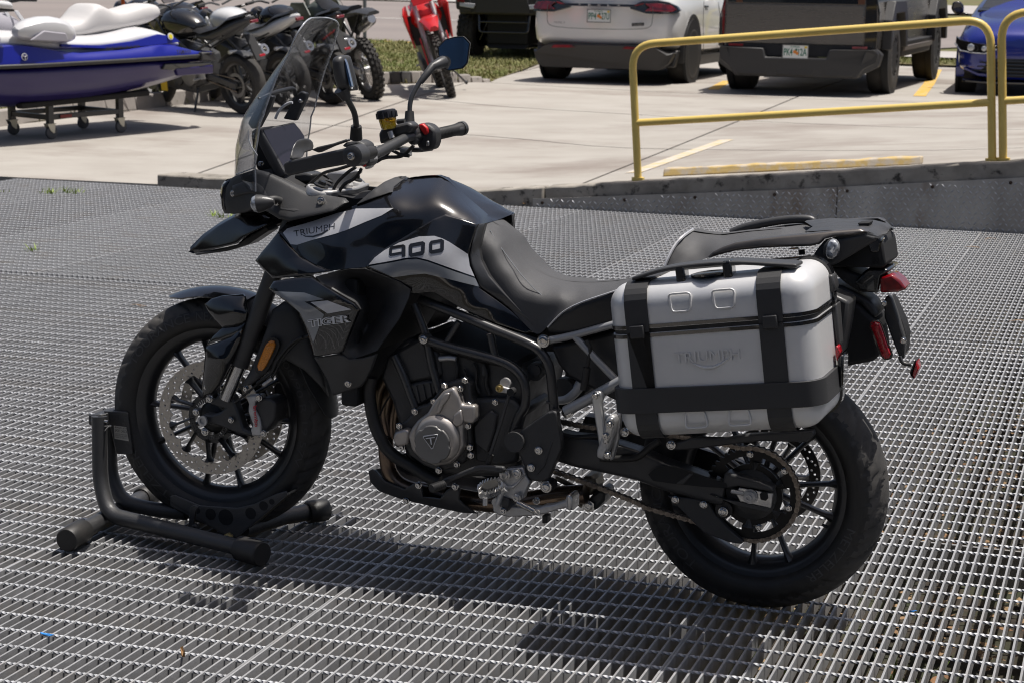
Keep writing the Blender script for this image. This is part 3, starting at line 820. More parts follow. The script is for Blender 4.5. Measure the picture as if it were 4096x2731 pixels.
# front wheel
fw = rim_mb(.252, .040).make('front_wheel', M_rim, bike, 40, loc=AF); fw.rotation_euler = (0, 0, rad(3.2))
inst(tyre_mesh(.331, .106, .244, 1), 'tyre', fw)
def wang(c, x, y, A, L=.0): p = q(c, x, y, L)-A; return math.atan2(p.z, p.x)
for (x, y) in ((420, 475), (590, 378), (290, 792), (330, 1012), (590, 1245), (787, 1305), (1068, 1170), (1140, 945)):
    a = wang('C1', x, y, AF, .02); m_ = MB(); spoke(m_, a, .045, .228, .0072, .0056, 0, 0, a+rad(2)); m_.make('spoke', M_rim, fw, 50)
for a in (rad(32), rad(66)): m_ = MB(); spoke(m_, a, .045, .228, .0072, .0056, 0, 0); m_.make('spoke', M_rim, fw, 50)
MB().lathe((0, -.055, 0), (0, 1, 0), [(0, .030), (.01, .046), (.04, .040), (.07, .040), (.10, .046), (.11, .030)], 28).make('hub', M_rim, fw, 40)
def disc_holes(ro, ri, n):
    h = []
    for i in range(n):
        for j, r in enumerate((ro-.009, (ro+ri)/2, ri+.008)):
            a = 2*math.pi*(i+j*.33)/n; h.append((r*math.cos(a), r*math.sin(a), .0034))
    return h
for s in (-1, 1):
    d = disc_mb(.160, .128, s*.066-.0022, .0045, disc_holes(.160, .128, 24), 10).make('brake_disc', M_disc, fw, 35)
    c = MB()
    for i in range(10):
        a = 2*math.pi*i/10+.1; spoke(c, a, .062, .124, .0042, .0036, s*.060, s*.066, a+.16)
    ring_prof(c, [(s*.058-.003, .058), (s*.058-.003, .072), (s*.058+.003, .072), (s*.058+.003, .058)], 40); c.make('disc_carrier', M_rim, fw, 40)
    for i in range(10):
        a = 2*math.pi*i/10+.26; MB().lathe((.127*math.cos(a), s*.066-.006 if s < 0 else s*.066-.002, .127*math.sin(a)), (0, 1, 0), [(0, .0075), (.009, .0075)], 12).make('disc_bobbin', M_disc if s < 0 else M_rim, fw, 40)
    if s < 0:
        ab = MB(); n = 48
        for i in range(n): a = 2*math.pi*i/n; ab.box((.052*math.cos(a), -.074, .052*math.sin(a)), (.004, .003, .010), Matrix.Rotation(-a+math.pi/2, 3, 'Y'))
        ring_prof(ab, [(-.0755, .046), (-.0755, .0475), (-.0725, .0475), (-.0725, .046)], 40); ring_prof(ab, [(-.0755, .0565), (-.0755, .059), (-.0725, .059), (-.0725, .0565)], 40)
        ab.make('abs_ring', M_rim, fw, 0)
yt = lambda R, hw, h: (lambda r: -(hw*math.sin(math.acos(max(-1, min(1, 1-(R-r)*1.47/h)))))-.0012)
ysF = yt(.331, .053, .087)
ring_text('TOURANCE', .272, .296, rad(152), rad(104), ysF, M_letter, fw, 'tyre_lettering'); ring_text('NEXT', .272, .296, rad(100), rad(84), ysF, M_letter, fw, 'tyre_lettering')
ring_text('METZELER', .268, .290, rad(252), rad(205), ysF, M_letter, fw, 'tyre_lettering'); ring_text('100/90 R 19 57V', .268, .286, rad(42), rad(-25), ysF, M_letter, fw, 'tyre_lettering')
# rear wheel
rw = rim_mb(.230, .060).make('rear_wheel', M_rim, bike, 40, loc=AR)
inst(tyre_mesh(.321, .152, .221, 2, slant=1.4), 'tyre', rw)
for (x, y) in ((1345, 735), (1282, 950), (990, 1168), (780, 1152)):
    a = wang('C2', x, y, AR, .04); m_ = MB(); spoke(m_, a, .05, .206, .0078, .0062, -.02, -.03, a+rad(1)); m_.make('spoke', M_rim, rw, 50)
for a in (rad(48), rad(75), rad(118), rad(145), rad(190), rad(216)): m_ = MB(); spoke(m_, a, .05, .206, .0078, .0062, -.02, -.02); m_.make('spoke', M_rim, rw, 50)
MB().lathe((0, -.085, 0), (0, 1, 0), [(0, .060), (.02, .070), (.05, .055), (.12, .050), (.15, .055), (.17, .04)], 32).make('hub', M_rim, rw, 40)
disc_mb(.1275, .098, .108, .005, disc_holes(.1275, .098, 20), 0).make('brake_disc', mat('dark_brake_disc', (.10, .095, .09), .35, .8), rw, 35)
c = MB().lathe((0, .104, 0), (0, 1, 0), [(0, .052), (.008, .052)], 24)
for i in range(6): spoke(c, i*math.pi/3, .045, .10, .007, .006, .108, .110)
tag(c.make('disc_carrier', M_rim, rw, 40), kind='stuff')
ysR = yt(.321, .076, .100)
ring_text('METZELER', .246, .268, rad(-16), rad(-56), (lambda r: ysR(r)), M_letter, rw, 'tyre_lettering'); ring_text('TOURANCE', .246, .272, rad(236), rad(180), ysR, M_letter, rw, 'tyre_lettering')
MB().cyl(Vector((.19, -.03, -.09)), Vector((.165, -.034, -.078)), .004, 8).make('valve', M_rub, rw)

# ---------------------------------------------------------------- chain and sprocket
SPY = -.108; SPC = Vector((AR.x, SPY, AR.z))
teeth = []; NT = 46
for i in range(NT*4):
    a = 2*math.pi*i/(NT*4); r = .1165+(.0045 if i % 4 in (0, 1) else -.003); teeth.append((r*math.cos(a), r*math.sin(a)))
def sprocket():
    mb = MB(); holes = []
    for k in range(6):
        a0 = math.pi/2-.06+k*math.pi/3+.16; a1 = a0+math.pi/3-.34
        arc = [(r*math.cos(a), r*math.sin(a)) for r, aa in ((.098, np.linspace(a0, a1, 7)), (.078, np.linspace(a1, a0, 7))) for a in aa]; holes.append(arc)
    V = []; E = []
    rings = [teeth]+holes+[[(.045*math.cos(2*math.pi*i/24), .045*math.sin(2*math.pi*i/24)) for i in range(24)]]
    for rg in rings:
        o = len(V); V += [Vector(p) for p in rg]; E += [(o+i, o+(i+1) % len(rg)) for i in range(len(rg))]
    r = delaunay_2d_cdt(V, E, [], 1, 1e-6); P = [p[:] for p in r[0]]; F = []
    H = [np.array(h) for h in holes]
    for f in r[2]:
        c = np.mean([P[i] for i in f], 0)[None]
        if any(in_poly(c, h)[0] for h in holes): continue
        F.append(tuple(f))
    n = len(P); mb.v = [(p[0], -.004, p[1]) for p in P]+[(p[0], .004, p[1]) for p in P]; mb.f = list(F)+[tuple(i+n for i in reversed(f)) for f in F]; cnt = {}
    for f in F:
        for i in range(len(f)): e = (f[i], f[(i+1) % len(f)]); k = tuple(sorted(e)); cnt[k] = None if k in cnt else e
    for e in cnt.values():
        if e: mb.f.append((e[1], e[0], e[0]+n, e[1]+n))
    return mb
sp = sprocket().make('sprocket', mat('black_sprocket', (.018, .017, .016), .45, .5), bike, 30, loc=SPC)
for k in range(6): spk = MB(); a = math.pi/2-.06+k*math.pi/3; spoke(spk, a, .05, .085, .016, .010, .012, .006); spk.make('carrier_arm', M_eng, sp, 40)
for (x, y) in ((768, 526), (997, 638), (1025, 884), (827, 1014)): bolt('C2', x, y, .114, .0075, hexa=True)
MB().lathe((0, .0, 0), (0, -1, 0), [(0, .066), (.006, .064), (.012, .05), (.014, .045)], 30).make('sprocket_carrier', M_eng, sp, 40)
link = MB()
def link_plate(y, r=.0062, wst=.0044):
    o = []
    for i in range(9): a = math.pi/2+math.pi*i/8; o.append((-.0079+r*math.cos(a), r*math.sin(a)))
    o.append((0, -wst))
    for i in range(9): a = -math.pi/2+math.pi*i/8; o.append((.0079+r*math.cos(a), r*math.sin(a)))
    o.append((0, wst)); link.prism([(x, y, z) for x, z in o], (0, .0016, 0))
link_plate(-.0085); link_plate(.0069)
for x in (-.0079, .0079): link.cyl((x, -.0098, 0), (x, .0098, 0), .0026, 8)
link_o = link.mesh('chain_link', M_chain, 40); link = MB(); link_plate(-.0062, .0055, .0042); link_plate(.0046, .0055, .0042)
for x in (-.0079, .0079): link.cyl((x, -.006, 0), (x, .006, 0), .0048, 8)
link_i = link.mesh('chain_link', M_chain, 40)
low = [Vector(q('A8', 1335, 1140, .108)), Vector(q('A8', 1600, 1235, .108)), Vector(q('A8', 1880, 1345, .108)), Vector(q('B2', 330, 745, .108)), Vector(q('B2', 640, 855, .108)), Vector(q('B2', 800, 905, .108))]
up = [Vector(q('A8', 1380, 835, .108)), Vector(q('A8', 1600, 875, .108)), Vector(q('B2', 640, 262, .108)), Vector(q('B2', 900, 282, .108))]
path = smooth_path(low, 10)
a0 = math.atan2(path[-1].z-SPC.z, path[-1].x-SPC.x); Rc = .1185
arcA = -math.pi*.5-.42; arcB = math.pi*.5+.15
path = [p for p in smooth_path([*low[:-2], SPC+Vector((Rc*math.cos(arcA-.22)*1.03, 0, Rc*math.sin(arcA-.22)*1.03))], 10)]
path += [SPC+Vector((Rc*math.cos(a), 0, Rc*math.sin(a))) for a in np.linspace(arcA, arcB, 60)]
path += smooth_path([SPC+Vector((Rc*math.cos(arcB+.1), 0, Rc*math.sin(arcB+.1))), up[2], up[1], up[0]], 12)
acc = 0; last = path[0]; i_l = 0; tgt = 0.0; pos = []
seg = [(path[i+1]-path[i]).length for i in range(len(path)-1)]; tot = sum(seg)
def along(s):
    for i, L in enumerate(seg):
        if s <= L or i == len(seg)-1: return path[i].lerp(path[i+1], min(1, s/max(L, 1e-9)))
        s -= L
s = 0
while s < tot-.016:
    a, b = along(s), along(s+.0158); d = b-a; R_ = Matrix.Rotation(-math.atan2(d.z, d.x), 3, 'Y')
    inst(link_o if i_l % 2 else link_i, 'chain_link', bike, (a+b)/2, R_); i_l += 1; s += .0158
def P_(name, c, L, pts, m, thick=.02, bevel=.003, parent=None, smooth=35, mirror=False, bseg=2):
    mb = plate(qq(c, L, pts), thick)
    if mirror: mb.flipped().make(name, m, parent or bike, smooth, bevel=bevel, bseg=bseg)
    return mb.make(name, m, parent or bike, smooth, bevel=bevel, bseg=bseg)
def T_(name, c, L, pts, r, m, n=12, parent=None, smooth=True, mirror=False):
    p = qq(c, L, pts); p = smooth_path(p, 6) if (smooth and len(p) > 2) else p
    mb = MB().tube(p, r, n)
    if mirror: mb.flipped().make(name, m, parent or bike, 50)
    return mb.make(name, m, parent or bike, 50)
def C_(name, c, x, y, L, r, depth, m, parent=None, n=32, prof=None, bevel=0):
    p = q(c, x, y, L); mb = MB()
    mb.lathe(p, (0, 1, 0), prof or [(0, r), (depth, r)], n); return mb.make(name, m, parent or bike, 35, bevel=bevel)
def pan_(name, c, L, pts, m, parent=None, **k):
    ctrl = k.pop('ctrl', ()); weld = k.pop('weld', False); pr = panel(pp(c, L, pts), pp(c, L, ctrl), **k)
    if pr.mir and not weld: pr.mb.flipped().make(name, m, parent or bike, 32)
    if weld:
        mb = pr.mb; mb.mirror_y(); me = bpy.data.meshes.new('w'); me.from_pydata(mb.v, [], mb.f); bm = bmesh.new(); bm.from_mesh(me)
        bmesh.ops.remove_doubles(bm, verts=bm.verts, dist=.0006); mb.v = [tuple(v.co) for v in bm.verts]; bm.verts.index_update(); mb.f = [tuple(v.index for v in f.verts) for f in bm.faces if abs(f.normal.y) < .99 or max(abs(v.co.y) for v in f.verts) > .004]
        bm.free(); bpy.data.meshes.remove(me)
    pr.o = pr.mb.make(name, m, parent or bike, 32); return pr

# ---------------------------------------------------------------- fork, front brake
for s in (1, -1):
    def fl(u, v): p = B(u, v, .105); return Vector((p.x, p.y*s, p.z))
    up_ = MB().tube([fl(555, 826), fl(560, 812), fl(616, 662), fl(697, 437)], [.0235, .0235, .0245, .0265], 20).make('fork_tube', M_satin, bike, 50)
    MB().tube([fl(551, 838), fl(557, 819)], .0245, 20).make('dust_seal', M_matt, up_, 40)
    MB().tube([fl(519, 915), fl(553, 832)], .0195, 20).make('fork_stanchion', mat('chrome_stanchion', (.50, .50, .51), .16, 1.0), bike, 50)
    f_ = [fl(*px('C1', x, y)) for x, y in ((572, 882), (600, 866), (640, 872), (690, 858), (722, 832), (628, 806), (660, 775), (695, 735), (768, 758), (800, 850), (835, 955), (905, 982), (890, 1008), (800, 985), (700, 945), (640, 925), (606, 942), (572, 925))]
    MB().prism(f_, (0, .036*s, 0)).make('fork_foot', M_satin, bike, 35, bevel=.006)
MB().cyl(AF-Vector((0, .112, 0)), AF+Vector((0, .112, 0)), .011, 16).make('front_axle', M_cast, bike, 40)
MB().lathe(q('C1', 592, 906, .115), (0, -1, 0), [(0, .0145), (.006, .0145), (.006, .009), (-.004, .008)], 18, True, True).make('axle_end', M_cast, bike, 40)
cal = P_('brake_caliper', 'C1', .118, [(905, 785), (965, 770), (1000, 775), (1030, 800), (1022, 900), (975, 975), (930, 995), (890, 990), (860, 850)], M_eng, .075, .006)
P_('caliper_face', 'C1', .126, [(845, 758), (938, 750), (945, 778), (905, 792), (898, 832), (932, 895), (942, 950), (940, 975), (948, 998), (886, 1000), (876, 960), (890, 930), (862, 850), (866, 800)], M_cast, .03, .004, cal)
bb = BVHTree.FromPolygons([q('C1', x, y, .127) for x, y in ((780, 700), (1050, 700), (1050, 1050), (780, 1050))], [(0, 1, 2, 3)])
text_decal('caliper_lettering', 'brembo', [px('C1', 893, 820), px('C1', 903, 945), px('C1', 915, 812), px('C1', 925, 940)], bb, M_redp, cal, bold=.02)
for x, y in ((928, 767), (958, 982)): bolt('C1', x, y, .13, .0085, hexa=True, parent=cal)
P_('brake_caliper', 'C1', -.07, [(1010, 700), (1040, 665), (1110, 690), (1125, 760), (1140, 870), (1130, 920), (1060, 935), (1005, 900), (1020, 800)], M_eng, .06, .008)
for x, y, r in ((640, 552, .009), (618, 703, .009), (630, 775, .008), (548, 853, .008), (603, 972, .009), (850, 715, .007), (760, 902, .007)): bolt('C1', x, y, .128 if x < 660 and y < 760 else .112, r)
T_('brake_hose', 'C1', .135, [(915, 680), (1000, 620), (1040, 540), (1120, 445), (1190, 405)], .0042, M_rub, 8)
T_('brake_hose', 'C1', .13, [(935, 690), (1010, 640), (1075, 520), (1160, 430), (1230, 395)], .0042, M_rub, 8)
T_('sensor_cable', 'C1', .13, [(780, 800), (850, 745), (915, 690), (960, 660), (1010, 610)], .003, M_rub, 6)
MB().tube([q('C1', 955, 690, .13), q('C1', 1010, 650, .13)], .006, 10).make('hose_fitting', M_cast, bike, 40)

# ---------------------------------------------------------------- front mudguard
def arc_guard(c, a0, a1, r, hw, drop, m, name, n=26, k=9, th=.004):
    mb = MB(); outs = []
    for i in range(n+1):
        a = a0+(a1-a0)*i/n; tp = min(1, i/n*5, (1-i/n)*8+.35) if True else 1; sec = []
        w = hw*(.35+.65*math.sqrt(max(0, min(1, i/n*4))))
        for j in range(k+1): y = -w+2*w*j/k; rr = r-drop*(y/hw)**2; sec.append((c.x+rr*math.cos(a), c.y+y, c.z+rr*math.sin(a)))
        for j in range(k, -1, -1): y = -w+2*w*j/k; rr = r-drop*(y/hw)**2-th; sec.append((c.x+rr*math.cos(a), c.y+y*.97, c.z+rr*math.sin(a)))
        outs.append(sec)
    mb.loft(outs); return mb.make(name, m, bike, 40)
mg = arc_guard(AF, wang('C1', 418, 150, AF, 0), rad(72), .362, .076, .020, M_gloss, 'mudguard')
arc_guard(AF, rad(4), rad(74), .356, .072, .026, M_satin, 'rear_mudguard')
w1 = pan_('mudguard_wing', 'C1', .112, [(600, 207, .085), (640, 176, .09), (700, 158, .095), (832, 146, .09), (842, 160, .10), (858, 255, .12), (850, 300, .12), (838, 322, .12), (770, 340, .118), (705, 345, .112), (660, 300, .108), (620, 250, .098)], M_gloss, puff=.006, w=14, ctrl=[(790, 240, .125)])
pan_('mudguard_wing', 'C1', .112, [(612, 452, .10), (650, 400, .105), (708, 348, .11), (800, 340, .12), (852, 312, .12), (820, 370, .126), (760, 400, .124), (690, 425, .118)], M_gloss, puff=.004)
pan_('fork_shield', 'C1', .125, [(608, 458), (690, 428), (762, 402), (845, 330), (815, 440), (770, 560), (700, 690), (650, 748), (590, 760), (585, 690)], M_gloss, puff=.012, w=16, ctrl=[(700, 540, .142)])
pan_('mudguard_stay', 'C1', .095, [(1010, 240, .10), (1080, 190, .09), (1150, 215, .085), (1210, 360, .085), (1270, 520, .085), (1320, 640, .08), (1345, 760, .07), (1300, 700, .085), (1200, 600, .092), (1090, 540, .098), (1000, 600, .108), (880, 690, .115), (820, 700, .115), (880, 600, .112), (950, 420, .11)], M_satin, puff=.008, w=20)
ref = pan_('side_reflector', 'C1', .128, [(1000, 424), (1020, 430), (1026, 455), (1000, 520), (962, 590), (945, 606), (925, 602), (918, 578), (935, 530), (970, 450)], M_amber, puff=.004, w=6, smooth=True)
pan_('reflector_holder', 'C1', .124, [(1005, 406), (1040, 420), (1052, 455), (1020, 530), (975, 610), (945, 628), (910, 615), (905, 575), (930, 510), (965, 430)], M_rub, smooth=True)

# ---------------------------------------------------------------- beak and headlight cowl
bk = panel(pp('D', 0, [(437, 578, .0), (462, 549, .012), (500, 520, .026), (535, 500, .036), (562, 490, .044), (600, 486, .052), (622, 500, .07), (612, 516, .085), (590, 528, .088), (566, 541, .082), (545, 560, .07), (500, 571, .045), (446, 583, .004)]), thick=.010, mirror=True, puff=.003, w=8)
bk.mb.flipped().make('beak', M_gloss, bike, 32); bk.mb.make('beak', M_gloss, bike, 32)
br = MB(); top = [B(*p) for p in ((437, 578, 0), (462, 549, .012), (500, 520, .026), (535, 500, .036), (562, 490, .044), (600, 486, .052))]
secs = [[(p.x, p.y*(1-t*2/6), p.z+.012*math.sin(math.pi*t/6)) for t in range(7)] for p in top]; br.loft(secs, closed=False, cap=False); br.make('beak_top', M_gloss, bike, 40)
P_('beak_lower_lip', 'D', .03, [(446, 583), (500, 573), (545, 562), (568, 545), (592, 532), (612, 520), (618, 530), (570, 562), (520, 578), (450, 587)], M_satin, .06, .004)
cw = pan_('headlight_cowl', 'A5', .13, [(352, 1225, .085), (388, 1160, .085), (425, 1138, .09), (560, 1096, .10), (640, 1116, .105), (780, 1182, .115), (935, 1258, .125), (1180, 1298, .14), (1205, 1325, .15), (1100, 1388, .175), (960, 1420, .18), (800, 1455, .18), (725, 1440, .17), (640, 1388, .15), (560, 1362, .13), (500, 1395, .11), (410, 1407, .09), (356, 1398, .085), (345, 1320, .088)], M_matt, mirror=True, puff=.010, w=10, thick=.008)
crease = pan_('cowl_crease', 'A5', .13, [(400, 1208, .101), (470, 1182, .106), (560, 1178, .112), (625, 1200, .118), (705, 1290, .135), (800, 1330, .147), (925, 1362, .158), (930, 1378, .165), (830, 1395, .172), (735, 1385, .165), (650, 1320, .145), (590, 1270, .132), (520, 1262, .122), (400, 1290, .105)], M_matt, puff=.009, w=6, thick=.02)
hl = MB(); secs = []
for u, v, L in ((352, 1180, .088), (330, 1210, .085), (322, 1270, .083), (328, 1340, .082), (352, 1400, .080)):
    p = q('A5', u, v, L); secs.append([(p.x-.03*math.cos(t*math.pi/16)**.7 if abs(t) < 8 else p.x, p.y*(-1)*0+(.083*t/8), p.z) for t in range(-8, 9)])
hl.loft([[Vector((a[0]+.028*(1-math.cos(math.pi*(i-8)/16))*0, a[1], a[2])) for i, a in enumerate(s)] for s in secs], closed=False, cap=False)
hl.make('headlight', M_clear, bike, 60)
pr_ = panel(pp('A5', .086, [(385, 1158), (400, 1175), (372, 1245), (362, 1330), (372, 1404), (345, 1402), (328, 1370), (321, 1285), (335, 1200)]), thick=.17, puff=.004, w=5); pr_.mb.make('headlight_bezel', M_gloss, bike, 35)
MB().box(q('A5', 560, 1265, 0), (.11, .13, .09)).make('headlight_body', M_dark, bike, 0, bevel=.02)
for x, y, r in ((408, 1262, .008), (1018, 1315, .009)): bolt('A5', x, y, .105 if x < 500 else .162, r)
cv = pan_('instrument_cowl', 'A5', .10, [(640, 1118, .10), (750, 1150, .08), (780, 1180, .08), (960, 1240, .09), (940, 1262, .115), (880, 1255, .118), (760, 1190, .112)], M_satin, mirror=True)
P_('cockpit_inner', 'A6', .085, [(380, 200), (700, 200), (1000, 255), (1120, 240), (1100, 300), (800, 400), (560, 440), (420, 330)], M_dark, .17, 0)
# indicator
T_('indicator_stalk', 'A5', .165, [(735, 1318, .16), (690, 1305, .175), (625, 1318, .20), (590, 1330, .21)], .011, M_rub)
ip = q('A5', 575, 1335, .215); ax = Vector((-1, -.25, -.18)).normalized()
ind = MB().lathe(ip-ax*.045, ax, [(0, .007), (.012, .015), (.03, .022), (.045, .0245)], 20).make('indicator', M_satin, bike, 45)
MB().lathe(ip-ax*.0005, ax, [(0, .024), (.010, .021), (.016, .013), (.018, .003)], 20).make('indicator_lens', M_clear, ind, 50)
bolt('A5', 708, 1321, .168, .008)
ip2 = Vector((ip.x, -ip.y, ip.z)); ax2 = Vector((ax.x, -ax.y, ax.z))
ind2 = MB().lathe(ip2-ax2*.045, ax2, [(0, .008), (.012, .018), (.03, .027), (.045, .030)], 20).make('indicator', M_satin, bike, 45)
MB().lathe(ip2, ax2, [(0, .0295), (.012, .026), (.022, .004)], 20).make('indicator_lens', M_clear, ind2, 50)

# ---------------------------------------------------------------- tank and fairings
tank = pan_('fuel_tank', 'A6', .17, [(458, 484, .165), (522, 417, .15), (800, 363, .15), (900, 335, .15), (1100, 262, .14), (1240, 215, .125), (1265, 170, .07), (1330, 118, .01), (1400, 102, 0), (1480, 94, 0), (1580, 90, 0), (1640, 110, 0), (1760, 228, 0), (1870, 325, 0), (1968, 408, .0), (1905, 425, .06), (1850, 432, .13), (1740, 395, .145), (1620, 362, .15), (1540, 395, .165), (1400, 480, .182), (1200, 600, .20), (1110, 660, .212), (1065, 732, .22), (960, 738, .222), (830, 757, .215), (720, 715, .205), (610, 650, .19)], M_gloss, step=6, thick=.012, mirror=True, weld=True,
            ctrl=[(1100, 330, .165), (1410, 328, .165), (1520, 225, .115), (1540, 150, .055), (1300, 180, .085), (1400, 260, .135), (900, 420, .178), (700, 500, .185), (1250, 430, .192), (1000, 600, .205), (830, 640, .208), (1600, 320, .145), (1700, 290, .10), (1800, 340, .09), (1870, 380, .07)])
pan_('tank_nose', 'A6', .19, [(298, 686, .15), (340, 630, .155), (400, 558, .158), (456, 487, .160), (530, 575, .178), (612, 655, .192), (720, 720, .206), (828, 760, .216), (720, 778, .218), (600, 798, .215), (420, 810, .19), (345, 740, .165)], M_gloss, thick=.012, mirror=True, ctrl=[(450, 640, .183), (600, 740, .212)], puff=.004, w=6)
knee = pan_('tank_side', 'A6', .18, [(1067, 732, .222), (1112, 658, .214), (1200, 600, .202), (1400, 480, .184), (1540, 395, .167), (1620, 363, .152), (1740, 396, .147), (1848, 433, .135), (1800, 600, .15), (1790, 650, .152), (1802, 722, .155), (1865, 872, .152), (2000, 965, .142), (2140, 1075, .138), (2246, 1172, .135), (2180, 1197, .142), (1900, 1097, .162), (1700, 1000, .178), (1540, 908, .195), (1390, 918, .205), (1300, 842, .215), (1180, 778, .222)], M_gloss, step=6, thick=.012, mirror=True, puff=.004, w=5,
            ctrl=[(1300, 660, .212), (1500, 560, .192), (1650, 650, .182), (1500, 800, .205), (1700, 880, .185), (1900, 1000, .165)])
TB = [tank.bvh, knee.bvh]
c6 = lambda pts: [px('A6', x, y) for x, y in pts]
decal('tank_graphic', c6([(490, 492), (520, 462), (700, 410), (860, 357), (1000, 323), (1262, 319), (1180, 370), (1060, 418), (930, 474), (850, 500), (700, 540), (590, 575), (545, 572)]), tank.bvh, M_grey1, tank.o)
text_decal('tank_lettering', 'TRIUMPH', c6([(570, 520), (850, 466), (563, 478), (852, 424)]), tank.bvh, M_blackp, tank.o, bold=0)
decal('tank_lettering', c6([(610, 498), (650, 512), (700, 512), (760, 492), (800, 468), (812, 472), (765, 503), (700, 524), (645, 520)]), tank.bvh, M_blackp, tank.o, off=.0026, step=4)
decal('tank_graphic', c6([(1088, 714), (1130, 664), (1200, 612), (1300, 560), (1440, 517), (1545, 513), (1600, 530), (1650, 555), (1780, 640), (1792, 720), (1826, 796), (1700, 752), (1500, 680), (1420, 662), (1350, 666), (1240, 688)]), knee.bvh, M_grey1, knee.o)
decal('tank_graphic', c6([(1090, 726), (1240, 700), (1350, 678), (1420, 673), (1500, 692), (1700, 765), (1830, 808), (1862, 868), (1600, 803), (1480, 776), (1380, 785), (1260, 802), (1180, 765)]), knee.bvh, M_grey2, knee.o)
def nine(x0, x1, y0, y1, sk, tail=False):
    pass
def digit(name, outer, inner):
    O = densify([(p[0], p[1], 0) for p in c6(outer)], 3); I = densify([(p[0], p[1], 0) for p in c6(inner)], 3)
    V = [Vector(p[:2]) for p in O]+[Vector(p[:2]) for p in I]; n = len(O); k = len(I)
    r = delaunay_2d_cdt(V, [(i, (i+1) % n) for i in range(n)]+[(n+i, n+(i+1) % k) for i in range(k)], [], 1, 1e-5); mb = MB()
    mb.v = [tuple(onto(knee.bvh, p[0], p[1], .0028)) for p in r[0]]
    for f in r[2]:
        c = np.mean([r[0][i][:] for i in f], 0)[None]
        if not in_poly(c, I)[0]: mb.f.append(tuple(f))
    mb.make(name, M_blackp, knee.o, 0)
digit('tank_number', [(1232, 600), (1245, 585), (1330, 572), (1345, 582), (1345, 655), (1322, 662), (1318, 640), (1240, 655), (1230, 645)], [(1252, 605), (1318, 594), (1318, 622), (1250, 634)])
digit('tank_number', [(1367, 582), (1378, 567), (1465, 550), (1482, 562), (1478, 630), (1462, 648), (1382, 660), (1368, 648)], [(1392, 590), (1455, 578), (1452, 620), (1392, 634)])
digit('tank_number', [(1510, 562), (1522, 547), (1596, 534), (1614, 546), (1612, 612), (1596, 628), (1524, 638), (1510, 626)], [(1532, 568), (1588, 558), (1588, 600), (1532, 612)])
if False: cap = MB(); cp = Vector((q('A6', 1480, 100, 0).x, 0, q('A6', 1480, 96, 0).z-.004)); cap.lathe(cp-Vector((0, 0, .0165)), (.12, 0, 1), [(0, .05), (.008, .05), (.010, .04), (.011, .03)], 32); cap.make('filler_cap', M_satin, bike, 40)
pan_('tank_front_trim', 'A6', .13, [(1000, 295, .15), (1120, 190, .12), (1200, 135, .07), (1270, 105, .02), (1330, 100, .0), (1332, 118, .012), (1262, 172, .075), (1240, 210, .128), (1100, 258, .145)], M_satin, mirror=True, thick=.02, puff=.004, w=6)

# shrouds
tg = pan_('radiator_shroud', 'A6', .25, [(392, 882, .225), (425, 828, .22), (560, 808, .22), (690, 797, .225), (765, 850, .245), (870, 915, .262), (985, 982, .272), (1022, 1030, .272), (992, 1100, .268), (948, 1210, .262), (905, 1322, .255), (710, 1356, .235), (690, 1280, .238), (650, 1150, .245), (600, 1045, .245), (500, 962, .238)], M_gloss, thick=.01, puff=.006, w=6, mirror=True)
decal('shroud_graphic', c6([(412, 898), (640, 908), (778, 955), (642, 972), (712, 1012), (778, 1060), (742, 1150), (702, 1258), (668, 1165), (612, 1050), (520, 965)]), tg.bvh, M_grey2, tg.o)
decal('shroud_graphic', c6([(682, 975), (802, 963), (968, 1025), (802, 1054)]), tg.bvh, M_grey1, tg.o, off=.0022)
text_decal('shroud_lettering', 'TIGER', c6([(668, 1152), (966, 1112), (662, 1098), (962, 1058)]), tg.bvh, M_white, tg.o, off=.0024, bold=.075)
text_decal('shroud_lettering', 'TIGER', c6([(672, 1148), (962, 1109), (666, 1102), (958, 1062)]), tg.bvh, M_blackp, tg.o, off=.0034, bold=-.012)
duct = pan_('air_duct', 'A6', .25, [(720, 796, .232), (830, 768, .235), (960, 742, .232), (1062, 740, .228), (1180, 785, .228), (1300, 835, .225), (1378, 888, .222), (1368, 942, .225), (1300, 1090, .235), (1145, 1310, .235), (1050, 1345, .235), (960, 1372, .235), (905, 1328, .245), (950, 1210, .252), (994, 1100, .258), (1022, 1030, .262), (985, 978, .262), (870, 912, .252), (765, 848, .238)], M_matt, thick=.006, mirror=True, step=6,
            ctrl=[(1180, 830, .20), (1060, 870, .15), (1120, 960, .12), (1240, 960, .19), (1090, 1080, .13), (1180, 1110, .20), (1020, 1220, .17), (1090, 1250, .21), (960, 850, .18), (1000, 1300, .22), (1300, 960, .218)])
pan_('lower_fairing', 'D', .21, [(722, 821, .225), (786, 811, .238), (800, 824, .24), (832, 822, .235), (866, 812, .225), (852, 850, .215), (838, 876, .205), (828, 888, .2), (795, 899, .2), (766, 908, .195), (752, 872, .205)], M_satin, thick=.008, mirror=True, puff=.004, w=5)
bolt('A6', 945, 1537, .212, .008); bolt('A6', 1470, 1233, .195, .009)
C_('frame_boss', 'A6', 1468, 1233, .19, .0135, .03, M_frame)
MB().box(Vector((.49, 0, .62)), (.05, .40, .34)).make('radiator', M_dark, bike, 0, bevel=.01)
P_('radiator_side', 'A6', .15, [(720, 800), (1300, 840), (1380, 920), (1150, 1310), (720, 1340)], M_dark, .3, 0)

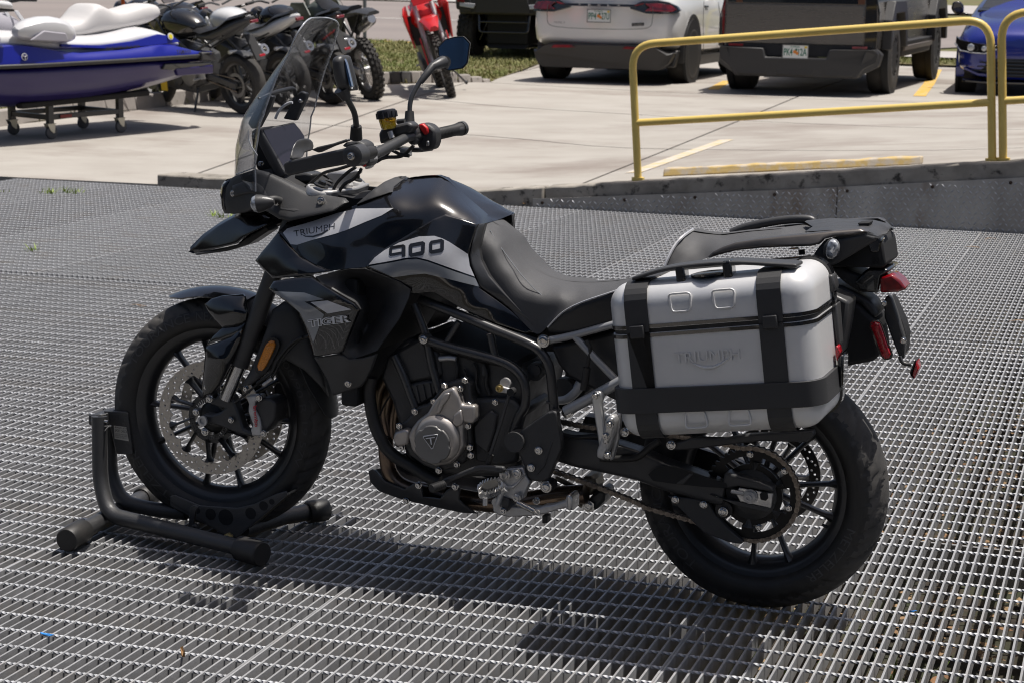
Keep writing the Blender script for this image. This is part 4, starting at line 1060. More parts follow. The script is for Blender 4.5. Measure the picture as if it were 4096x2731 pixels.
# ---------------------------------------------------------------- seats
seat = pan_('seat', 'D', .15, [(1093, 553, .11), (1106, 523, .085), (1121, 511, .038), (1135, 508, .0), (1148, 515, .0), (1166, 537, .0), (1187, 567, .0), (1214, 600, .0), (1248, 625, .0), (1290, 641, .0), (1340, 647, .0), (1400, 645, .0), (1460, 637, .0), (1530, 616, .0), (1535, 626, .05), (1490, 640, .11), (1402, 671, .155), (1335, 694, .165), (1292, 717, .165), (1257, 750, .16), (1233, 767, .15), (1199, 738, .148), (1150, 682, .14), (1110, 614, .125)], M_seat, smooth=True, thick=.010, mirror=True, weld=True, step=6,
           ctrl=[(1150, 560, .085), (1180, 620, .11), (1230, 670, .13), (1290, 668, .12), (1350, 668, .105), (1420, 657, .08), (1210, 700, .145)])
pan_('seat_side', 'D', .16, [(1257, 753, .158), (1292, 719, .165), (1336, 696, .165), (1403, 673, .155), (1470, 650, .13), (1470, 720, .15), (1398, 746, .155), (1320, 768, .155), (1262, 768, .152)], M_seats, thick=.02, mirror=True, puff=.006, w=10)
T_('seat_piping', 'D', .168, [(1258, 752, .163), (1292, 718, .169), (1336, 695, .169), (1403, 672, .159), (1465, 650, .135)], .0022, M_grey1, 6)
T_('seat_stitching', 'D', .13, [(1126, 530, .075), (1142, 556, .086), (1166, 590, .10), (1205, 640, .123), (1250, 682, .136), (1300, 700, .148), (1345, 692, .164)], .0013, M_grey2, 5)
ps = pan_('passenger_seat', 'B1', .1, [(560, 345, .15), (585, 285, .14), (625, 210, .12), (680, 150, .09), (742, 108, .0), (830, 122, .0), (920, 134, .0), (1100, 112, .0), (1300, 96, .0), (1425, 122, .0), (1440, 140, .06), (1300, 150, .13), (1100, 178, .135), (960, 215, .145), (870, 250, .15), (820, 290, .152), (700, 335, .155), (610, 352, .155)], M_seat, thick=.02, mirror=True, weld=True, step=6, ctrl=[(760, 200, .09), (900, 180, .085), (1100, 150, .08)])
T_('seat_piping', 'B1', .1, [(562, 338, .153), (587, 280, .143), (627, 207, .123), (682, 148, .094), (740, 109, .01)], .004, M_grey1, 6)
MB().box(Vector((1.22, 0, .67)), (.5, .2, .10)).make('seat_base', M_dark, bike, 0, bevel=.02)
# trim behind the seat front edge
pan_('side_trim', 'A6', .14, [(1850, 434, .128), (1905, 424, .10), (1880, 520, .118), (1860, 600, .128), (1875, 680, .134), (1930, 790, .142), (2050, 930, .146), (2200, 1090, .146), (2262, 1165, .146), (2245, 1172, .14), (2140, 1072, .142), (2000, 962, .145), (1868, 870, .155), (1804, 720, .157), (1792, 650, .154), (1812, 560, .15)], M_frame, thick=.012, mirror=True, puff=.003, w=5)

# ---------------------------------------------------------------- tail, rack, lights
gr = pan_('grab_rail', 'B1', .15, [(832, 282, .165), (862, 246, .165), (930, 214, .165), (1010, 188, .165), (1150, 166, .165), (1300, 150, .16), (1450, 136, .155), (1600, 118, .145), (1790, 102, .13), (1835, 122, .13), (1760, 140, .14), (1620, 155, .15), (1560, 168, .158), (1530, 200, .165), (1480, 212, .168), (1350, 216, .17), (1180, 222, .17), (1020, 238, .17), (900, 268, .168), (850, 285, .167)], M_titan, mirror=True, thick=.03, puff=.006, w=6)
pan_('rack_plate', 'B1', .0, [(1440, 122, .11), (1490, 90, .03), (1440, 58, -.06), (1590, 44, -.08), (1720, 50, -.07), (1860, 56, -.05), (1940, 76, .0), (1974, 100, .04), (1958, 132, .06), (1900, 148, .09), (1835, 120, .125), (1600, 112, .13)], M_satin, thick=.03, puff=.004, w=5)
P_('rack_hook', 'B1', .04, [(1770, 68), (1850, 62), (1838, 92), (1790, 98)], M_dark, .05, .003)
pan_('rack_edge', 'B1', .1, [(1560, 176, .14), (1640, 156, .14), (1830, 126, .13), (1900, 150, .10), (1960, 136, .06), (1905, 166, .1), (1830, 142, .13), (1650, 176, .14)], M_satin, thick=.02, mirror=True)
T_('grab_loop', 'B1', -.13, [(980, 128), (1080, 92), (1220, 62), (1360, 44), (1470, 45), (1500, 70), (1490, 100)], .011, M_satin)
tc_ = pan_('tail_cover', 'B1', .12, [(1532, 215, .15), (1560, 182, .145), (1640, 168, .14), (1820, 138, .13), (1895, 160, .11), (1880, 182, .112), (1760, 255, .125), (1640, 325, .14), (1570, 345, .148), (1510, 320, .15), (1500, 260, .152)], M_matt, thick=.02, mirror=True, puff=.006, w=8)
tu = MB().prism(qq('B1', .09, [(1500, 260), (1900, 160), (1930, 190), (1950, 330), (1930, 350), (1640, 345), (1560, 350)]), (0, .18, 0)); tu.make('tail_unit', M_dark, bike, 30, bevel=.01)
P_('tail_latch', 'B1', .095, [(1830, 190), (1905, 150), (1925, 180), (1905, 250), (1850, 255)], M_gloss, .05, .004)
P_('tail_latch', 'B1', .09, [(1840, 270), (1905, 265), (1935, 340), (1860, 345)], M_satin, .05, .004)
ri = MB(); rp = q('B1', 1600, 232, .175); 
for_ = panel(pp('B1', .19, [(1612, 168), (1648, 190), (1655, 235), (1640, 275), (1612, 294), (1585, 290), (1572, 255), (1580, 205)]), puff=.012, w=9, thick=.012, smooth=True); rl = for_.mb.make('rear_indicator', M_clear, bike, 40)
P_('indicator_housing', 'B1', .178, [(1602, 166), (1580, 180), (1556, 215), (1552, 265), (1575, 290), (1612, 296), (1640, 280), (1640, 190)], M_satin, .06, .006, rl)
T_('indicator_stalk', 'B1', .13, [(1420, 235), (1425, 265)], .008, M_rub)
P_('amber_marker', 'B1', .155, [(1340, 232), (1350, 224), (1395, 222), (1402, 230)], M_amber, .01, .001)
# tail light and plate hanger
P_('tail_arm', 'B1', .06, [(1600, 345), (1660, 332), (1735, 372), (1800, 395), (1900, 405), (1905, 510), (1780, 500), (1700, 450), (1640, 400)], M_satin, .12, .008)
tl = P_('tail_light_housing', 'B1', .075, [(1752, 440), (1812, 372), (1840, 352), (1945, 352), (1975, 370), (1920, 405), (1900, 508), (1790, 496)], M_gloss, .15, .006)
P_('tail_light', 'B1', .080, [(1912, 408), (1985, 388), (2040, 430), (2078, 484), (2030, 500), (1912, 508)], M_red, .08, .006, tl)
P_('plate_hanger', 'B1', .05, [(1600, 440), (1680, 462), (1780, 512), (1860, 560), (1905, 640), (1880, 670), (1840, 640), (1790, 575), (1700, 540), (1620, 545)], M_satin, .10, .008)
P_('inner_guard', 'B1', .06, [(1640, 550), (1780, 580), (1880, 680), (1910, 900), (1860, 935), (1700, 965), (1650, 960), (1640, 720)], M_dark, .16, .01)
P_('plate_bracket', 'B1', .02, [(1935, 555), (1960, 520), (1985, 540), (2020, 640), (2060, 770), (2070, 830), (2060, 920), (2040, 925), (1990, 800), (1940, 660)], M_satin, .03, .004)
P_('number_plate_frame', 'B1', -.02, [(1975, 530), (2000, 570), (2055, 690), (2078, 775), (2068, 890), (2040, 770), (1985, 610)], M_dark, .07, .003)
rr_ = pan_('rear_reflector', 'B1', .085, [(1880, 686), (1905, 692), (1920, 720), (1950, 810), (1978, 888), (1970, 910), (1945, 914), (1922, 890), (1880, 780), (1855, 715), (1860, 694)], M_redr, puff=.004, w=5, smooth=True)
pan_('reflector_holder', 'B1', .08, [(1880, 676), (1910, 682), (1930, 715), (1962, 810), (1992, 892), (1978, 918), (1945, 922), (1915, 895), (1870, 785), (1848, 715), (1852, 690)], M_gloss, smooth=True)
T_('reflector_arm', 'B1', .03, [(2035, 900), (2052, 935), (2075, 948), (2108, 952)], .005, M_satin)
P_('plate_reflector', 'B1', .05, [(2140, 925), (2153, 985), (2128, 1042), (2105, 1010)], M_redr, .05, .003)
P_('plate_reflector_back', 'B1', .055, [(2132, 922), (2142, 925), (2106, 1012), (2126, 1045), (2112, 1030), (2098, 1005)], M_rub, .05, .002)
for x, y, r in ((1690, 768, .008), (1938, 572, .005), (2058, 802, .006)): bolt('B1', x, y, .09 if x < 1800 else .06, r)
# ---------------------------------------------------------------- engine and frame
eng = P_('engine_block', 'A8', .15, [(262, 560), (300, 440), (430, 320), (560, 330), (900, 420), (1150, 480), (1200, 560), (1160, 760), (1130, 900), (1150, 1130), (1020, 1180), (800, 1190), (620, 1170), (480, 1130), (420, 1040), (390, 900), (340, 720)], M_eng, .30, .012)
P_('cylinder_head', 'A8', .158, [(330, 420), (500, 320), (570, 330), (640, 420), (660, 560), (500, 590), (420, 610)], M_eng, .30, .01)
P_('cylinder_block', 'A8', .165, [(425, 615), (500, 592), (640, 570), (660, 610), (600, 690), (500, 745), (460, 750)], M_eng, .30, .006)
for i in range(5): P_('cylinder_rib', 'A8', .17, [(440+i*42, 625-i*8), (452+i*42, 622-i*8), (480+i*38, 735-i*18), (468+i*38, 740-i*18)], M_eng, .02, .001)
P_('head_cover', 'A8', .162, [(480, 330), (560, 320), (900, 400), (1130, 470), (1150, 520), (900, 480), (700, 420), (560, 400)], M_dark, .30, .01)
oc = P_('crankcase_cover', 'A8', .195, [(344, 940), (352, 905), (380, 862), (440, 820), (480, 768), (505, 745), (560, 730), (600, 690), (655, 612), (720, 585), (790, 568), (832, 600), (838, 700), (862, 730), (880, 820), (830, 870), (840, 990), (800, 1080), (740, 1130), (640, 1155), (540, 1115), (450, 1050), (430, 1012), (360, 1000)], M_eng, .06, .006)
ac = P_('alternator_cover', 'A8', .225, [(440, 930), (462, 880), (498, 832), (560, 785), (604, 712), (660, 648), (722, 622), (765, 690), (775, 735), (862, 738), (866, 830), (842, 858), (790, 842), (785, 890), (792, 990), (755, 1060), (700, 1108), (610, 1118), (525, 1085), (462, 1020)], M_brz, .035, .010, bseg=3)
P_('cover_rib', 'A8', .233, [(612, 790), (640, 700), (668, 662), (700, 660), (692, 700), (660, 740), (640, 790)], M_brz, .014, .004, ac)
P_('cover_web', 'A8', .232, [(720, 800), (770, 760), (788, 830), (782, 860), (740, 880), (715, 850)], M_brz, .02, .006, ac)
P_('oil_filler', 'A8', .222, [(344, 940), (358, 905), (420, 885), (450, 900), (440, 985), (380, 1000), (355, 985)], M_brz, .04, .012, ac)
ccx = q('A8', 605, 965, .0); r_c = 165/1.5683*.5742/PXM
C_('alternator_dome', 'A8', 612, 958, .245, r_c, .03, M_brz, ac, 40, [(0, r_c*.80), (.004, r_c*.9), (.012, r_c), (.03, r_c)])
r_i = 132/1.5683*.5742/PXM
cp_ = MB(); c0 = q('A8', 592, 985, .252); pts = []
for i in range(72):
    a = 2*math.pi*i/72; r = r_i*(1-.07*(1 if (i % 12) in (0, 1, 2) else 0)); pts.append((c0.x+r*math.cos(a), c0.y, c0.z+r*math.sin(a)))
cp_.prism(pts, (0, .02, 0)); dome = cp_.make('alternator_cap', M_gun, ac, 35, bevel=.003)
P_('cover_badge', 'A8', .2545, [(538, 928), (622, 916), (630, 922), (598, 1010), (588, 1012), (534, 936)], M_white, .004, .001, ac)
P_('cover_badge', 'A8', .2555, [(543, 934), (620, 922), (624, 926), (595, 1003), (590, 1004), (541, 940)], M_blackp, .004, 0, ac)
bq = BVHTree.FromPolygons([q('A8', x, y, .2558) for x, y in ((450, 850), (750, 850), (750, 1100), (450, 1100))], [(0, 1, 2, 3)])
text_decal('badge_letter', 'T', [px('A8', 572, 985), px('A8', 606, 980), px('A8', 552, 942), px('A8', 612, 933)], bq, M_white, ac, off=.0008)
for x, y in ((672, 612), (770, 632), (800, 578), (605, 713), (485, 775), (388, 866), (827, 731), (818, 864), (830, 1000), (750, 1108), (635, 1144), (405, 1000), (836, 1050)): bolt('A8', x, y, .205 if y < 900 else .2, .0078, hexa=True)
P_('sprocket_cover', 'A8', .185, [(850, 870), (880, 830), (960, 765), (1002, 800), (985, 900), (940, 1040), (860, 980)], M_satin, .03, .005)
P_('gearbox_case', 'A8', .175, [(830, 700), (980, 690), (1100, 700), (1180, 780), (1150, 900), (1130, 1100), (1000, 1120), (860, 1090)], M_eng, .2, .01)
for L_ in (-1, 1):
    mi = (L_ < 0)
    if mi: continue
    T_('frame_tube', 'A8', .165, [(520, 78, .15), (760, 170), (980, 262), (1200, 352), (1280, 410), (1330, 500), (1348, 640), (1356, 720), (1368, 830)], .0128, M_frame, 14, mirror=True)
    T_('frame_tube', 'A8', .17, [(545, 322), (700, 372), (900, 425), (1020, 460), (1105, 505), (1160, 570), (1182, 650), (1175, 740), (1140, 800), (1115, 870), (1100, 930)], .0125, M_frame, 14, mirror=True)
    T_('frame_tube', 'A8', .165, [(478, 105), (530, 230), (560, 330), (590, 480), (640, 650)], .0105, M_frame, 12, mirror=True)
    T_('frame_tube', 'A8', .165, [(355, 425), (410, 540), (455, 660), (490, 750)], .0110, M_frame, 12, mirror=True)
    T_('frame_strut', 'A8', .165, [(762, 215), (685, 342)], .0088, M_frame, 12, mirror=True)
    T_('frame_strut', 'A8', .165, [(958, 290), (988, 432)], .0100, M_frame, 12, mirror=True)
C_('frame_cap', 'A8', 1238, 528, .13, 62/1.5683*.5742/PXM, .03, M_satin); C_('frame_cap', 'A8', 1242, 520, .136, 36/1.5683*.5742/PXM, .01, M_matt)
for x, y, L in ((1345, 712, .165), (1120, 862, .17)): 
    p = q('A8', x, y, L); MB().lathe(p+Vector((0, 0, -.004)), (0, 0, 1), [(0, .0145), (.005, .0145)], 16).make('frame_collar', M_frame, bike, 40)
hz = T_('coolant_hose', 'A8', .17, [(215, 560), (200, 640), (208, 740), (235, 860), (280, 960), (320, 1020), (390, 1075), (470, 1120), (560, 1180), (640, 1215)], .0165, M_rub, 14)
for pts in ([(310, 560), (262, 640), (250, 740), (275, 840), (310, 930)], [(352, 600), (320, 700), (306, 800), (330, 930)], [(405, 630), (385, 720), (362, 830), (360, 940)]): T_('exhaust_header', 'A8', .1, pts, .0165, M_copper, 14)
T_('exhaust_header', 'A8', .11, [(300, 930), (308, 1060), (325, 1150), (370, 1215), (440, 1255), (560, 1290)], .021, M_copper, 16)
T_('exhaust_pipe', 'A8', .08, [(520, 1275), (700, 1305), (900, 1340), (1100, 1350), (1350, 1310), (1560, 1290)], .026, M_copper, 18)
T_('lambda_cable', 'A8', .13, [(318, 540), (335, 590), (355, 640), (300, 720), (265, 800)], .0025, M_rub, 6)
P_('hose_clip', 'A8', .14, [(330, 560), (368, 548), (372, 572), (336, 588)], mat('green_fitting', (.28, .30, .16), .5), .02, .003)
sk = pan_('bash_plate', 'A8', .12, [(194, 1150, .09), (215, 1138, .10), (240, 1145, .11), (300, 1212, .135), (420, 1262, .145), (488, 1222, .15), (520, 1225, .15), (535, 1310, .15), (640, 1322, .15), (690, 1265, .15), (745, 1240, .15), (768, 1262, .15), (762, 1330, .15), (800, 1365, .148), (872, 1415, .14), (780, 1410, .13), (600, 1372, .12), (400, 1325, .115), (260, 1275, .10), (205, 1215, .09)], M_satin, thick=.006, mirror=True, puff=.004, w=5)
bo = MB(); row = [(194, 1150, .09), (205, 1215, .09), (260, 1275, .10), (400, 1325, .115), (600, 1372, .12), (780, 1410, .13)]
bo.loft([[Vector((p.x, p.y*(1-t/4), p.z-.008*math.sin(math.pi*t/8))) for t in range(9)] for p in [q('A8', *a) for a in row]], closed=False, cap=False); bo.make('bash_plate_belly', M_satin, bike, 40)
for x, y in ((508, 1238), (738, 1246), (430, 1335)): bolt('A8', x, y, .156 if y < 1300 else .13, .0075)
# gear lever, link rod
P_('gear_lever', 'A8', .245, [(628, 1225), (668, 1196), (740, 1168), (822, 1134), (880, 1115), (920, 1113), (1040, 1122), (1050, 1150), (1020, 1165), (905, 1148), (850, 1160), (760, 1195), (690, 1225), (650, 1245)], M_satin, .014, .004)
lv = MB(); p0, p1 = q('A8', 588, 1258, .30), q('A8', 668, 1232, .255)
lv.tube([p0+(p1-p0)*t for t in np.linspace(0, 1, 13)], [.0125 if i % 2 else .0095 for i in range(13)], 14); lv.make('lever_rubber', M_rub, bike, 40)
T_('gear_link_rod', 'A8', .225, [(1082, 655), (1020, 860), (955, 1055)], .0048, M_satin, 8, smooth=False)
T_('rod_end', 'A8', .225, [(962, 1045), (944, 1105)], .0085, M_rub, 10); MB().lathe(q('A8', 1084, 655, .235), (0, 1, 0), [(0, .010), (.02, .010)], 14).make('rod_ball', M_dark, bike, 40)
P_('gear_crank', 'A8', .222, [(988, 622), (1000, 608), (1098, 638), (1106, 655), (1095, 668), (1000, 655), (990, 645)], M_cast, .012, .003)
bolt('A8', 1015, 630, .226, .008, mat('brass_pin', (.45, .34, .14), .35, .9)); MB().lathe(q('A8', 1050, 600, .21), (0, 1, 0), [(0, .014), (.01, .014), (.01, .009), (.02, .009)], 18).make('shaft_boss', M_cast, bike, 40)
bolt('A8', 990, 716, .19, .0075, hexa=True)
for x, y, r in ((730, 442, .006), (850, 470, .005), (915, 478, .006), (790, 510, .004)): T_('engine_hose', 'A8', .16, [(x, y), (x+20, y+60), (x+18, y+130), (x+40, y+190)], r, M_rub, 8)
T_('fuel_line', 'A8', .165, [(640, 445), (700, 440), (745, 445)], .007, M_cast, 8); P_('cylinder_cap', 'A8', .165, [(905, 480), (925, 480), (928, 555), (902, 555)], M_satin, .02, .003)
# guard plate over the pivot
gp = pan_('frame_guard', 'A8', .205, [(1152, 892), (1240, 828), (1335, 765), (1376, 772), (1385, 850), (1405, 960), (1405, 1010), (1370, 1090), (1325, 1195), (1290, 1216), (1200, 1206), (1178, 1130), (1160, 1090), (1150, 1060), (1130, 1030), (1120, 960), (1140, 920)], M_matt, thick=.02, puff=.006, w=5)
P_('guard_recess_shade', 'A8', .21, [(1188, 902), (1310, 828), (1326, 838), (1322, 870), (1240, 912), (1205, 912)], M_dark, .01, .002)  # dark patch on the guard colours in the shade of a recess
rr = 70/1.5683*.5742/PXM; C_('guard_boss', 'A8', 1106, 968, .222, rr, .04, M_matt, None, 36, [(0, rr*.72), (.0, rr*.98), (.004, rr), (.04, rr)])
C_('boss_face', 'A8', 1106, 968, .2215, rr*.70, .01, M_dark, None, 30, [(0, rr*.4), (.001, rr*.45), (.003, rr*.68), (.01, rr*.7)])
P_('guard_crease', 'A8', .2135, [(1335, 965), (1355, 955), (1300, 1120), (1250, 1180), (1240, 1172), (1290, 1110)], M_matt, .01, .003)
for x, y in ((1262, 1018), (1214, 1127)): bolt('A8', x, y, .214, .0085)
# foot peg
P_('peg_bracket', 'B7', .215, [(690, 548), (830, 530), (912, 532), (935, 610), (1000, 712), (930, 850), (915, 920), (850, 948), (795, 930), (660, 905), (640, 880), (665, 830), (720, 790), (655, 700), (610, 660), (650, 620)], M_cast, .03, .006)
P_('peg_bracket_rib', 'B7', .222, [(575, 668), (600, 648), (630, 665), (720, 770), (800, 745), (930, 610), (938, 625), (850, 740), (790, 790), (720, 810), (690, 800), (600, 690)], M_cast, .02, .005)
for x, y, r in ((686, 620, .0150), (835, 602, .0135), (836, 905, .012)): bolt('B7', x, y, .228, r*.75, M_alu)
pg = MB(); base = qq('B7', .30, [(350, 800, .325), (400, 745, .30), (500, 705, .27), (590, 690, .25), (640, 730, .24), (645, 790, .25), (560, 835, .28), (440, 870, .31), (370, 850, .325)]); dn = Vector((0, 0, -.014))
pg.prism(base, dn); peg = pg.make('foot_peg', M_alu, bike, 30, bevel=.002)
tm = MB(); n = len(base)
for i in range(n):
    a, b = base[i], base[(i+1) % n]; k = max(1, int((b-a).length/.010))
    for j in range(k):
        p = a+(b-a)*j/k; e = a+(b-a)*(j+1)/k; m_ = (p+e)/2; o = ((b-a).cross(Vector((0, 0, 1)))).normalized()*.003
        tm.add([p, e, m_+Vector((0, 0, .011)), p-o, e-o, m_-o+Vector((0, 0, .010))], [(0, 1, 2), (5, 4, 3), (0, 2, 5, 3), (1, 4, 5, 2)])
tag(tm.make('peg_teeth', M_alu, peg, 0), kind='stuff')
cc_ = sum(base, Vector())/n; MB().prism([cc_+(p-cc_)*.72+Vector((0, 0, .001)) for p in base], (0, 0, .008)).make('peg_rubber', M_rub, peg, 30, bevel=.002)
T_('peg_hanger', 'B7', .24, [(700, 800), (650, 850), (620, 920), (600, 980)], .007, M_cast, 10); T_('peg_feeler', 'B7', .31, [(440, 905), (438, 1000)], .006, M_cast, 10)
# side stand
ss = P_('side_stand', 'B7', .20, [(525, 960), (560, 920), (600, 925), (640, 1000), (900, 1020), (1120, 1030), (1180, 1005), (1300, 990), (1440, 945), (1460, 880), (1500, 870), (1530, 930), (1525, 1070), (1470, 1065), (1440, 1030), (1200, 1110), (1000, 1140), (720, 1150), (600, 1120), (535, 1080)], M_cast, .03, .008)
P_('stand_foot', 'B7', .235, [(1462, 878), (1505, 868), (1532, 930), (1528, 1072), (1470, 1062)], M_alu, .06, .004, ss)
P_('stand_pivot', 'B7', .225, [(640, 890), (740, 930), (745, 1010), (700, 1100), (660, 1110), (640, 1060)], M_satin, .05, .008)
MB().lathe(q('B7', 572, 965, .21), (0, 1, 0), [(0, .011), (.03, .011)], 16).make('stand_pin', M_cast, ss, 40)
for x, y, r in ((667, 1073, .007), (1083, 948, .0075), (1205, 770, .012)): bolt('B7', x, y, .23 if x < 1000 else .19, r)
C_('pivot_boss', 'B7', 1205, 770, .185, .0165, .04, M_dark)
a_, b_ = q('B7', 842, 968, .23), q('B7', 1060, 1075, .23); d_ = (b_-a_).normalized(); u_ = Vector((0, 1, 0)); w_ = d_.cross(u_)
MB().tube([a_+d_*((b_-a_).length*t/150)+(u_*math.cos(t*.63)+w_*math.sin(t*.63))*.0062 for t in range(151)], .0016, 6).make('stand_spring', M_chrome, bike, 60)
T_('spring_hook', 'B7', .23, [(1055, 1070), (1110, 1110), (1130, 1090), (1100, 1060)], .002, M_chrome, 6); P_('stand_stop', 'B7', .18, [(1150, 1130), (1220, 1130), (1218, 1230), (1152, 1232)], M_rub, .03, .003)
# linkage
for pts, w in (([(1300, 760), (1500, 850), (1690, 960)], .008), ([(1330, 660), (1500, 740), (1690, 850)], .007), ([(1290, 810), (1480, 905), (1660, 1010)], .006)): T_('linkage_arm', 'B7', .05, pts, w, mat('linkage_metal', (.24, .215, .17), .42, .7), 10)
P_('linkage_rocker', 'B7', .06, [(1690, 980), (1790, 860), (1880, 800), (1945, 850), (1930, 950), (1840, 1060), (1760, 1080), (1680, 1050)], M_satin, .09, .008); bolt('B7', 1735, 1010, .07, .014, hexa=True)
P_('shock_mount', 'B7', .05, [(1650, 640), (1800, 640), (1830, 760), (1800, 880), (1700, 890), (1660, 760)], mat('linkage_metal', (.24, .215, .17), .42, .7), .08, .01)
# swingarm
sw = pan_('swingarm', 'A8', .13, [(1395, 905, .125), (1480, 925, .13), (1650, 945, .13), (1790, 985, .128), (1882, 1015, .125), (2050, 1090, .125), (2230, 1150, .126), (2400, 1212, .130), (2440, 1240, .130), (2420, 1360, .130), (2390, 1362, .130), (2200, 1310, .126), (2050, 1270, .124), (1882, 1208, .126), (1700, 1165, .128), (1500, 1125, .128), (1370, 1085, .125), (1360, 1000, .12)], M_satin, thick=.045, puff=.012, w=9, mirror=True, ctrl=[(1650, 1060, .135)])
pan_('swingarm_recess_shade', 'B2', .151, [(335, 515), (380, 475), (450, 455), (520, 460), (650, 505), (880, 575), (890, 600), (860, 610), (700, 600), (480, 575), (370, 560)], M_dark, thick=.004, back=False)  # no hollow modelled: dark skin on the arm paints its shade
P_('swingarm_web', 'B2', .153, [(530, 580), (620, 510), (650, 512), (580, 585)], M_satin, .006, .002)
P_('chain_adjuster', 'B2', .148, [(968, 605), (1205, 650), (1190, 752), (975, 705), (950, 660)], M_alu, .012, .002); P_('adjuster_slot', 'B2', .1488, [(1112, 652), (1130, 636), (1168, 645), (1174, 680), (1155, 700), (1118, 690)], M_dark, .004, .001)
ax_ = MB(); ac_ = q('B2', 1048, 668, .150); ax_.lathe(ac_, (0, -1, 0), [(0, .0185), (.003, .0185), (.003, .013)], 20); ax_.lathe(ac_, (0, -1, 0), [(.003, .0150), (.012, .0145), (.013, .010), (.013, .008), (.020, .008), (.020, .005), (.016, .005)], 12); ax_.make('rear_axle_nut', M_cast, bike, 30)
T_('adjuster_bolt', 'B2', .15, [(915, 632), (1000, 650)], .0055, M_cast, 8)
P_('swingarm_tip', 'B2', .150, [(870, 500), (1110, 568), (1205, 608), (1205, 640), (960, 600), (880, 620), (850, 570)], M_satin, .05, .006); P_('swingarm_tip', 'B2', .150, [(870, 690), (970, 705), (1190, 752), (1165, 778), (960, 735), (850, 690), (760, 655)], M_satin, .05, .006)
P_('axle_shield', 'B2', .135, [(870, 610), (940, 600), (1000, 620), (980, 700), (880, 690)], M_dark, .03, .003)
# chain guards
P_('chain_guard', 'B2', .128, [(488, 300), (560, 290), (640, 262), (870, 268), (1000, 242), (1250, 225), (1485, 212), (1492, 245), (1445, 292), (1250, 288), (1100, 287), (880, 312), (650, 342), (515, 350)], M_satin, .03, .004)
P_('chain_guide', 'B2', .132, [(468, 662), (690, 690), (755, 715), (800, 790), (880, 880), (1000, 985), (985, 1002), (900, 990), (720, 920), (600, 800)], M_matt, .02, .003)
for x, y, r in ((496, 310, .0095), (526, 691, .008), (722, 725, .008), (859, 775, .010)): bolt('B2', x, y, .135, r)
C_('guide_roller', 'B2', 862, 762, .13, .022, .03, M_rub)
T_('swingarm_cable', 'A8', .15, [(1650, 1068), (1760, 1072), (1882, 1060), (1960, 1000), (2020, 960)], .009, M_rub, 10)
T_('brake_line', 'A8', .14, [(1400, 915), (1480, 935), (1600, 930), (1700, 935)], .006, M_rub, 8)
# subframe and passenger peg
T_('subframe_tube', 'A8', .165, [(1300, 335), (1400, 318), (1500, 295), (1700, 240), (1800, 215)], .0095, M_sub, 12, smooth=False); T_('subframe_tube', 'A8', .165, [(1488, 305), (1600, 425), (1740, 570), (1900, 735)], .0095, M_sub, 12, smooth=False)
T_('subframe_tube', 'A8', .175, [(1430, 775), (1590, 690), (1750, 600), (1900, 520)], .0140, M_sub, 14, smooth=False)
P_('subframe_gusset', 'A8', .165, [(1440, 322), (1500, 292), (1560, 285), (1500, 320)], M_sub, .015, .003)
for x, y in ((1292, 335), (1443, 778)): bolt('A8', x, y, .178, .013, M_chrome); 
P_('side_panel', 'A8', .12, [(1330, 370), (1480, 335), (1800, 260), (1800, 740), (1600, 640), (1440, 560), (1380, 480)], M_satin, .24, .01)
P_('rear_shock_body', 'A8', .05, [(1380, 600), (1500, 560), (1560, 640), (1500, 740), (1420, 790), (1370, 740)], M_dark, .1, .01)
T_('shock_cable', 'A8', .17, [(1560, 330), (1585, 380), (1570, 480), (1550, 560)], .005, M_rub, 8); T_('cable_plug', 'A8', .17, [(1565, 500), (1545, 640)], .010, M_rub, 10, smooth=False)
C_('rear_cap', 'A8', 1410, 640, .11, .030, .03, M_satin); T_('shock_hose', 'A8', .10, [(1370, 700), (1440, 690), (1500, 640), (1530, 590)], .014, M_case, 12)
pz = P_('peg_arm', 'B1', .20, [(100, 1140), (125, 1115), (160, 1118), (178, 1150), (165, 1200), (185, 1330), (200, 1480), (180, 1530), (150, 1490), (135, 1380), (105, 1200)], mat('pale_aluminium', (.70, .70, .69), .35, .7), .02, .006)
P_('peg_arm', 'B1', .20, [(262, 1255), (290, 1255), (270, 1420), (235, 1550), (215, 1555)], M_cast, .02, .004, pz)
pf = P_('passenger_peg', 'B1', .235, [(165, 1400), (190, 1300), (205, 1275), (240, 1268), (255, 1300), (240, 1400), (215, 1470), (180, 1555), (130, 1535), (135, 1490)], M_cast, .035, .007)
P_('peg_rubber', 'B1', .24, [(178, 1390), (198, 1305), (215, 1285), (238, 1290), (242, 1320), (225, 1400), (205, 1450), (175, 1450)], M_alu, .01, .004, pf)
for x, y in ((128, 1148), (217, 1328), (193, 1400), (205, 1520)): bolt('B1', x, y, .242 if x > 150 else .205, .0075)

# ---------------------------------------------------------------- side case
def bxz(x, y, La, Lb):
    a, b = B(*px('B1', x, y), La), B(*px('B1', x, y), Lb); return Vector((a.x, a.y, b.z))
ctl, ctr, cbr, cbl = bxz(214, 428, .445, .43), bxz(1582, 312, .29, .42), bxz(1668, 1330, .30, .44), bxz(300, 1425, .455, .46)
ctl.z -= .006; ctr.z -= .016; cbr.z -= .006; cbl.z -= .006
for c_ in (ctl, ctr, cbr, cbl): c_.x -= .006
sx = ((ctr-ctl)+(cbr-cbl))/2; sx.y = 0; Wc = sx.length; ex = sx.normalized(); ez = Vector((-ex.z, 0, ex.x)); Hc = (((ctl-cbl).dot(ez))+((ctr-cbr).dot(ez)))/2
c0 = (ctl+ctr+cbr+cbl)/4; c0.y = -.472; Dc = .215; sh_ = ((ctl+ctr)/2-(cbl+cbr)/2).dot(ex)
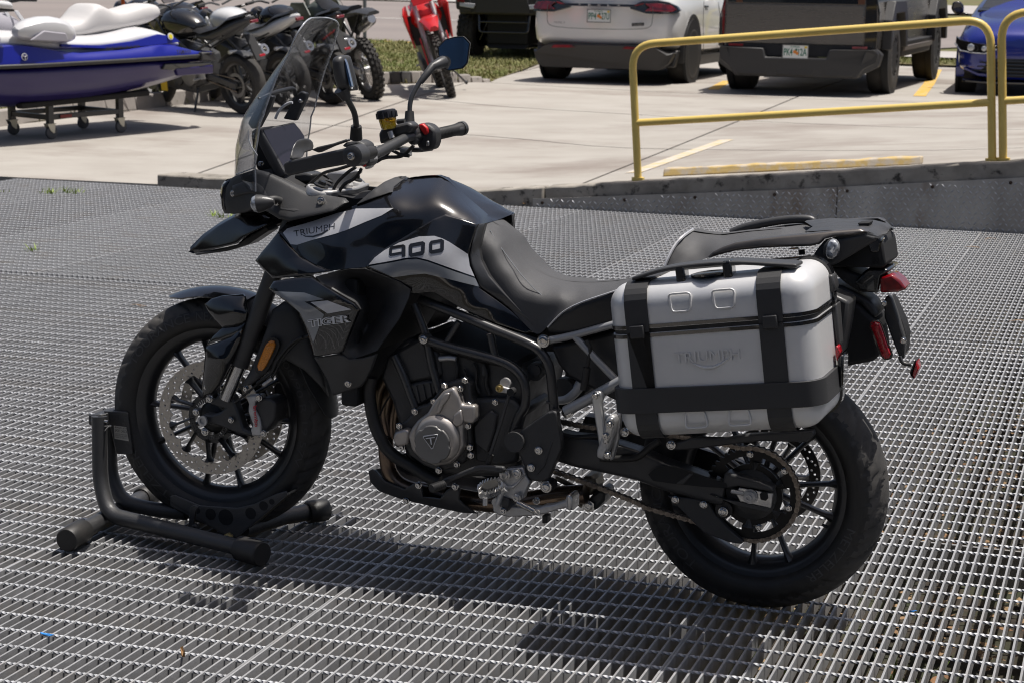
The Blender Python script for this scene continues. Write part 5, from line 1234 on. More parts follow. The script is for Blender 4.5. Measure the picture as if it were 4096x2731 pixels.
CM = Matrix(((ex.x, 0, ez.x, c0.x), (ex.y, 1, ez.y, c0.y), (ex.z, 0, ez.z, c0.z), (0, 0, 0, 1)))
def shell(off, r=.055, dep=Dc, y0=0.0):
    """rounded case skin in case space: x along, z up, y inwards"""
    secs = []; rc = .05
    for k in range(7):
        a = math.pi/2*k/6; ins = r*(1-math.sin(a)); y = r*(1-math.cos(a)); secs.append((y, ins))
    secs += [(dep*.6, 0), (dep, 0)]; out = []
    for y, ins in secs:
        hx, hz = Wc/2-ins+off, Hc/2-ins+off; R_ = max(.012, rc-ins*.75+off); loop = []
        for cx, cz, a0 in ((hx-R_, hz-R_, 0), (-hx+R_, hz-R_, 90), (-hx+R_, -hz+R_, 180), (hx-R_, -hz+R_, 270)):
            for j in range(9): a = rad(a0+90*j/8); loop.append((cx+R_*math.cos(a), y-off+y0, cz+R_*math.sin(a)))
        loop = [(x+sh_*(z/Hc), y_, z) for x, y_, z in loop]; out.append(loop)
    return out
def shell_bm(off, cap=True, thick=0):
    mb = MB(); secs = shell(off); mb.loft(secs, True, False)
    n = len(secs[0]); mb.f.append(tuple(range(n))); mb.f.append(tuple((len(secs)-1)*n+j for j in reversed(range(n))))
    me = bpy.data.meshes.new('s'); me.from_pydata(mb.v, [], mb.f); bm = bmesh.new(); bm.from_mesh(me); bpy.data.meshes.remove(me); return bm
def cut(bm, co, no):
    r = bmesh.ops.bisect_plane(bm, geom=bm.verts[:]+bm.edges[:]+bm.faces[:], plane_co=co, plane_no=no, clear_outer=True)
    return [e for e in r['geom_cut'] if isinstance(e, bmesh.types.BMEdge)]
def finish(bm, name, m, parent, ang=35, fill=True):
    if fill: bmesh.ops.holes_fill(bm, edges=[e for e in bm.edges if e.is_boundary], sides=0)
    bmesh.ops.recalc_face_normals(bm, faces=bm.faces); me = bpy.data.meshes.new(name); bm.to_mesh(me); bm.free()
    me.transform(CM); me.materials.append(m); shade(me, ang); o = bpy.data.objects.new(name, me); COL.objects.link(o); o.parent = parent; return o
zs = Hc*(.5-.30)
b = shell_bm(0); cut(b, (0, 0, zs-.005), (0, 0, 1)); case = finish(b, 'side_case', M_case, bike)
b = shell_bm(0); cut(b, (0, 0, zs+.005), (0, 0, -1)); lid = finish(b, 'case_lid', M_case, bike)
b = shell_bm(-.003); cut(b, (0, 0, zs+.006), (0, 0, 1)); cut(b, (0, 0, zs-.006), (0, 0, -1)); finish(b, 'case_seal', M_rub, case)
for dz in (.0105, -.0105): b = shell_bm(.0022); cut(b, (0, 0, zs+dz+.0042), (0, 0, 1)); cut(b, (0, 0, zs+dz-.0042), (0, 0, -1)); finish(b, 'case_seal', M_gloss, case)
ztop, zbot = Hc*(.5-.672), Hc*(.5-.832)
b = shell_bm(.009); cut(b, (0, 0, ztop), (.02, 0, 1)); cut(b, (0, 0, zbot), (-.02, 0, -1)); bnd = finish(b, 'case_bumper', M_band, case, 20)
mm = bnd.modifiers.new('bevel', 'BEVEL'); mm.width = .004; mm.segments = 2; mm.limit_method = 'ANGLE'
for xa, xb in ((.100, .213), (.745, .862)):
    for zlo, zhi, nm in ((zs-.002, Hc, 'upper_strap'), (-Hc, zs-.004, 'lower_strap')):
        b = shell_bm(.0045); cut(b, (Wc*(xb-.5), 0, 0), (1, 0, -sh_/Hc)); cut(b, (Wc*(xa-.5), 0, 0), (-1, 0, sh_/Hc)); cut(b, (0, 0, zhi), (0, 0, 1)); cut(b, (0, 0, zlo), (0, 0, -1)); o = finish(b, nm, M_band, lid if zlo > -Hc else case, 9)
    hx = Wc*((xa+xb)/2-.5)
    h = MB().box((hx, -.006, zs), (.034, .012, .030)); h.xf(CM).make('case_hinge', M_band, case, 30, bevel=.003)
def emboss(xc, zc, w, h, flip, par):
    mb = MB(); s = -1 if flip else 1; o = [(xc-w*.52, zc-s*h/2), (xc+w*.52, zc-s*h/2), (xc+w*.42, zc+s*h/2), (xc-w*.42, zc+s*h/2)]
    mb.tube([(x, -.001, z) for x, z in bend_path2(o)], .0028, 6, closed=True); mb.xf(CM).make('pressed_window', M_case, par, 60)
def bend_path2(o):
    P = [Vector((p[0], 0, p[1])) for p in o]; n = len(P); out = []
    for i in range(n):
        a, b, c = P[i-1], P[i], P[(i+1) % n]
        s = b+(a-b).normalized()*.010; e = b+(c-b).normalized()*.010
        for t in (0, .33, .66, 1): k = s*(1-t)**2+b*2*t*(1-t)+e*t*t; out.append((k.x, k.z))
    return out
for xc in (-.062, .048):
    emboss(xc*Wc/.52, Hc/2-.050, .052, .042, True, lid); emboss((xc+.006)*Wc/.52, -Hc/2+.043, .052, .040, False, case)
V, F = text_mesh('TRIUMPH', .014, 0); mb = MB()
def case_pt(s, t, y): x = Wc*(s-.5); z = Hc*(.5-t); return (x+sh_*(z/Hc), y, z)
mb.v = [tuple(CM @ Vector(case_pt(.322+.318*x, .518-.066*y, -.0022-z*.10))) for x, y, z in V]; mb.f = list(F); mb.make('embossed_lettering', M_case, case, 25)
mb = MB(); mb.tube([CM @ Vector(case_pt(.395+.20*t, .515+.055*math.sin(math.pi*t)-.02*t, -.001)) for t in np.linspace(0, 1, 16)], [.001+.0028*math.sin(math.pi*t) for t in np.linspace(0, 1, 16)], 6); mb.make('embossed_lettering', M_case, case, 60)
hd = [case_pt(.13, -.012, .05), case_pt(.30, -.055, .05), case_pt(.50, -.065, .05), case_pt(.66, -.055, .05), case_pt(.80, -.03, .05), case_pt(.93, -.005, .05)]
secs = []
for p in smooth_path(hd, 5): secs.append([(p.x, p.y-.02, p.z), (p.x, p.y+.05, p.z), (p.x, p.y+.05, p.z+.009), (p.x, p.y-.02, p.z+.009)])
mb = MB().loft(secs); mb.xf(CM).make('case_handle', M_satin, lid, 40, bevel=.003)
MB().box(case_pt(.37, -.015, .05), (.022, .04, .05)).xf(CM).make('handle_post', M_gloss, lid, 30, bevel=.004); MB().box(case_pt(.60, -.02, .05), (.022, .04, .05)).xf(CM).make('handle_post', M_gloss, lid, 30, bevel=.004)
MB().lathe(case_pt(.50, -.004, .06), (0, 0, 1), [(0, .045), (.004, .045), (.006, .035)], 24).xf(CM).make('lock_plate', M_gloss, lid, 40)
secs = shell(.006); mb = MB(); mb.loft([[(x, Dc+.002, z) for x, y, z in secs[-1]], [(x, Dc+.03, z) for x, y, z in secs[-1]]]); mb.xf(CM).make('case_back', M_gloss, case, 40)
P_('case_mount', 'B1', .27, [(1570, 395), (1615, 392), (1632, 470), (1622, 505), (1580, 500)], M_satin, .05, .005); P_('case_mount', 'B1', .27, [(1600, 600), (1640, 570), (1660, 830), (1640, 850)], M_satin, .05, .005)
P_('case_reflector', 'B1', .30, [(1636, 835), (1652, 840), (1662, 880), (1642, 935), (1632, 880)], M_redr, .03, .002); P_('case_mount', 'B1', .30, [(1650, 900), (1685, 890), (1680, 1090), (1655, 1100)], M_gloss, .06, .005)
P_('hanger_bracket', 'B1', .2, [(1590, 500), (1720, 560), (1700, 700), (1660, 900), (1600, 900)], M_satin, .1, .008)
bolt('B2', 172, 222, .2, .009)

# ---------------------------------------------------------------- cockpit
SA = rad(4.2)
sc_ = []
def scr(s, t):
    """s -1..1 across, t 0..1 up"""
    z = 1.0+.45*t
    cx = np.interp(z, [1.0, 1.1, 1.18, 1.227, 1.308, 1.368, 1.424, 1.45], [.058, .065, .087, .121, .188, .242, .280, .301])
    w = np.interp(z, [1.0, 1.15, 1.25, 1.324, 1.385, 1.417, 1.436, 1.446, 1.45], [.150, .152, .146, .136, .128, .122, .106, .084, .05]); y = s*w
    k = np.interp(z, [1.0, 1.2, 1.3, 1.4], [6.0, 5.2, 3.6, 2.0])
    return Vector((cx+k*y*y, y, z-.25*y*y))
sg = MB(); n1, n2 = 20, 24
for i in range(n2+1):
    for j in range(n1+1): sg.v.append(tuple(scr(-1+2*j/n1, 1-(1-i/n2)**1.35)))
for i in range(n2):
    for j in range(n1): a = i*(n1+1)+j; sg.f.append((a, a+1, a+n1+2, a+n1+1))
ws = sg.make('windscreen', M_wind, bike, 80)
so_ = ws.modifiers.new('solid', 'SOLIDIFY'); so_.thickness = .003
ed = [scr(-1, t) for t in 1-(1-np.linspace(0, 1, 30))**1.6]+[scr(s, 1) for s in np.linspace(-1, 1, 8)[1:-1]]+[scr(1, t) for t in 1-(1-np.linspace(1, 0, 30))**1.6]
MB().tube(ed, .0024, 6).make('windscreen_edge', M_winde, ws, 60)
pan_('wind_deflector', 'A2', .15, [(738, 1182, .13), (760, 1040, .15), (790, 950, .17), (828, 875, .18), (835, 900, .18), (832, 950, .18), (850, 990, .18), (888, 1030, .175), (886, 1060, .17), (872, 1130, .155), (800, 1160, .145)], M_wind, thick=.003, puff=.004)
T_('deflector_edge', 'A2', .16, [(748, 1175, .137), (872, 1128, .157), (888, 1045, .175), (848, 985, .182), (832, 940, .182), (829, 878, .182)], .0018, M_winde, 6, smooth=False)
P_('screen_bracket', 'A2', .10, [(822, 830), (900, 680), (960, 640), (998, 650), (975, 720), (900, 860), (850, 870)], M_satin, .02, .004)
P_('screen_bracket', 'A2', -.10, [(1060, 800), (1150, 640), (1180, 615), (1218, 628), (1215, 660), (1145, 815)], M_satin, .02, .004); bolt('A2', 1180, 680, -.095, .005)
T_('screen_crossbar', 'A2', .0, [(900, 670, .10), (990, 630, .06), (1080, 605, -.03), (1130, 600, -.07), (1145, 640, -.1)], .006, M_satin)
T_('cockpit_wire', 'A2', -.03, [(1010, 800), (1040, 740), (1090, 700), (1125, 690)], .004, M_white, 8)
P_('dash_mount', 'A2', .0, [(840, 880), (905, 855), (1000, 1100), (990, 1160), (880, 1150), (850, 1000)], M_dark, .10, .01)
ds = [q('A2', 905, 868, .085), q('A2', 1138, 818, -.085), q('A2', 1180, 870, -.09), q('A2', 1212, 915, -.09), q('A2', 1215, 1000, -.05), q('A2', 1090, 1180, .085), q('A2', 1048, 1150, .085)]
nd = (ds[1]-ds[0]).cross(ds[6]-ds[0]).normalized(); nd = nd if nd.x < 0 else -nd
dsh = MB().prism(ds, nd*.028); dsh.make('dashboard', M_matt, bike, 30, bevel=.006)
cds = sum(ds, Vector())/7; MB().prism([cds+(p-cds)*.90-nd*.0018 for p in ds], nd*.003).make('dashboard_screen', M_screen, bike, 30, bevel=.001)
for x, y in ((912, 1103), (870, 915)): bolt('A2', x, y, .07, .006)
P_('cockpit_filler', 'A5', .09, [(560, 1100), (700, 1130), (800, 1180), (920, 1250), (900, 1290), (700, 1300), (560, 1200)], M_dark, .2, .01)
# triple clamp
cl = mat('clamp_silver', (.58, .57, .555), .42, .7, bump=.1, bscale=400); M_blkfc = mat('anodised_black', (.03, .03, .03), .3, .4)
pc = q('A5', 1000, 1225, .1); 
MB().lathe(Vector((pc.x, -.105, pc.z-.02)), (.35, 0, 1), [(0, .036), (.016, .036), (.020, .033), (.020, .028), (.016, .026), (.018, .02)], 28).make('fork_cap', cl, bike, 40); MB().lathe(Vector((pc.x, .105, pc.z-.02)), (.35, 0, 1), [(0, .034), (.02, .034), (.026, .030), (.028, .02)], 28).make('fork_cap', cl, bike, 40)
for sy in (-.105, .105): MB().lathe(Vector((pc.x+.010, sy, pc.z+.006)), (.35, 0, 1), [(0, .020), (.004, .020), (.006, .012), (.014, .010)], 20).make('fork_adjuster', M_blkfc, bike, 40)
MB().prism([Vector((pc.x-.03, -.13, pc.z-.03)), Vector((pc.x+.04, -.12, pc.z-.03)), Vector((pc.x+.06, 0, pc.z-.03)), Vector((pc.x+.04, .12, pc.z-.03)), Vector((pc.x-.03, .13, pc.z-.03)), Vector((pc.x-.01, 0, pc.z-.03))], (0.01, 0, .026)).make('top_yoke', cl, bike, 30, bevel=.006)
MB().lathe(Vector((pc.x+.02, 0, pc.z-.01)), (.3, 0, 1), [(0, .03), (.02, .03), (.024, .018), (.03, .016)], 6).make('steering_nut', M_cast, bike, 30)
P_('bar_riser', 'A5', .05, [(1040, 1140), (1080, 1105), (1190, 1110), (1260, 1090), (1290, 1110), (1240, 1160), (1130, 1260), (1080, 1240), (1100, 1190)], cl, .03, .008); P_('bar_riser', 'A5', -.04, [(1040, 1140), (1080, 1105), (1190, 1110), (1260, 1090), (1290, 1110), (1240, 1160), (1130, 1260), (1080, 1240), (1100, 1190)], cl, .03, .008)
P_('ignition_cover', 'A5', .04, [(830, 1130), (900, 1120), (960, 1130), (940, 1180), (880, 1190), (830, 1160)], M_satin, .06, .006)
for pts in ([(1240, 1060), (1150, 1090), (1040, 1120), (960, 1180), (900, 1230)], [(1260, 1080), (1200, 1120), (1130, 1190), (1090, 1270)], [(1300, 1090), (1250, 1160), (1180, 1200), (1120, 1290)]): T_('control_cable', 'A5', .08, pts, .0045, M_rub, 8)
# handlebar
hb = [B(*px('A2', 1520, 1050), .41), B(*px('A2', 1560, 1045), .30), B(*px('A2', 1600, 1060), .16), B(*px('A2', 1640, 1055), .06), B(*px('A2', 1680, 1040), -.03), B(*px('A2', 1890, 925), -.20), B(*px('A2', 1990, 915), -.28), B(*px('A2', 2260, 872), -.42)]
MB().tube(bend_path(hb, .05, 5), .0118, 14).make('handlebar', M_satin, bike, 50)
MB().tube([B(*px('A2', 1668, 1046), -.02), B(*px('A2', 1895, 925), -.205)], [.0155, .0135], 16).make('handlebar_taper', M_satin, bike, 50)
ga, gb = B(*px('A2', 2062, 912), -.30), B(*px('A2', 2255, 868), -.43); gd = (gb-ga)
MB().tube([ga, ga+gd*.1, ga+gd*.5, ga+gd*.85, ga+gd*.95, gb], [.0175, .0165, .0158, .0175, .0195, .0185], 18).make('grip', M_rub, bike, 60)
MB().lathe(gb, gd, [(0, .0205), (.012, .0205), (.014, .015)], 20).make('bar_end', M_satin, bike, 40)
for i in range(10): MB().lathe(ga+gd*(.16+.05*i), gd, [(0, .0166), (.002, .0172), (.004, .0166)], 16, False, False).make('grip_ring', M_rub, bike, 60)
P_('switch_housing', 'A2', -.27, [(1935, 860), (1985, 828), (2040, 838), (2085, 880), (2085, 960), (2070, 1005), (2010, 1020), (1970, 1000), (1945, 940)], M_matt, .05, .008)
P_('kill_switch', 'A2', -.262, [(1970, 840), (1998, 832), (2032, 862), (2035, 900), (2012, 912), (1985, 880)], M_redsw, .02, .004); P_('start_button', 'A2', -.262, [(2022, 950), (2040, 948), (2042, 980), (2022, 988)], M_alu, .01, .003)
P_('brake_clamp', 'A2', -.23, [(1890, 880), (1930, 850), (1955, 880), (1955, 960), (1930, 985), (1895, 960)], M_satin, .05, .006)
P_('brake_master_cylinder', 'A2', -.19, [(1700, 900), (1730, 850), (1800, 845), (1900, 820), (1940, 850), (1900, 900), (1800, 930), (1710, 975)], M_satin, .05, .008); T_('brake_lever', 'A2', -.30, [(1680, 1000, -.2), (1780, 990, -.24), (1950, 1010, -.3), (2060, 1000, -.38)], .007, M_satin)
T_('brake_lever', 'A2', -.24, [(1830, 820), (1880, 815)], .007, M_satin)
for pts in ([(1690, 1080), (1760, 1060), (1860, 1050), (1940, 980)], [(1720, 990), (1790, 1010), (1850, 1040), (1910, 1050)], [(1790, 900), (1800, 970), (1760, 1040), (1690, 1090)]): T_('control_cable', 'A2', -.18, pts, .005, M_rub, 8)
P_('lever_bracket', 'A2', -.2, [(1840, 1000), (1900, 1005), (1905, 1055), (1850, 1060)], M_cast, .03, .004)
rv = q('A2', 1775, 870, -.17); rt = q('A2', 1757, 765, -.17); rd = rt-rv
MB().lathe(rv, rd, [(0, .018), (.006, .0215), (rd.length*.62, .0245), (rd.length*.75, .0245)], 28).make('fluid_reservoir', M_fluid, bike, 50)
cpz = MB().lathe(rv+rd*.70, rd, [(0, .0265), (.003, .0275), (.017, .0275), (.022, .026), (.024, .02)], 24); 
for i in range(12): a = 2*math.pi*i/12; ux = rd.cross(Vector((0, 1, 0))).normalized(); uy = rd.cross(ux).normalized(); cpz.cyl(rv+rd*.72+(ux*math.cos(a)+uy*math.sin(a))*.0268, rv+rd.normalized()*.017+rd*.70+(ux*math.cos(a)+uy*math.sin(a))*.0268, .0035, 6)
cpz.make('reservoir_cap', mat('reservoir_cap_plastic', (.016, .016, .02), .4), bike, 40); T_('reservoir_stem', 'A2', -.17, [(1780, 885), (1795, 930)], .008, M_cast, 8)
# left end: hand guard, lever, end cap
P_('hand_guard', 'A2', .43, [(1060, 1102), (1088, 1085), (1250, 1048), (1450, 1004), (1500, 990), (1550, 992), (1585, 1020), (1586, 1070), (1560, 1098), (1500, 1105), (1300, 1140), (1090, 1186), (1070, 1165)], M_satin, .03, .010, bseg=3)
C_('bar_end', 'A2', 1522, 1052, .452, 46/1.68*.5742/PXM, .05, M_satin, None, 32, [(0, .010), (.001, .02), (.004, .026), (.05, .027)])
bolt('A2', 1520, 1052, .455, .008)
pan_('hand_shield', 'A2', .38, [(1110, 1075, .43), (1125, 1000, .41), (1160, 945, .38), (1215, 935, .33), (1250, 960, .30), (1250, 1010, .31), (1195, 1030, .36), (1180, 1060, .40)], M_satin, thick=.01, puff=.006, w=6, smooth=True)
P_('clutch_lever', 'A2', .30, [(1250, 1010), (1290, 990), (1400, 965), (1490, 935), (1500, 950), (1400, 985), (1300, 1030)], M_satin, .02, .005)
ga = hb[0]; MB().tube([hb[0], hb[0]+Vector((0, .12, 0))], .0165, 16).make('grip', M_rub, bike, 60)
P_('switch_housing', 'A2', .30, [(1450, 985), (1480, 960), (1560, 945), (1610, 970), (1630, 1040), (1640, 1110), (1600, 1130), (1550, 1100), (1500, 1000)], M_matt, .06, .010)
P_('clutch_perch', 'A2', .27, [(1620, 1020), (1665, 1045), (1672, 1080), (1640, 1130), (1610, 1145), (1600, 1110), (1650, 1070)], M_cast, .03, .005); P_('horn_button', 'A2', .305, [(1596, 1100), (1612, 1094), (1614, 1122), (1598, 1126)], M_redsw, .01, .002)
# mirrors
def mirror_head(name, c, L, outline, glass, tiltv):
    pr = panel(pp(c, L, outline), puff=0, thick=.001, back=False, step=5)
mo = [(2105, 370, .40), (2102, 318, .40), (2150, 268, .425), (2215, 250, .45), (2275, 246, .47), (2318, 292, .49), (2300, 425, .48), (2268, 462, .465), (2175, 478, .43), (2138, 462, .42)]
pts = [q('A2', x, y, -L-.02) for x, y, L in mo]; cm_ = sum(pts, Vector())/len(pts); nrm = Vector((0, 0, 0))
for i in range(len(pts)): nrm += (pts[i]-cm_).cross(pts[(i+1) % len(pts)]-cm_)
want = (CL-cm_).normalized(); tgt = Vector((-.10, -1, .035)).normalized(); nrm = (want+tgt).normalized()
pts = [CL+(p-CL)*((cm_-CL).dot(nrm)/(p-CL).dot(nrm)) for p in pts]
back = [cm_+(p-cm_)*.62-nrm*.045 for p in pts]; mid = [cm_+(p-cm_)*1.0-nrm*.012 for p in pts]; fr_ = [cm_+(p-cm_)*1.02 for p in pts]; fin = [cm_+(p-cm_)*.95-nrm*.003 for p in pts]
mh = MB(); mh.loft([back, mid, fr_, fin], True, False); mh.f.append(tuple(range(len(pts)))); o = mh.make('mirror', M_satin, bike, 60, bevel=.003)
gl = MB(); gp_ = [cm_+(p-cm_)*.945-nrm*.001 for p in pts]; gl.v = [tuple(p) for p in gp_]; gl.f = [tuple(range(len(gp_)))]
gl.make('mirror_glass', M_mirror, o, 0)
MB().tube(bend_path([q('A2', 2108, 420, -.40)-nrm*.05, q('A2', 2060, 440, -.385), q('A2', 1985, 545, -.36), q('A2', 1915, 670, -.33), q('A2', 1912, 800, -.32)], .05, 5), [.016]*2+[.014]*4+[.0085]*(6+6-2)+[.0085]*2 if False else .0070, 12).make('mirror_stem', M_frame, bike, 60)
MB().tube([q('A2', 2108, 418, -.40)-nrm*.05, q('A2', 2065, 450, -.385), q('A2', 1985, 555, -.36)], [.018, .012, .009], 14).make('mirror_neck', M_satin, bike, 60); MB().tube([q('A2', 1912, 752, -.325), q('A2', 1912, 850, -.315)], [.0125, .0155], 14).make('stem_boot', M_rub, bike, 50); MB().tube([q('A2', 1912, 830, -.315), q('A2', 1912, 862, -.31)], .020, 14).make('mirror_clamp', M_satin, bike, 40)
m1 = [(1394, 415, .42), (1408, 388, .415), (1438, 376, .41), (1468, 378, .40), (1488, 410, .395), (1530, 588, .385), (1512, 613, .385), (1445, 604, .405), (1416, 560, .415), (1398, 480, .42)]
pts = [q('A2', x, y, L) for x, y, L in m1]
pl_ = panel(pp('A2', .4, m1), puff=.018, w=22, thick=.03, step=4, smooth=True); o = pl_.mb.make('mirror', M_satin, bike, 40)
P_('mirror_glass', 'A2', .412, [(1474, 396), (1488, 428), (1526, 586), (1518, 600), (1504, 570), (1482, 470)], M_mirror, .01, .001, o)
MB().tube(bend_path([q('A2', 1465, 610, .395), q('A2', 1495, 670, .38), q('A2', 1545, 760, .35), q('A2', 1556, 860, .33)], .04, 5), .0075, 12).make('mirror_stem', M_frame, bike, 60); MB().tube([q('A2', 1455, 600, .397), q('A2', 1490, 665, .385)], [.02, .012], 12).make('mirror_neck', M_satin, bike, 60)
MB().tube([q('A2', 1554, 850, .33), q('A2', 1553, 935, .32)], [.0135, .016], 14).make('stem_boot', M_rub, bike, 50)

# ================================================================ wheel chock under the front wheel
M_chock = mat('crinkle_black_paint', (.038, .038, .039), .36, 0, bump=.5, bscale=420, coat=.35, coatr=.3)
ck = tag(empty('wheel_chock', BO, BYAW), 'black tubular steel wheel chock clamping the motorcycle front wheel', 'wheel chock')
def qz(x, y, z, c='A7'):
    u, v = px(c, x, y); return to_local(on_z(u, v, z))
MB().tube(bend_path([q('C1', 0, 930, .10) if False else q('A7', 298, 800, .11), q('A7', 303, 1120, .125), qz(345, 1275, .055), qz(1000, 1440, .036)], .24, 9), .0225, 16).make('frame_tube', M_chock, ck, 60)
MB().tube(bend_path([q('A7', 345, 790, .02), q('A7', 352, 1090, .02), qz(410, 1215, .06), qz(560, 1250, .05), qz(720, 1266, .05)], .18, 8), .0215, 16).make('frame_tube', M_chock, ck, 60)
MB().tube([qz(165, 1385, .036), qz(330, 1288, .036), qz(510, 1192, .036)], .0245, 16).make('cross_tube', M_chock, ck, 60)
MB().tube([qz(990, 1345, .036), qz(1180, 1285, .036), qz(1340, 1255, .036)], .0245, 16).make('cross_tube', M_chock, ck, 60)
for a, b, r in ((qz(140, 1398, .036), qz(222, 1350, .036), .033), (qz(975, 1434, .036), qz(1085, 1466, .036), .0345), (qz(1300, 1263, .036), qz(1396, 1248, .036), .033), (qz(500, 1196, .036), qz(555, 1168, .036), .032)): 
    d = (b-a); MB().lathe(a, d, [(0, r*.9), (.004, r), (d.length-.004, r), (d.length, r*.9)], 22).make('rubber_end_cap', M_rub, ck, 40)
cr = P_('cradle_plate', 'A7', .085, [(640, 1185), (660, 1180), (780, 1230), (960, 1243), (1040, 1225), (1150, 1175), (1200, 1160), (1205, 1178), (960, 1385), (940, 1390), (640, 1232)], mat('lightened_cradle_paint', (.062, .062, .062), .38, 0, bump=.5, bscale=420, coat=.3, coatr=.3), .006, .002, ck)  # lighter copy of the frame paint, brightens this shaded plate by colour
P_('cradle_plate', 'A7', -.085, [(660, 1150), (780, 1215), (960, 1225), (1170, 1130), (1300, 1170), (960, 1370), (700, 1240)], M_chock, .006, .001, ck)
pa = [q('A7', x, y, .085) for x, y in ((645, 1210), (940, 1385))]; pb_ = [q('A7', x, y, .085) for x, y in ((950, 1388), (1205, 1170))]
for p in (pa, pb_): MB().prism([p[0], p[1], p[1]+Vector((0, .17, 0)), p[0]+Vector((0, .17, 0))], (0, 0, -.006)).make('cradle_bed', M_chock, ck, 0)
for x, y, r in ((770, 1255, .012), (835, 1272, .022), (908, 1287, .031), (1028, 1268, .022), (1090, 1232, .018), (1130, 1212, .011)):
    C_('cradle_hole', 'A7', x, y, .0856, r*.75, .002, M_dark, ck, 24)
P_('latch_plate', 'A7', .12, [(735, 1238), (755, 1228), (775, 1240), (762, 1260), (752, 1335), (700, 1410), (678, 1415), (690, 1385), (728, 1320)], M_chock, .008, .002, ck)
bolt('A7', 922, 1385, .10, .012, mat('zinc_bolt', (.50, .42, .22), .35, .8), ck, True); bolt('A7', 762, 1335, .125, .010, M_chock, ck, True)
bp_ = P_('wheel_plate', 'A7', .075, [(318, 775), (425, 778), (436, 790), (460, 985), (380, 982), (350, 850)], M_chock, .008, .002, ck); P_('plate_bracket', 'A7', .10, [(245, 795), (318, 790), (325, 845), (270, 850), (246, 840)], M_chock, .11, .003, ck)
P_('maker_label', 'A7', .0765, [(368, 845), (428, 852), (440, 920), (372, 908)], mat('label_print', (.50, .48, .42), .5), .001, 0, bp_)
bl = BVHTree.FromPolygons([q('A7', x, y, .077) for x, y in ((300, 700), (500, 700), (500, 1000), (300, 1000))], [(0, 1, 2, 3)])
lt = mat('label_ink', (.03, .03, .03), .6)
for i, (s_, y0, h) in enumerate((('BAXLEY', 858, 8), ('SPORT CHOCK', 876, 13), ('SLIDE PIN AND LOCK', 888, 6), ('KEEP WHEEL IN CRADLE', 896, 6), ('MADE IN THE U.S.A.', 905, 7))):
    text_decal('label_lettering', s_, [px('A7', 374+i*.6, y0-2), px('A7', 432+i*.8, y0+6), px('A7', 374+i*.6, y0-2-h), px('A7', 432+i*.8, y0+6-h)], bl, lt, bp_, off=.0008)
T_('lock_pin', 'A7', .115, [(262, 822), (300, 818), (340, 828)], .005, M_chrome, 8, ck); T_('pin_clip', 'A7', .118, [(285, 820), (300, 850), (296, 880), (318, 878), (340, 852), (356, 846), (318, 850), (302, 882)], .0022, M_chrome, 6, ck)
C_('pivot_bolt', 'A7', 300, 800, .112, .006, .01, M_alu, ck)
# ================================================================ vehicles on the lot
def veh_paint(n, c, rough=.25, metal=0.0, **k): return mat(n, c, rough, metal, coat=1.0, coatr=.03, **k)
M_wht = veh_paint('white_car_paint', (.82, .82, .81)); M_blu = veh_paint('blue_car_paint', (.006, .018, .22), .25, .2)
M_stl = mat('brushed_stainless', (.185, .172, .16), .3, .75, col2=(.155, .145, .135), nscale=3, stretch=(1, 1, 14), rvar=.05)
M_plas = mat('grey_black_plastic', (.034, .033, .033), .5, 0, bump=.15, bscale=200); M_blkg = mat('gloss_black_trim', (.008, .008, .009), .15, 0, coat=1)
M_vtyre = mat('car_tyre', (.022, .021, .020), .8, 0, col2=(.05, .045, .04), nscale=5); M_dglass = mat('tinted_glass', (.012, .014, .016), .06, 0, coat=1)
M_alloy = mat('dark_alloy', (.17, .17, .172), .35, .6); M_lred = mat('tail_lamp_red', (.30, .012, .02), .15, 0, coat=1, col2=(.12, .006, .01), nscale=9, detail=1)
M_plate = mat('plate_white', (.72, .74, .72), .5); M_pgreen = mat('plate_green', (.02, .16, .10), .5); M_orange = mat('plate_orange', (.75, .25, .04), .5)
UP = Vector((-.05, -.012, 1)).normalized()
def place(root, p, yaw):
    """vehicle frame: x right, y forward, z up, origin on the ground below the rear axle"""
    f = Vector((-math.sin(yaw), math.cos(yaw), 0)); n = Vector((-(zlot(p[0]+.5, p[1])-zlot(p[0]-.5, p[1])), -(zlot(p[0], p[1]+1)-zlot(p[0], p[1]-1))/2, 1)).normalized()
    r = f.cross(n).normalized(); f = n.cross(r); root.matrix_world = Matrix(((r.x, f.x, n.x, p[0]), (r.y, f.y, n.y, p[1]), (r.z, f.z, n.z, p[2]), (0, 0, 0, 1)))
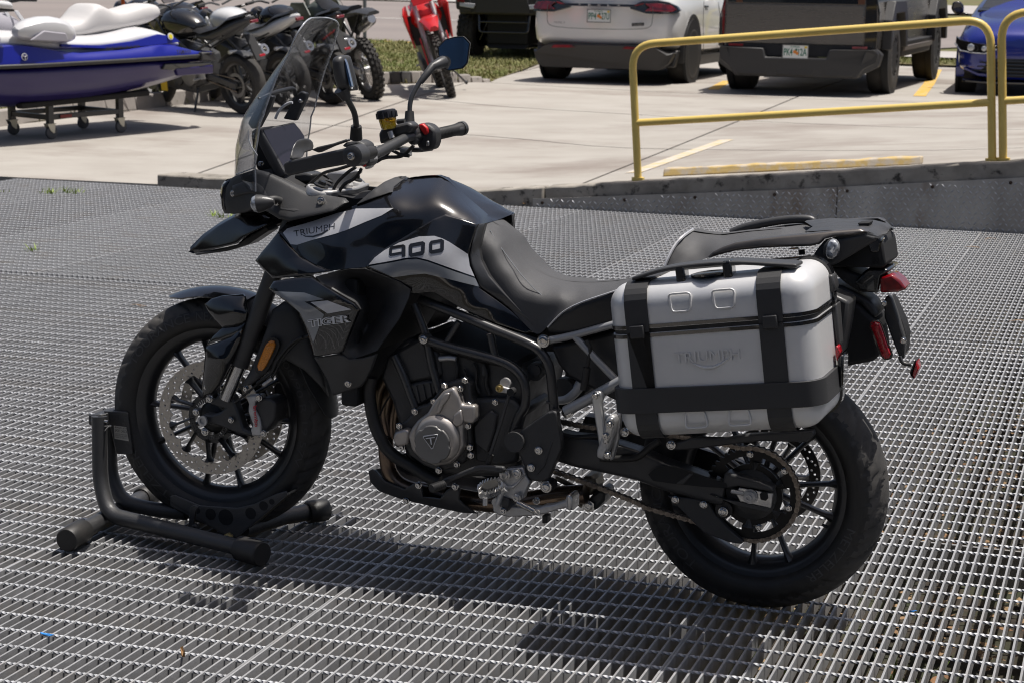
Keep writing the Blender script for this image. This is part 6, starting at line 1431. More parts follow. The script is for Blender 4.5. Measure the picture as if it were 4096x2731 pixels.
def vw(root, x, y, R, W, ir, spokes=5, dark=M_alloy, knob=False, tyre=None):
    o = empty('wheel', (x, y, R), parent=root); s = 1 if x > 0 else -1
    prof = [(-W/2, ir), (-W/2-.006, ir+.02), (-W/2-.008, (ir+R)/2), (-W/2+.012, R-.018), (-W/2+.04, R-.002), (0, R), (W/2-.04, R-.002), (W/2-.012, R-.018), (W/2+.008, (ir+R)/2), (W/2+.006, ir+.02), (W/2, ir)]
    mb = MB(); k = len(prof); n = 40; v = []; f = []
    for i in range(n):
        a = 2*math.pi*i/n
        for yy, r in prof: v.append((yy, r*math.cos(a), r*math.sin(a)))
    for i in range(n):
        for j in range(k-1): f.append((i*k+j, i*k+j+1, ((i+1) % n)*k+j+1, ((i+1) % n)*k+j))
    mb.add(v, f)
    mb.make('tyre', tyre or M_vtyre, o, 40)
    if knob:
        kb = MB()
        for i in range(26):
            a = 2*math.pi*i/26
            for j in range(4): yy = (-.36+.24*j)*W; kb.box((yy, (R+.004)*math.cos(a+(j % 2)*.12), (R+.004)*math.sin(a+(j % 2)*.12)), (W*.17, .05, .03), Matrix.Rotation(a+(j % 2)*.12-math.pi/2, 3, 'X'))
        tag(kb.make('tyre_knobs', tyre or M_vtyre, o, 0), kind='stuff')
    rm = MB(); rm.lathe((-W/2+.02, 0, 0), (1, 0, 0), [(0, ir+.004), (W-.04, ir+.004)], 36, False, False); rm.lathe((s*W*.1-.01, 0, 0), (1, 0, 0), [(0, ir), (.02, ir)], 36)
    rm.make('rim', M_blkg, o, 30)
    sp = MB(); xo = s*(W/2-.012)
    for i in range(spokes*2):
        a = 2*math.pi*(i//2)/spokes+(.10 if i % 2 else -.10); sp.bar((xo-s*.02, .05*math.cos(a), .05*math.sin(a)), (xo, (ir-.008)*math.cos(a+(.07 if i % 2 else -.07)), (ir-.008)*math.sin(a+(.07 if i % 2 else -.07))), .028, .024, (1, 0, 0))
    sp.lathe((xo-s*.04, 0, 0), (s, 0, 0), [(0, .07), (.03, .065), (.04, .04)], 18); sp.lathe((xo-.016, 0, 0), (1, 0, 0), [(0, ir+.012), (.028, ir+.012), (.028, ir-.012), (0, ir-.012)], 36, False, False)
    tag(sp.make('spokes', dark, o, 30), kind='stuff'); return o
def grid_body(root, name, m, secs, sub=1, parent=None, sm=40):
    mb = MB().loft(secs); return mb.make(name, m, parent or root, sm, sub=sub)
def pl(root, name, m, pts, vec, bevel=.006, parent=None):
    return MB().prism([Vector(p) for p in pts], vec).make(name, m, parent or root, 30, bevel=bevel)
def vtext(root, body, x0, x1, z0, z1, y, m, name='lettering', bold=0, d=.003):
    V, F = text_mesh(body, .0, bold); mb = MB(); mb.v = [(x0+(x1-x0)*a, y-d, z0+(z1-z0)*b) for a, b, c in V]; mb.f = list(F); return mb.make(name, m, root, 0)
def number_plate(root, body, x, y, z, tail):
    p = pl(root, 'number_plate', M_plate, [(x-.153, y, z-.078), (x+.153, y, z-.078), (x+.153, y, z+.078), (x-.153, y, z+.078)], (0, .012, 0), .003)
    fr = MB()
    for a, b, c, d in ((-.16, -.15, -.084, .084), (.15, .16, -.084, .084), (-.15, .15, -.084, -.075), (-.15, .15, .075, .084)): fr.add([(x+a, y-.004, z+c), (x+b, y-.004, z+c), (x+b, y-.004, z+d), (x+a, y-.004, z+d)], [(0, 1, 2, 3)])
    tag(fr.make('plate_frame', M_alloy, p, 0), kind='stuff')
    vtext(root, body, x-.138, x-.035, z-.045, z+.04, y, M_pgreen, 'plate_lettering', .012).parent = p; vtext(root, tail, x+.035, x+.138, z-.045, z+.04, y, M_pgreen, 'plate_lettering', .012).parent = p
    vtext(root, 'FLORIDA', x-.06, x+.05, z+.05, z+.068, y, M_pgreen, 'plate_lettering', .01).parent = p
    MB().lathe((x-.005, y-.003, z+.0), (0, -1, 0), [(0, .022), (.001, .022)], 14).make('plate_emblem', M_orange, p, 0); MB().lathe((x+.022, y-.003, z-.018), (0, -1, 0), [(0, .018), (.001, .018)], 14).make('plate_emblem', M_orange, p, 0); MB().lathe((x+.01, y-.0035, z+.025), (0, -1, 0), [(0, .014), (.001, .014)], 10).make('plate_emblem', M_pgreen, p, 0)
    MB().box((x+.125, y-.004, z+.055), (.03, .002, .022)).make('plate_sticker', mat('sticker_yellow', (.7, .5, .02), .5), p, 0)

# ---------------------------------------------------------------- white car
suv = empty('parked_car', (0, 0, 0), 0, 'white electric car parked with its tail to the camera beside the pickup', 'car', 'cars parked on the lot')
sR, sW = .375, .275
def car_secs(rows):
    """rows: (y, list of (half width, z)) from sill to roof"""
    out = []
    for y, pr in rows: out.append([(w, y, z) for w, z in pr]+[(-w, y, z) for w, z in reversed(pr)])
    return out
S = [(-.90, [(.70, .56), (.76, .62), (.80, .74), (.79, .90), (.76, 1.02), (.70, 1.08), (.60, 1.12)]),
     (-.85, [(.84, .50), (.885, .60), (.905, .74), (.885, .93), (.85, 1.05), (.78, 1.14), (.66, 1.20)]),
     (-.72, [(.915, .44), (.95, .58), (.97, .74), (.955, .94), (.92, 1.06), (.84, 1.19), (.70, 1.29)]),
     (-.52, [(.945, .36), (.98, .55), (.995, .76), (.98, .95), (.94, 1.08), (.84, 1.27), (.70, 1.42)]),
     (0, [(.96, .30), (.99, .50), (1.005, .82), (.985, .98), (.94, 1.09), (.80, 1.40), (.66, 1.58)]),
     (.6, [(.94, .26), (.955, .48), (.965, .80), (.95, 1.0), (.915, 1.09), (.78, 1.50), (.62, 1.67)]),
     (1.5, [(.93, .25), (.945, .46), (.955, .78), (.94, .98), (.91, 1.06), (.79, 1.50), (.62, 1.68)]),
     (2.3, [(.94, .27), (.96, .48), (.97, .78), (.95, .96), (.91, 1.02), (.82, 1.28), (.64, 1.46)]),
     (2.95, [(.95, .34), (.985, .52), (.995, .78), (.96, .93), (.89, .99), (.70, 1.03), (.50, 1.05)]),
     (3.6, [(.93, .30), (.96, .45), (.95, .65), (.90, .80), (.80, .88), (.60, .92), (.40, .93)]),
     (3.95, [(.70, .30), (.78, .42), (.78, .58), (.72, .70), (.60, .76), (.45, .78), (.3, .78)])]
grid_body(suv, 'body', M_wht, car_secs(S), sub=2)
def arch(root, x, y, R, m, w=.05, s=1, th=.022):
    mb = MB(); n = 18; a0, a1 = rad(-18), rad(198); secs = []
    for i in range(n+1):
        a = a0+(a1-a0)*i/n; c, s_ = math.cos(a), math.sin(a)
        secs.append([(x, y+R*c, R*.97+R*s_), (x, y+(R+w)*c, R*.97+(R+w)*s_), (x-s*.10, y+(R+w)*c, R*.97+(R+w)*s_), (x-s*.10, y+R*c, R*.97+R*s_)])
    mb.loft(secs); mb.make('wheel_arch', m, root, 40)
    w_ = MB().lathe((x-s*.03, y, R*.93), (s, 0, 0), [(0, R+.005), (.038, R+.005)], 32); w_.make('wheel_well', M_dark, root, 40)
for s in (1, -1):
    arch(suv, 1.000*s, 0, .43, M_plas, .05, s); arch(suv, .985*s, 2.965, .43, M_plas, .05, s)
for x, y in ((.865, 0), (-.865, 0), (.855, 2.965), (-.855, 2.965)): vw(suv, x, y, sR, sW, .265)
lowp = [(-.78, -.93, .19), (.78, -.93, .19), (.90, -.88, .28), (.95, -.80, .42), (.88, -.90, .40), (.76, -.985, .47), (.66, -.995, .505), (-.66, -.995, .505), (-.76, -.985, .47), (-.88, -.90, .40), (-.95, -.80, .42), (-.90, -.88, .28)]
pl(suv, 'rear_diffuser', M_plas, lowp, (0, .30, 0), .02)
pl(suv, 'lower_valance', M_plas, [(-.93, -.70, .22), (.93, -.70, .22), (.96, -.62, .44), (-.96, -.62, .44)], (0, .14, 0), .02)
pl(suv, 'underbody', M_dark, [(-.8, -.6, .2), (.8, -.6, .2), (.8, 3.6, .2), (-.8, 3.6, .2)], (0, 0, .2), .02)
for s in (1, -1):
    pl(suv, 'bumper_reflector', M_lred, [(s*.32, -1.01, .455), (s*.64, -1.0, .445), (s*.61, -1.0, .482), (s*.36, -1.01, .49)], (0, .02, 0), .003)
    lt = pl(suv, 'tail_light', M_blkg, [(s*.40, -1.0, .965), (s*.62, -.99, .905), (s*.80, -.955, .905), (s*.965, -.80, .915), (s*.985, -.70, .945), (s*.955, -.74, 1.00), (s*.88, -.88, 1.055), (s*.76, -.945, 1.075), (s*.55, -.975, 1.06), (s*.42, -1.0, 1.0)], (0, .10, 0), .01)
    pl(suv, 'lamp', M_lred, [(s*.60, -1.00, .94), (s*.80, -.968, .935), (s*.93, -.86, .935), (s*.965, -.80, .96), (s*.90, -.875, 1.02), (s*.76, -.955, 1.04), (s*.60, -.985, 1.03), (s*.66, -.985, .985)], (0, .05, 0), .006, lt)
    pl(suv, 'lamp', M_lred, [(s*.44, -1.008, .985), (s*.58, -.998, 1.02), (s*.58, -1.0, 1.04), (s*.44, -1.005, 1.0)], (0, .03, 0), .003, lt)
pl(suv, 'tailgate_trim', M_blkg, [(-.50, -1.01, .985), (.50, -1.01, .985), (.50, -1.0, 1.02), (-.50, -1.0, 1.02)], (0, .04, 0), .006)
for i, ch in enumerate('TESLA'): vtext(suv, ch, -.26+i*.13-.018, -.26+i*.13+.018, .992, 1.014, -1.012, M_wht, 'tailgate_lettering')
number_plate(suv, 'PP4', .0, -1.012, .865, '27U')
M_seam = mat('panel_seam', (.10, .10, .10), .6)
MB().tube(smooth_path([(-.70, -.985, 1.0), (-.705, -.99, .85), (-.66, -1.0, .735), (-.4, -1.015, .705), (0, -1.02, .70), (.4, -1.015, .705), (.66, -1.0, .735), (.705, -.99, .85), (.70, -.985, 1.0)], 6), .004, 5).make('tailgate_seam', M_seam, suv)
pl(suv, 'badge', M_plas, [(.44, -1.018, .745), (.60, -1.01, .755), (.60, -1.008, .795), (.44, -1.016, .785)], (0, .01, 0), .002); vtext(suv, 'PLAID', .46, .585, .757, .782, -1.021, M_chrome, 'badge_lettering')
vtext(suv, 'MODEL X', -.60, -.45, .76, .785, -1.018, M_alloy, 'badge_lettering')
MB().tube([(1.0, .62, .35), (.985, .60, .75), (.955, .72, 1.06)], .004, 5).make('door_seam', M_seam, suv); MB().tube([(.962, 1.75, .33), (.965, 1.72, .78), (.935, 1.66, 1.04)], .004, 5).make('door_seam', M_seam, suv)
pl(suv, 'door_handle', M_blkg, [(.962, .80, .97), (.96, 1.0, .97), (.955, 1.0, 1.0), (.957, .80, 1.0)], (-.03, 0, 0), .004)
for s in (1, -1):
    pl(suv, 'sill', M_plas, [(s*.90, .42, .20), (s*.90, 2.55, .20), (s*.965, 2.55, .33), (s*.975, .42, .33)], (0, 0, .02), .01); pl(suv, 'side_glass', M_dglass, [(s*.925, -.35, 1.12), (s*.905, 1.9, 1.08), (s*.80, 1.7, 1.46), (s*.80, .2, 1.48)], (-s*.02, 0, 0), .005)
pl(suv, 'rear_glass', M_dglass, [(-.62, -.96, 1.18), (.62, -.96, 1.18), (.56, -.30, 1.52), (-.56, -.30, 1.52)], (0, .02, -.02), .01)
pl(suv, 'door_mirror', M_wht, [(1.0, 2.05, 1.06), (1.14, 2.05, 1.06), (1.14, 2.05, 1.20), (1.0, 2.05, 1.20)], (0, .1, 0), .03)

# ---------------------------------------------------------------- stainless pickup
pk = empty('pickup_truck', (0, 0, 0), 0, 'angular dark stainless steel pickup parked with its tail to the camera', 'pickup', 'cars parked on the lot')
cy_ = -.92
bodyp = [(-.94, .56), (-.96, .95), (-.93, 1.12), (-.89, 1.17), (.89, 1.17), (.93, 1.12), (.96, .95), (.94, .56)]
secs = [[(x*.985, cy_, z) for x, z in bodyp], [(x, -.6, z) for x, z in bodyp], [(x, 3.6, z*1.0 if z < 1.2 else z-.05) for x, z in bodyp], [(x*.93, 4.5, min(z, 1.05)) for x, z in bodyp]]
grid_body(pk, 'body', M_stl, secs, 0, sm=20)
MB().loft([[(-.93, -.85, 1.17), (.93, -.85, 1.17), (.90, -.80, 1.22), (-.90, -.80, 1.22)], [(-.93, 1.6, 1.18), (.93, 1.6, 1.18), (.62, 1.6, 1.80), (-.62, 1.6, 1.80)], [(-.93, 3.6, 1.1), (.93, 3.6, 1.1), (.9, 3.6, 1.12), (-.9, 3.6, 1.12)]]).make('cabin', M_dglass, pk, 20)
pl(pk, 'tailgate', M_stl, [(-.90, cy_-.012, .605), (.78, cy_-.012, .605), (.78, cy_-.012, 1.075), (-.90, cy_-.012, 1.075)], (0, .02, 0), .008)
pl(pk, 'tail_light_bar', M_blkg, [(-.88, cy_-.014, 1.085), (.78, cy_-.014, 1.085), (.78, cy_-.01, 1.17), (-.88, cy_-.01, 1.17)], (0, .03, 0), .006)
for s in (1, -1):
    pl(pk, 'rear_pillar', M_blkg, [(s*(.79 if s > 0 else .91), cy_-.014, .57), (s*.94, cy_-.004, .57), (s*.96, cy_+.01, 1.0), (s*.92, cy_-.0, 1.18), (s*(.79 if s > 0 else .91), cy_-.014, 1.18)], (0, .04, 0), .008)
    pl(pk, 'corner_marker', mat('amber_dark', (.10, .04, .02), .3), [(s*.70, cy_-.018, 1.09), (s*.78, cy_-.018, 1.09), (s*.78, cy_-.016, 1.165), (s*.70, cy_-.016, 1.165)], (0, .02, 0), .002)
bump = [(-.96, .40), (-.97, .52), (-.94, .56), (-.40, .555), (-.37, .45), (.37, .45), (.40, .555), (.94, .56), (.97, .52), (.96, .40), (.82, .33), (.74, .215), (-.74, .215), (-.82, .33)]
pl(pk, 'rear_bumper', M_plas, [(x, cy_-.14 if abs(x) < .95 else cy_-.02, z) for x, z in bump], (0, .30, 0), .02)
pl(pk, 'plate_recess', M_dark, [(-.88, cy_-.06, .46), (.88, cy_-.06, .46), (.88, cy_-.03, .60), (-.88, cy_-.03, .60)], (0, .02, 0), .002); number_plate(pk, 'PK4', .0, cy_-.155, .52, '12A')
for xa, xb in ((-.74, -.32), (-.26, .26), (.32, .74)): pl(pk, 'bumper_inset', M_plas, [(xa+.04, cy_-.155, .24), (xb-.04, cy_-.155, .24), (xb, cy_-.15, .375), (xa, cy_-.15, .375)], (0, .03, 0), .012)
for s in (1, -1):
    pl(pk, 'bumper_reflector', M_lred, [(s*.66, cy_-.07, .567), (s*.84, cy_-.07, .567), (s*.84, cy_-.07, .597), (s*.66, cy_-.07, .597)], (0, .02, 0), .002)
    pl(pk, 'bumper_corner', M_plas, [(s*.72, cy_-.145, .225), (s*.97, cy_-.02, .36), (s*.99, cy_+.1, .50), (s*.95, cy_-.05, .565), (s*.84, cy_-.145, .55)], (0, .16, 0), .01)
    for yy in (0, 3.64):
        fl_ = [(-.62, .55), (-.60, .90), (-.40, 1.13), (.40, 1.13), (.60, .92), (.66, .55), (.50, .55), (.44, .84), (.32, .98), (-.32, .98), (-.44, .82), (-.50, .55)]
        pl(pk, 'wheel_arch', M_plas, [(s*1.065, yy+a, b) for a, b in fl_], (-s*.12, 0, 0), .012); MB().lathe((s*.92, yy, .45), (s, 0, 0), [(0, .47), (.085, .47)], 30).make('wheel_well', M_dark, pk, 40)
    pl(pk, 'sill', M_plas, [(s*1.0, .6, .42), (s*1.0, 3.05, .42), (s*1.03, 3.05, .62), (s*1.03, .6, .62)], (-s*.1, 0, 0), .015); pl(pk, 'sunlit_sill_strip', mat('sunlit_sill', (.22, .19, .17), .4, .4), [(s*1.035, .62, .50), (s*1.035, 3.0, .50), (s*1.04, 3.0, .56), (s*1.04, .62, .56)], (-s*.05, 0, 0), .006)  # paler strip along the sill, sunlight put into its colour
pl(pk, 'door_mirror', M_plas, [(1.02, 2.9, 1.18), (1.20, 2.9, 1.20), (1.21, 2.9, 1.42), (1.05, 2.9, 1.42)], (0, .12, 0), .02)
for x, y in ((.87, 0), (-.87, 0), (.87, 3.64), (-.87, 3.64)): vw(pk, x, y, .445, .29, .25, 6, M_plas)
MB().tube([(.62, cy_-.016, .78), (.72, cy_-.016, .785)], .008, 6).make('tailgate_badge', M_dark, pk)

# ---------------------------------------------------------------- blue hatchback facing the camera (y forward = towards camera)
gf = empty('parked_car', (0, 0, 0), 0, 'bright blue hatchback facing the camera behind the second guard rail', 'car', 'cars parked on the lot')
G = [(.86, [(.52, .24), (.60, .40), (.62, .55), (.56, .68), (.40, .72), (.2, .735)]), (.78, [(.72, .20), (.80, .40), (.83, .56), (.77, .70), (.55, .79), (.25, .81)]), (.58, [(.83, .20), (.88, .42), (.895, .60), (.85, .76), (.66, .88), (.3, .91)]),
     (.25, [(.86, .24), (.895, .45), (.905, .64), (.875, .80), (.70, .94), (.3, .97)]), (-.35, [(.87, .22), (.90, .45), (.91, .66), (.89, .84), (.72, 1.0), (.3, 1.03)]), (-.75, [(.87, .22), (.90, .45), (.91, .68), (.89, .90), (.76, 1.06), (.3, 1.10)]),
     (-1.4, [(.87, .22), (.90, .45), (.91, .70), (.89, .94), (.64, 1.36), (.3, 1.42)]), (-2.4, [(.87, .22), (.90, .45), (.91, .70), (.89, .96), (.62, 1.40), (.3, 1.46)]), (-3.3, [(.84, .3), (.88, .5), (.89, .72), (.86, .98), (.62, 1.30), (.3, 1.36)]), (-3.5, [(.7, .4), (.75, .55), (.75, .75), (.7, .98), (.5, 1.15), (.3, 1.2)])]
grid_body(gf, 'body', M_blu, car_secs(G), sub=2)
pl(gf, 'windscreen', M_dglass, [(-.70, -.70, 1.075), (.70, -.70, 1.075), (.56, -1.38, 1.41), (-.56, -1.38, 1.41)], (0, -.03, -.02), .01)
pl(gf, 'scuttle', M_blkg, [(-.74, -.62, 1.05), (.74, -.62, 1.05), (.72, -.74, 1.085), (-.72, -.74, 1.085)], (0, 0, -.03), .005)
for s in (1, -1):
    hl_ = pl(gf, 'headlight', M_blkg, [(s*.40, .91, .60), (s*.52, .905, .545), (s*.70, .865, .55), (s*.83, .77, .57), (s*.915, .60, .65), (s*.92, .44, .735), (s*.85, .72, .695), (s*.64, .865, .66), (s*.40, .91, .64)], (0, -.14, 0), .008)
    for xx, yy, zz, r in ((.71, .868, .608, .045), (.55, .905, .598, .034)): MB().lathe((s*xx, yy-.01, zz), (0, 1, 0), [(0, r), (.01, r*.9), (.016, r*.5)], 18).make('lamp', M_clear, hl_, 40)
    MB().tube([(s*.40, .916, .592), (s*.53, .912, .538), (s*.71, .872, .545), (s*.84, .775, .565), (s*.925, .60, .65)], .008, 6).make('running_light', M_clear, hl_)
    ai = pl(gf, 'air_intake', M_dark, [(s*.42, .875, .30), (s*.62, .84, .28), (s*.78, .74, .30), (s*.82, .66, .42), (s*.78, .72, .50), (s*.60, .84, .46), (s*.45, .87, .40)], (0, -.1, 0), .01)
    for k in range(3): pl(gf, 'intake_bar', M_blkg, [(s*.46, .885, .32+.05*k), (s*.76, .775, .33+.05*k), (s*.76, .775, .345+.05*k), (s*.46, .885, .335+.05*k)], (0, -.03, 0), .002, ai)
    pl(gf, 'intake_blade', M_blu, [(s*.40, .90, .26), (s*.60, .88, .27), (s*.80, .76, .345), (s*.78, .78, .365), (s*.60, .885, .30), (s*.40, .905, .285)], (0, -.05, 0), .006)
    mr_ = pl(gf, 'door_mirror', M_blkg, [(s*.93, -.78, 1.0), (s*1.04, -.76, .99), (s*1.09, -.74, 1.06), (s*1.07, -.74, 1.15), (s*.98, -.76, 1.16), (s*.93, -.78, 1.10)], (0, -.1, 0), .025); pl(gf, 'mirror_arm', M_blkg, [(s*.86, -.80, .97), (s*.96, -.80, .99), (s*.96, -.80, 1.02), (s*.86, -.80, 1.0)], (0, -.06, 0), .005)
    arch(gf, s*.905, 0, .36, M_blu, .012, s)
pl(gf, 'grille_bar', M_blkg, [(-.42, .850, .605), (.42, .850, .605), (.42, .848, .645), (-.42, .848, .645)], (0, -.06, 0), .004)
MB().lathe((0, .856, .63), (0, 1, .1), [(0, .068), (.012, .068), (.012, .058), (.006, .055)], 28).make('nose_emblem', M_chrome, gf, 40)
V, F = text_mesh('V', 0, .0); mb = MB(); mb.v = [(.036-.072*a, .868, .632+.038*b) for a, b, c in V]; mb.f = list(F); mb.make('emblem_lettering', M_chrome, gf, 0); V, F = text_mesh('W', 0, .0); mb = MB(); mb.v = [(.045-.09*a, .866, .585+.042*b) for a, b, c in V]; mb.f = list(F); mb.make('emblem_lettering', M_chrome, gf, 0)
V, F = text_mesh('R', 0, .03); mb = MB(); mb.v = [(.335-.024*a, .853, .612+.026*b) for a, b, c in V]; mb.f = list(F); mb.make('grille_lettering', M_chrome, gf, 0)
lg = pl(gf, 'lower_grille', M_dark, [(-.40, .880, .26), (.40, .880, .26), (.42, .872, .48), (-.42, .872, .48)], (0, -.06, 0), .006)
for k in range(5): pl(gf, 'grille_slat', M_blkg, [(-.40, .895, .28+.042*k), (.40, .895, .28+.042*k), (.40, .893, .295+.042*k), (-.40, .893, .295+.042*k)], (0, -.03, 0), .002, lg)
pl(gf, 'splitter', M_blkg, [(-.80, .74, .185), (-.55, .875, .175), (.55, .875, .175), (.80, .74, .185), (.80, .68, .20), (-.80, .68, .20)], (0, 0, .025), .004)
for x, y in ((.79, 0), (-.79, 0), (.79, -2.63), (-.79, -2.63)): vw(gf, x, y, .325, .225, .235)

# ---------------------------------------------------------------- black side-by-side buggy
ub = empty('utility_buggy', (0, 0, 0), 0, 'black off road utility buggy with knobbly tyres on the grass verge', 'buggy')
for x, y in ((.70, 0), (-.70, 0), (.70, 2.3), (-.70, 2.3)): vw(ub, x, y, .40, .28, .20, 5, M_plas, True)
ubb = len(bpy.data.objects)
_before = set(bpy.data.objects)
pl(ub, 'cargo_bed', M_plas, [(-.72, -.62, .88), (.72, -.62, .88), (.76, -.62, 1.22), (-.76, -.62, 1.22)], (0, 1.2, 0), .03)
pl(ub, 'tailgate', M_plas, [(-.46, -.645, .90), (.46, -.645, .90), (.42, -.65, 1.14), (-.42, -.65, 1.14)], (0, .03, 0), .02); vtext(ub, 'HONDA', -.12, .13, 1.16, 1.20, -.655, M_grey1, 'tailgate_lettering')
for s in (1, -1):
    pl(ub, 'side_pod', M_plas, [(s*.50, -.66, .90), (s*.78, -.60, .95), (s*.82, -.55, 1.25), (s*.52, -.64, 1.24)], (0, .9, 0), .03); pl(ub, 'silver_insert', M_grey1, [(s*.46, -.675, .97), (s*.70, -.655, 1.00), (s*.70, -.65, 1.06), (s*.44, -.67, 1.045)], (0, .02, 0), .006)
    pl(ub, 'tail_light', M_lred, [(s*.62, -.675, 1.06), (s*.74, -.655, 1.07), (s*.75, -.65, 1.24), (s*.64, -.67, 1.24)], (0, .03, 0), .006)
    MB().tube(bend_path([(s*.74, .7, .9), (s*.74, .7, 1.95), (s*.70, 2.2, 1.9), (s*.70, 2.9, 1.0)], .15), .03, 10).make('roll_cage', M_blkg, ub, 50)
    MB().tube([(s*.66, 0, .40), (s*.22, .35, .42)], .022, 8).make('suspension_arm', M_blkg, ub); MB().tube([(s*.66, 0, .36), (s*.20, -.25, .40)], .022, 8).make('suspension_arm', M_blkg, ub); MB().tube([(s*.58, .05, .45), (s*.36, .1, .95)], .045, 12).make('shock_absorber', M_blkg, ub)
    pl(ub, 'mud_flap', M_plas, [(s*.56, .44, .5), (s*.86, .44, .5), (s*.86, .50, 1.05), (s*.56, .50, 1.05)], (0, .02, 0), .006)
MB().tube(bend_path([(-.42, -.50, .92), (-.40, -.55, .60), (.40, -.55, .60), (.42, -.50, .92)], .06), .020, 10).make('rear_guard', M_blkg, ub, 50); MB().tube([(-.40, -.53, .76), (.40, -.53, .76)], .016, 8).make('rear_guard_bar', M_blkg, ub)
pl(ub, 'engine_cover', M_dark, [(-.34, -.35, .40), (.34, -.35, .40), (.34, -.35, .9), (-.34, -.35, .9)], (0, .8, 0), .03); pl(ub, 'skid_plate', M_plas, [(-.30, -.40, .34), (.30, -.40, .34), (.36, -.30, .42), (-.36, -.30, .42)], (0, 3.0, 0), .01)
pl(ub, 'cab', M_plas, [(-.70, .62, .40), (.70, .62, .40), (.74, .62, 1.05), (-.74, .62, 1.05)], (0, 2.3, 0), .05)

for o in bpy.data.objects:
    if o not in _before and o.parent == ub: o.data.transform(Matrix.Translation((0, 0, -.16)))
def solve_place(root, uv_a, xa, ya, uv_b, xb, yb, flip=False):
    """two tyre foot points seen in the photograph -> position and heading on the lot"""
    A, Bp = lot(*uv_a), lot(*uv_b); d = Vector((Bp.x-A.x, Bp.y-A.y)); e = Vector((xb-xa, yb-ya)); yaw = math.atan2(d.y, d.x)-math.atan2(e.y, e.x)
    c, s = math.cos(yaw), math.sin(yaw); m = (A+Bp)/2; mx, my = (xa+xb)/2, (ya+yb)/2
    p = Vector((m.x-(c*mx-s*my), m.y-(s*mx+c*my), 0)); p.z = zlot(p.x, p.y); place(root, p, yaw); return p, yaw
def put(root, p, yaw): place(root, (p[0], p[1], zlot(p[0], p[1])), yaw)
pa, pb2 = lot(1277, 180), lot(1562, 192); m_ = (pa+pb2)/2; put(suv, m_+Vector((0, .1, 0)), rad(-1.0))
pa, pb2 = lot(1707, 204), lot(2020, 216); m_ = (pa+pb2)/2; put(pk, m_+Vector((0, .1, 0)), rad(-2.0))
p = lot(2228, 211); put(gf, (p.x+.74, p.y, 0), rad(180+1.5)); gf.matrix_world.translation.z -= .03
pa = lot(1090, 134); put(ub, (pa.x+.62, pa.y+.1, 0), rad(2))
# ================================================================ personal watercraft on its dolly
M_jb = mat('blue_gelcoat', (.002, .008, .24), .35, 0, coat=.25, coatr=.05); M_jn = mat('violet_hull', (.018, .011, .095), .35, 0, coat=.22, coatr=.05); M_jw = mat('white_gelcoat', (.62, .62, .63), .35, 0, coat=.4)
M_jg = mat('pale_grey_pad', (.34, .33, .365), .6); M_jseat = mat('white_seat_vinyl', (.58, .565, .555), .55, 0, bump=.1, bscale=90); M_carpet = mat('bunk_carpet', (.022, .021, .020), .95, 0, bump=.8, bscale=200)
Bq, Dq, Aq, Cq = lot(128, 319), lot(288, 304), lot(12, 314), lot(182, 297); Oq = (Bq+Dq+Aq+Cq)/4
JYAW = math.atan2(.35, .937); JYAW = math.pi-JYAW
def jroot(name, label, cat):
    o = tag(empty(name, (0, 0, 0)), label, cat); place(o, Oq, JYAW); return o
jk = jroot('personal_watercraft', 'blue and white jet ski resting on a black wheeled dolly', 'jet ski')
ys = [-1.42, -1.25, -.9, -.5, 0, .5, 1.0, 1.5, 1.85, 2.05]
topz = lambda y: float(np.interp(y, [-1.45, -1.23, -.82, -.3, .285, .865, 1.18, 1.6, 2.05], [.72, .745, .835, .80, .79, .895, .88, .86, .80]))
wid = lambda y: float(np.interp(y, [-1.45, -1.0, 0, .8, 1.5, 1.9, 2.05], [.50, .58, .61, .60, .46, .22, .06]))
kz = lambda y: float(np.interp(y, [-1.45, -1.15, -.8, 0, 1.0, 1.6, 2.05], [.46, .40, .34, .27, .27, .42, .66]))
secs = []
for y in ys:
    w, k = wid(y), kz(y); h = [(0, k), (w*.45, k+.07), (w*.80, k+.14), (w*.90, min(.68, k+.26)), (w*.975, .64), (w, .70)]
    secs.append([(x, y, z) for x, z in h]+[(-x, y, z) for x, z in reversed(h[1:])])
hull = MB().loft(secs).make('hull', M_jn, jk, 30, sub=1)
secs = []
for y in np.linspace(-1.40, 2.0, 26):
    w, t = wid(y), topz(y); h = [(w-.005, .712), (w-.012, .74), (w-.05, t-.012), (w-.085, t), (w-.16, t-.03)]
    secs.append([(x, y, z) for x, z in h]+[(-x, y, z) for x, z in reversed(h)])
MB().loft(secs).make('deck', M_jb, jk, 40)
rb = [( -wid(y)-.012, y, .706) for y in np.linspace(-1.32, 2.0, 30)]; MB().tube(rb+[(-x, y, z) for x, y, z in reversed(rb)], .020, 8).make('rub_rail', M_rub, jk, 60)
for s in (1, -1): pl(jk, 'corner_bumper', M_plas, [(s*.40, -1.52, .655), (s*.56, -1.44, .655), (s*.605, -1.18, .665), (s*.605, -1.18, .745), (s*.56, -1.40, .735), (s*.40, -1.50, .725)], (-s*.06, .0, 0), .015)
pl(jk, 'sponson', M_blkg, [(-.585, -.72, .655), (-.575, -1.30, .645), (-.57, -1.36, .615), (-.565, -.98, .575), (-.585, -.70, .60)], (.05, 0, 0), .012)
pl(jk, 'sponson_plate', M_jn, [(-.588, -.86, .60), (-.583, -1.34, .612), (-.56, -1.36, .53), (-.57, -.9, .53)], (.05, 0, 0), .008)
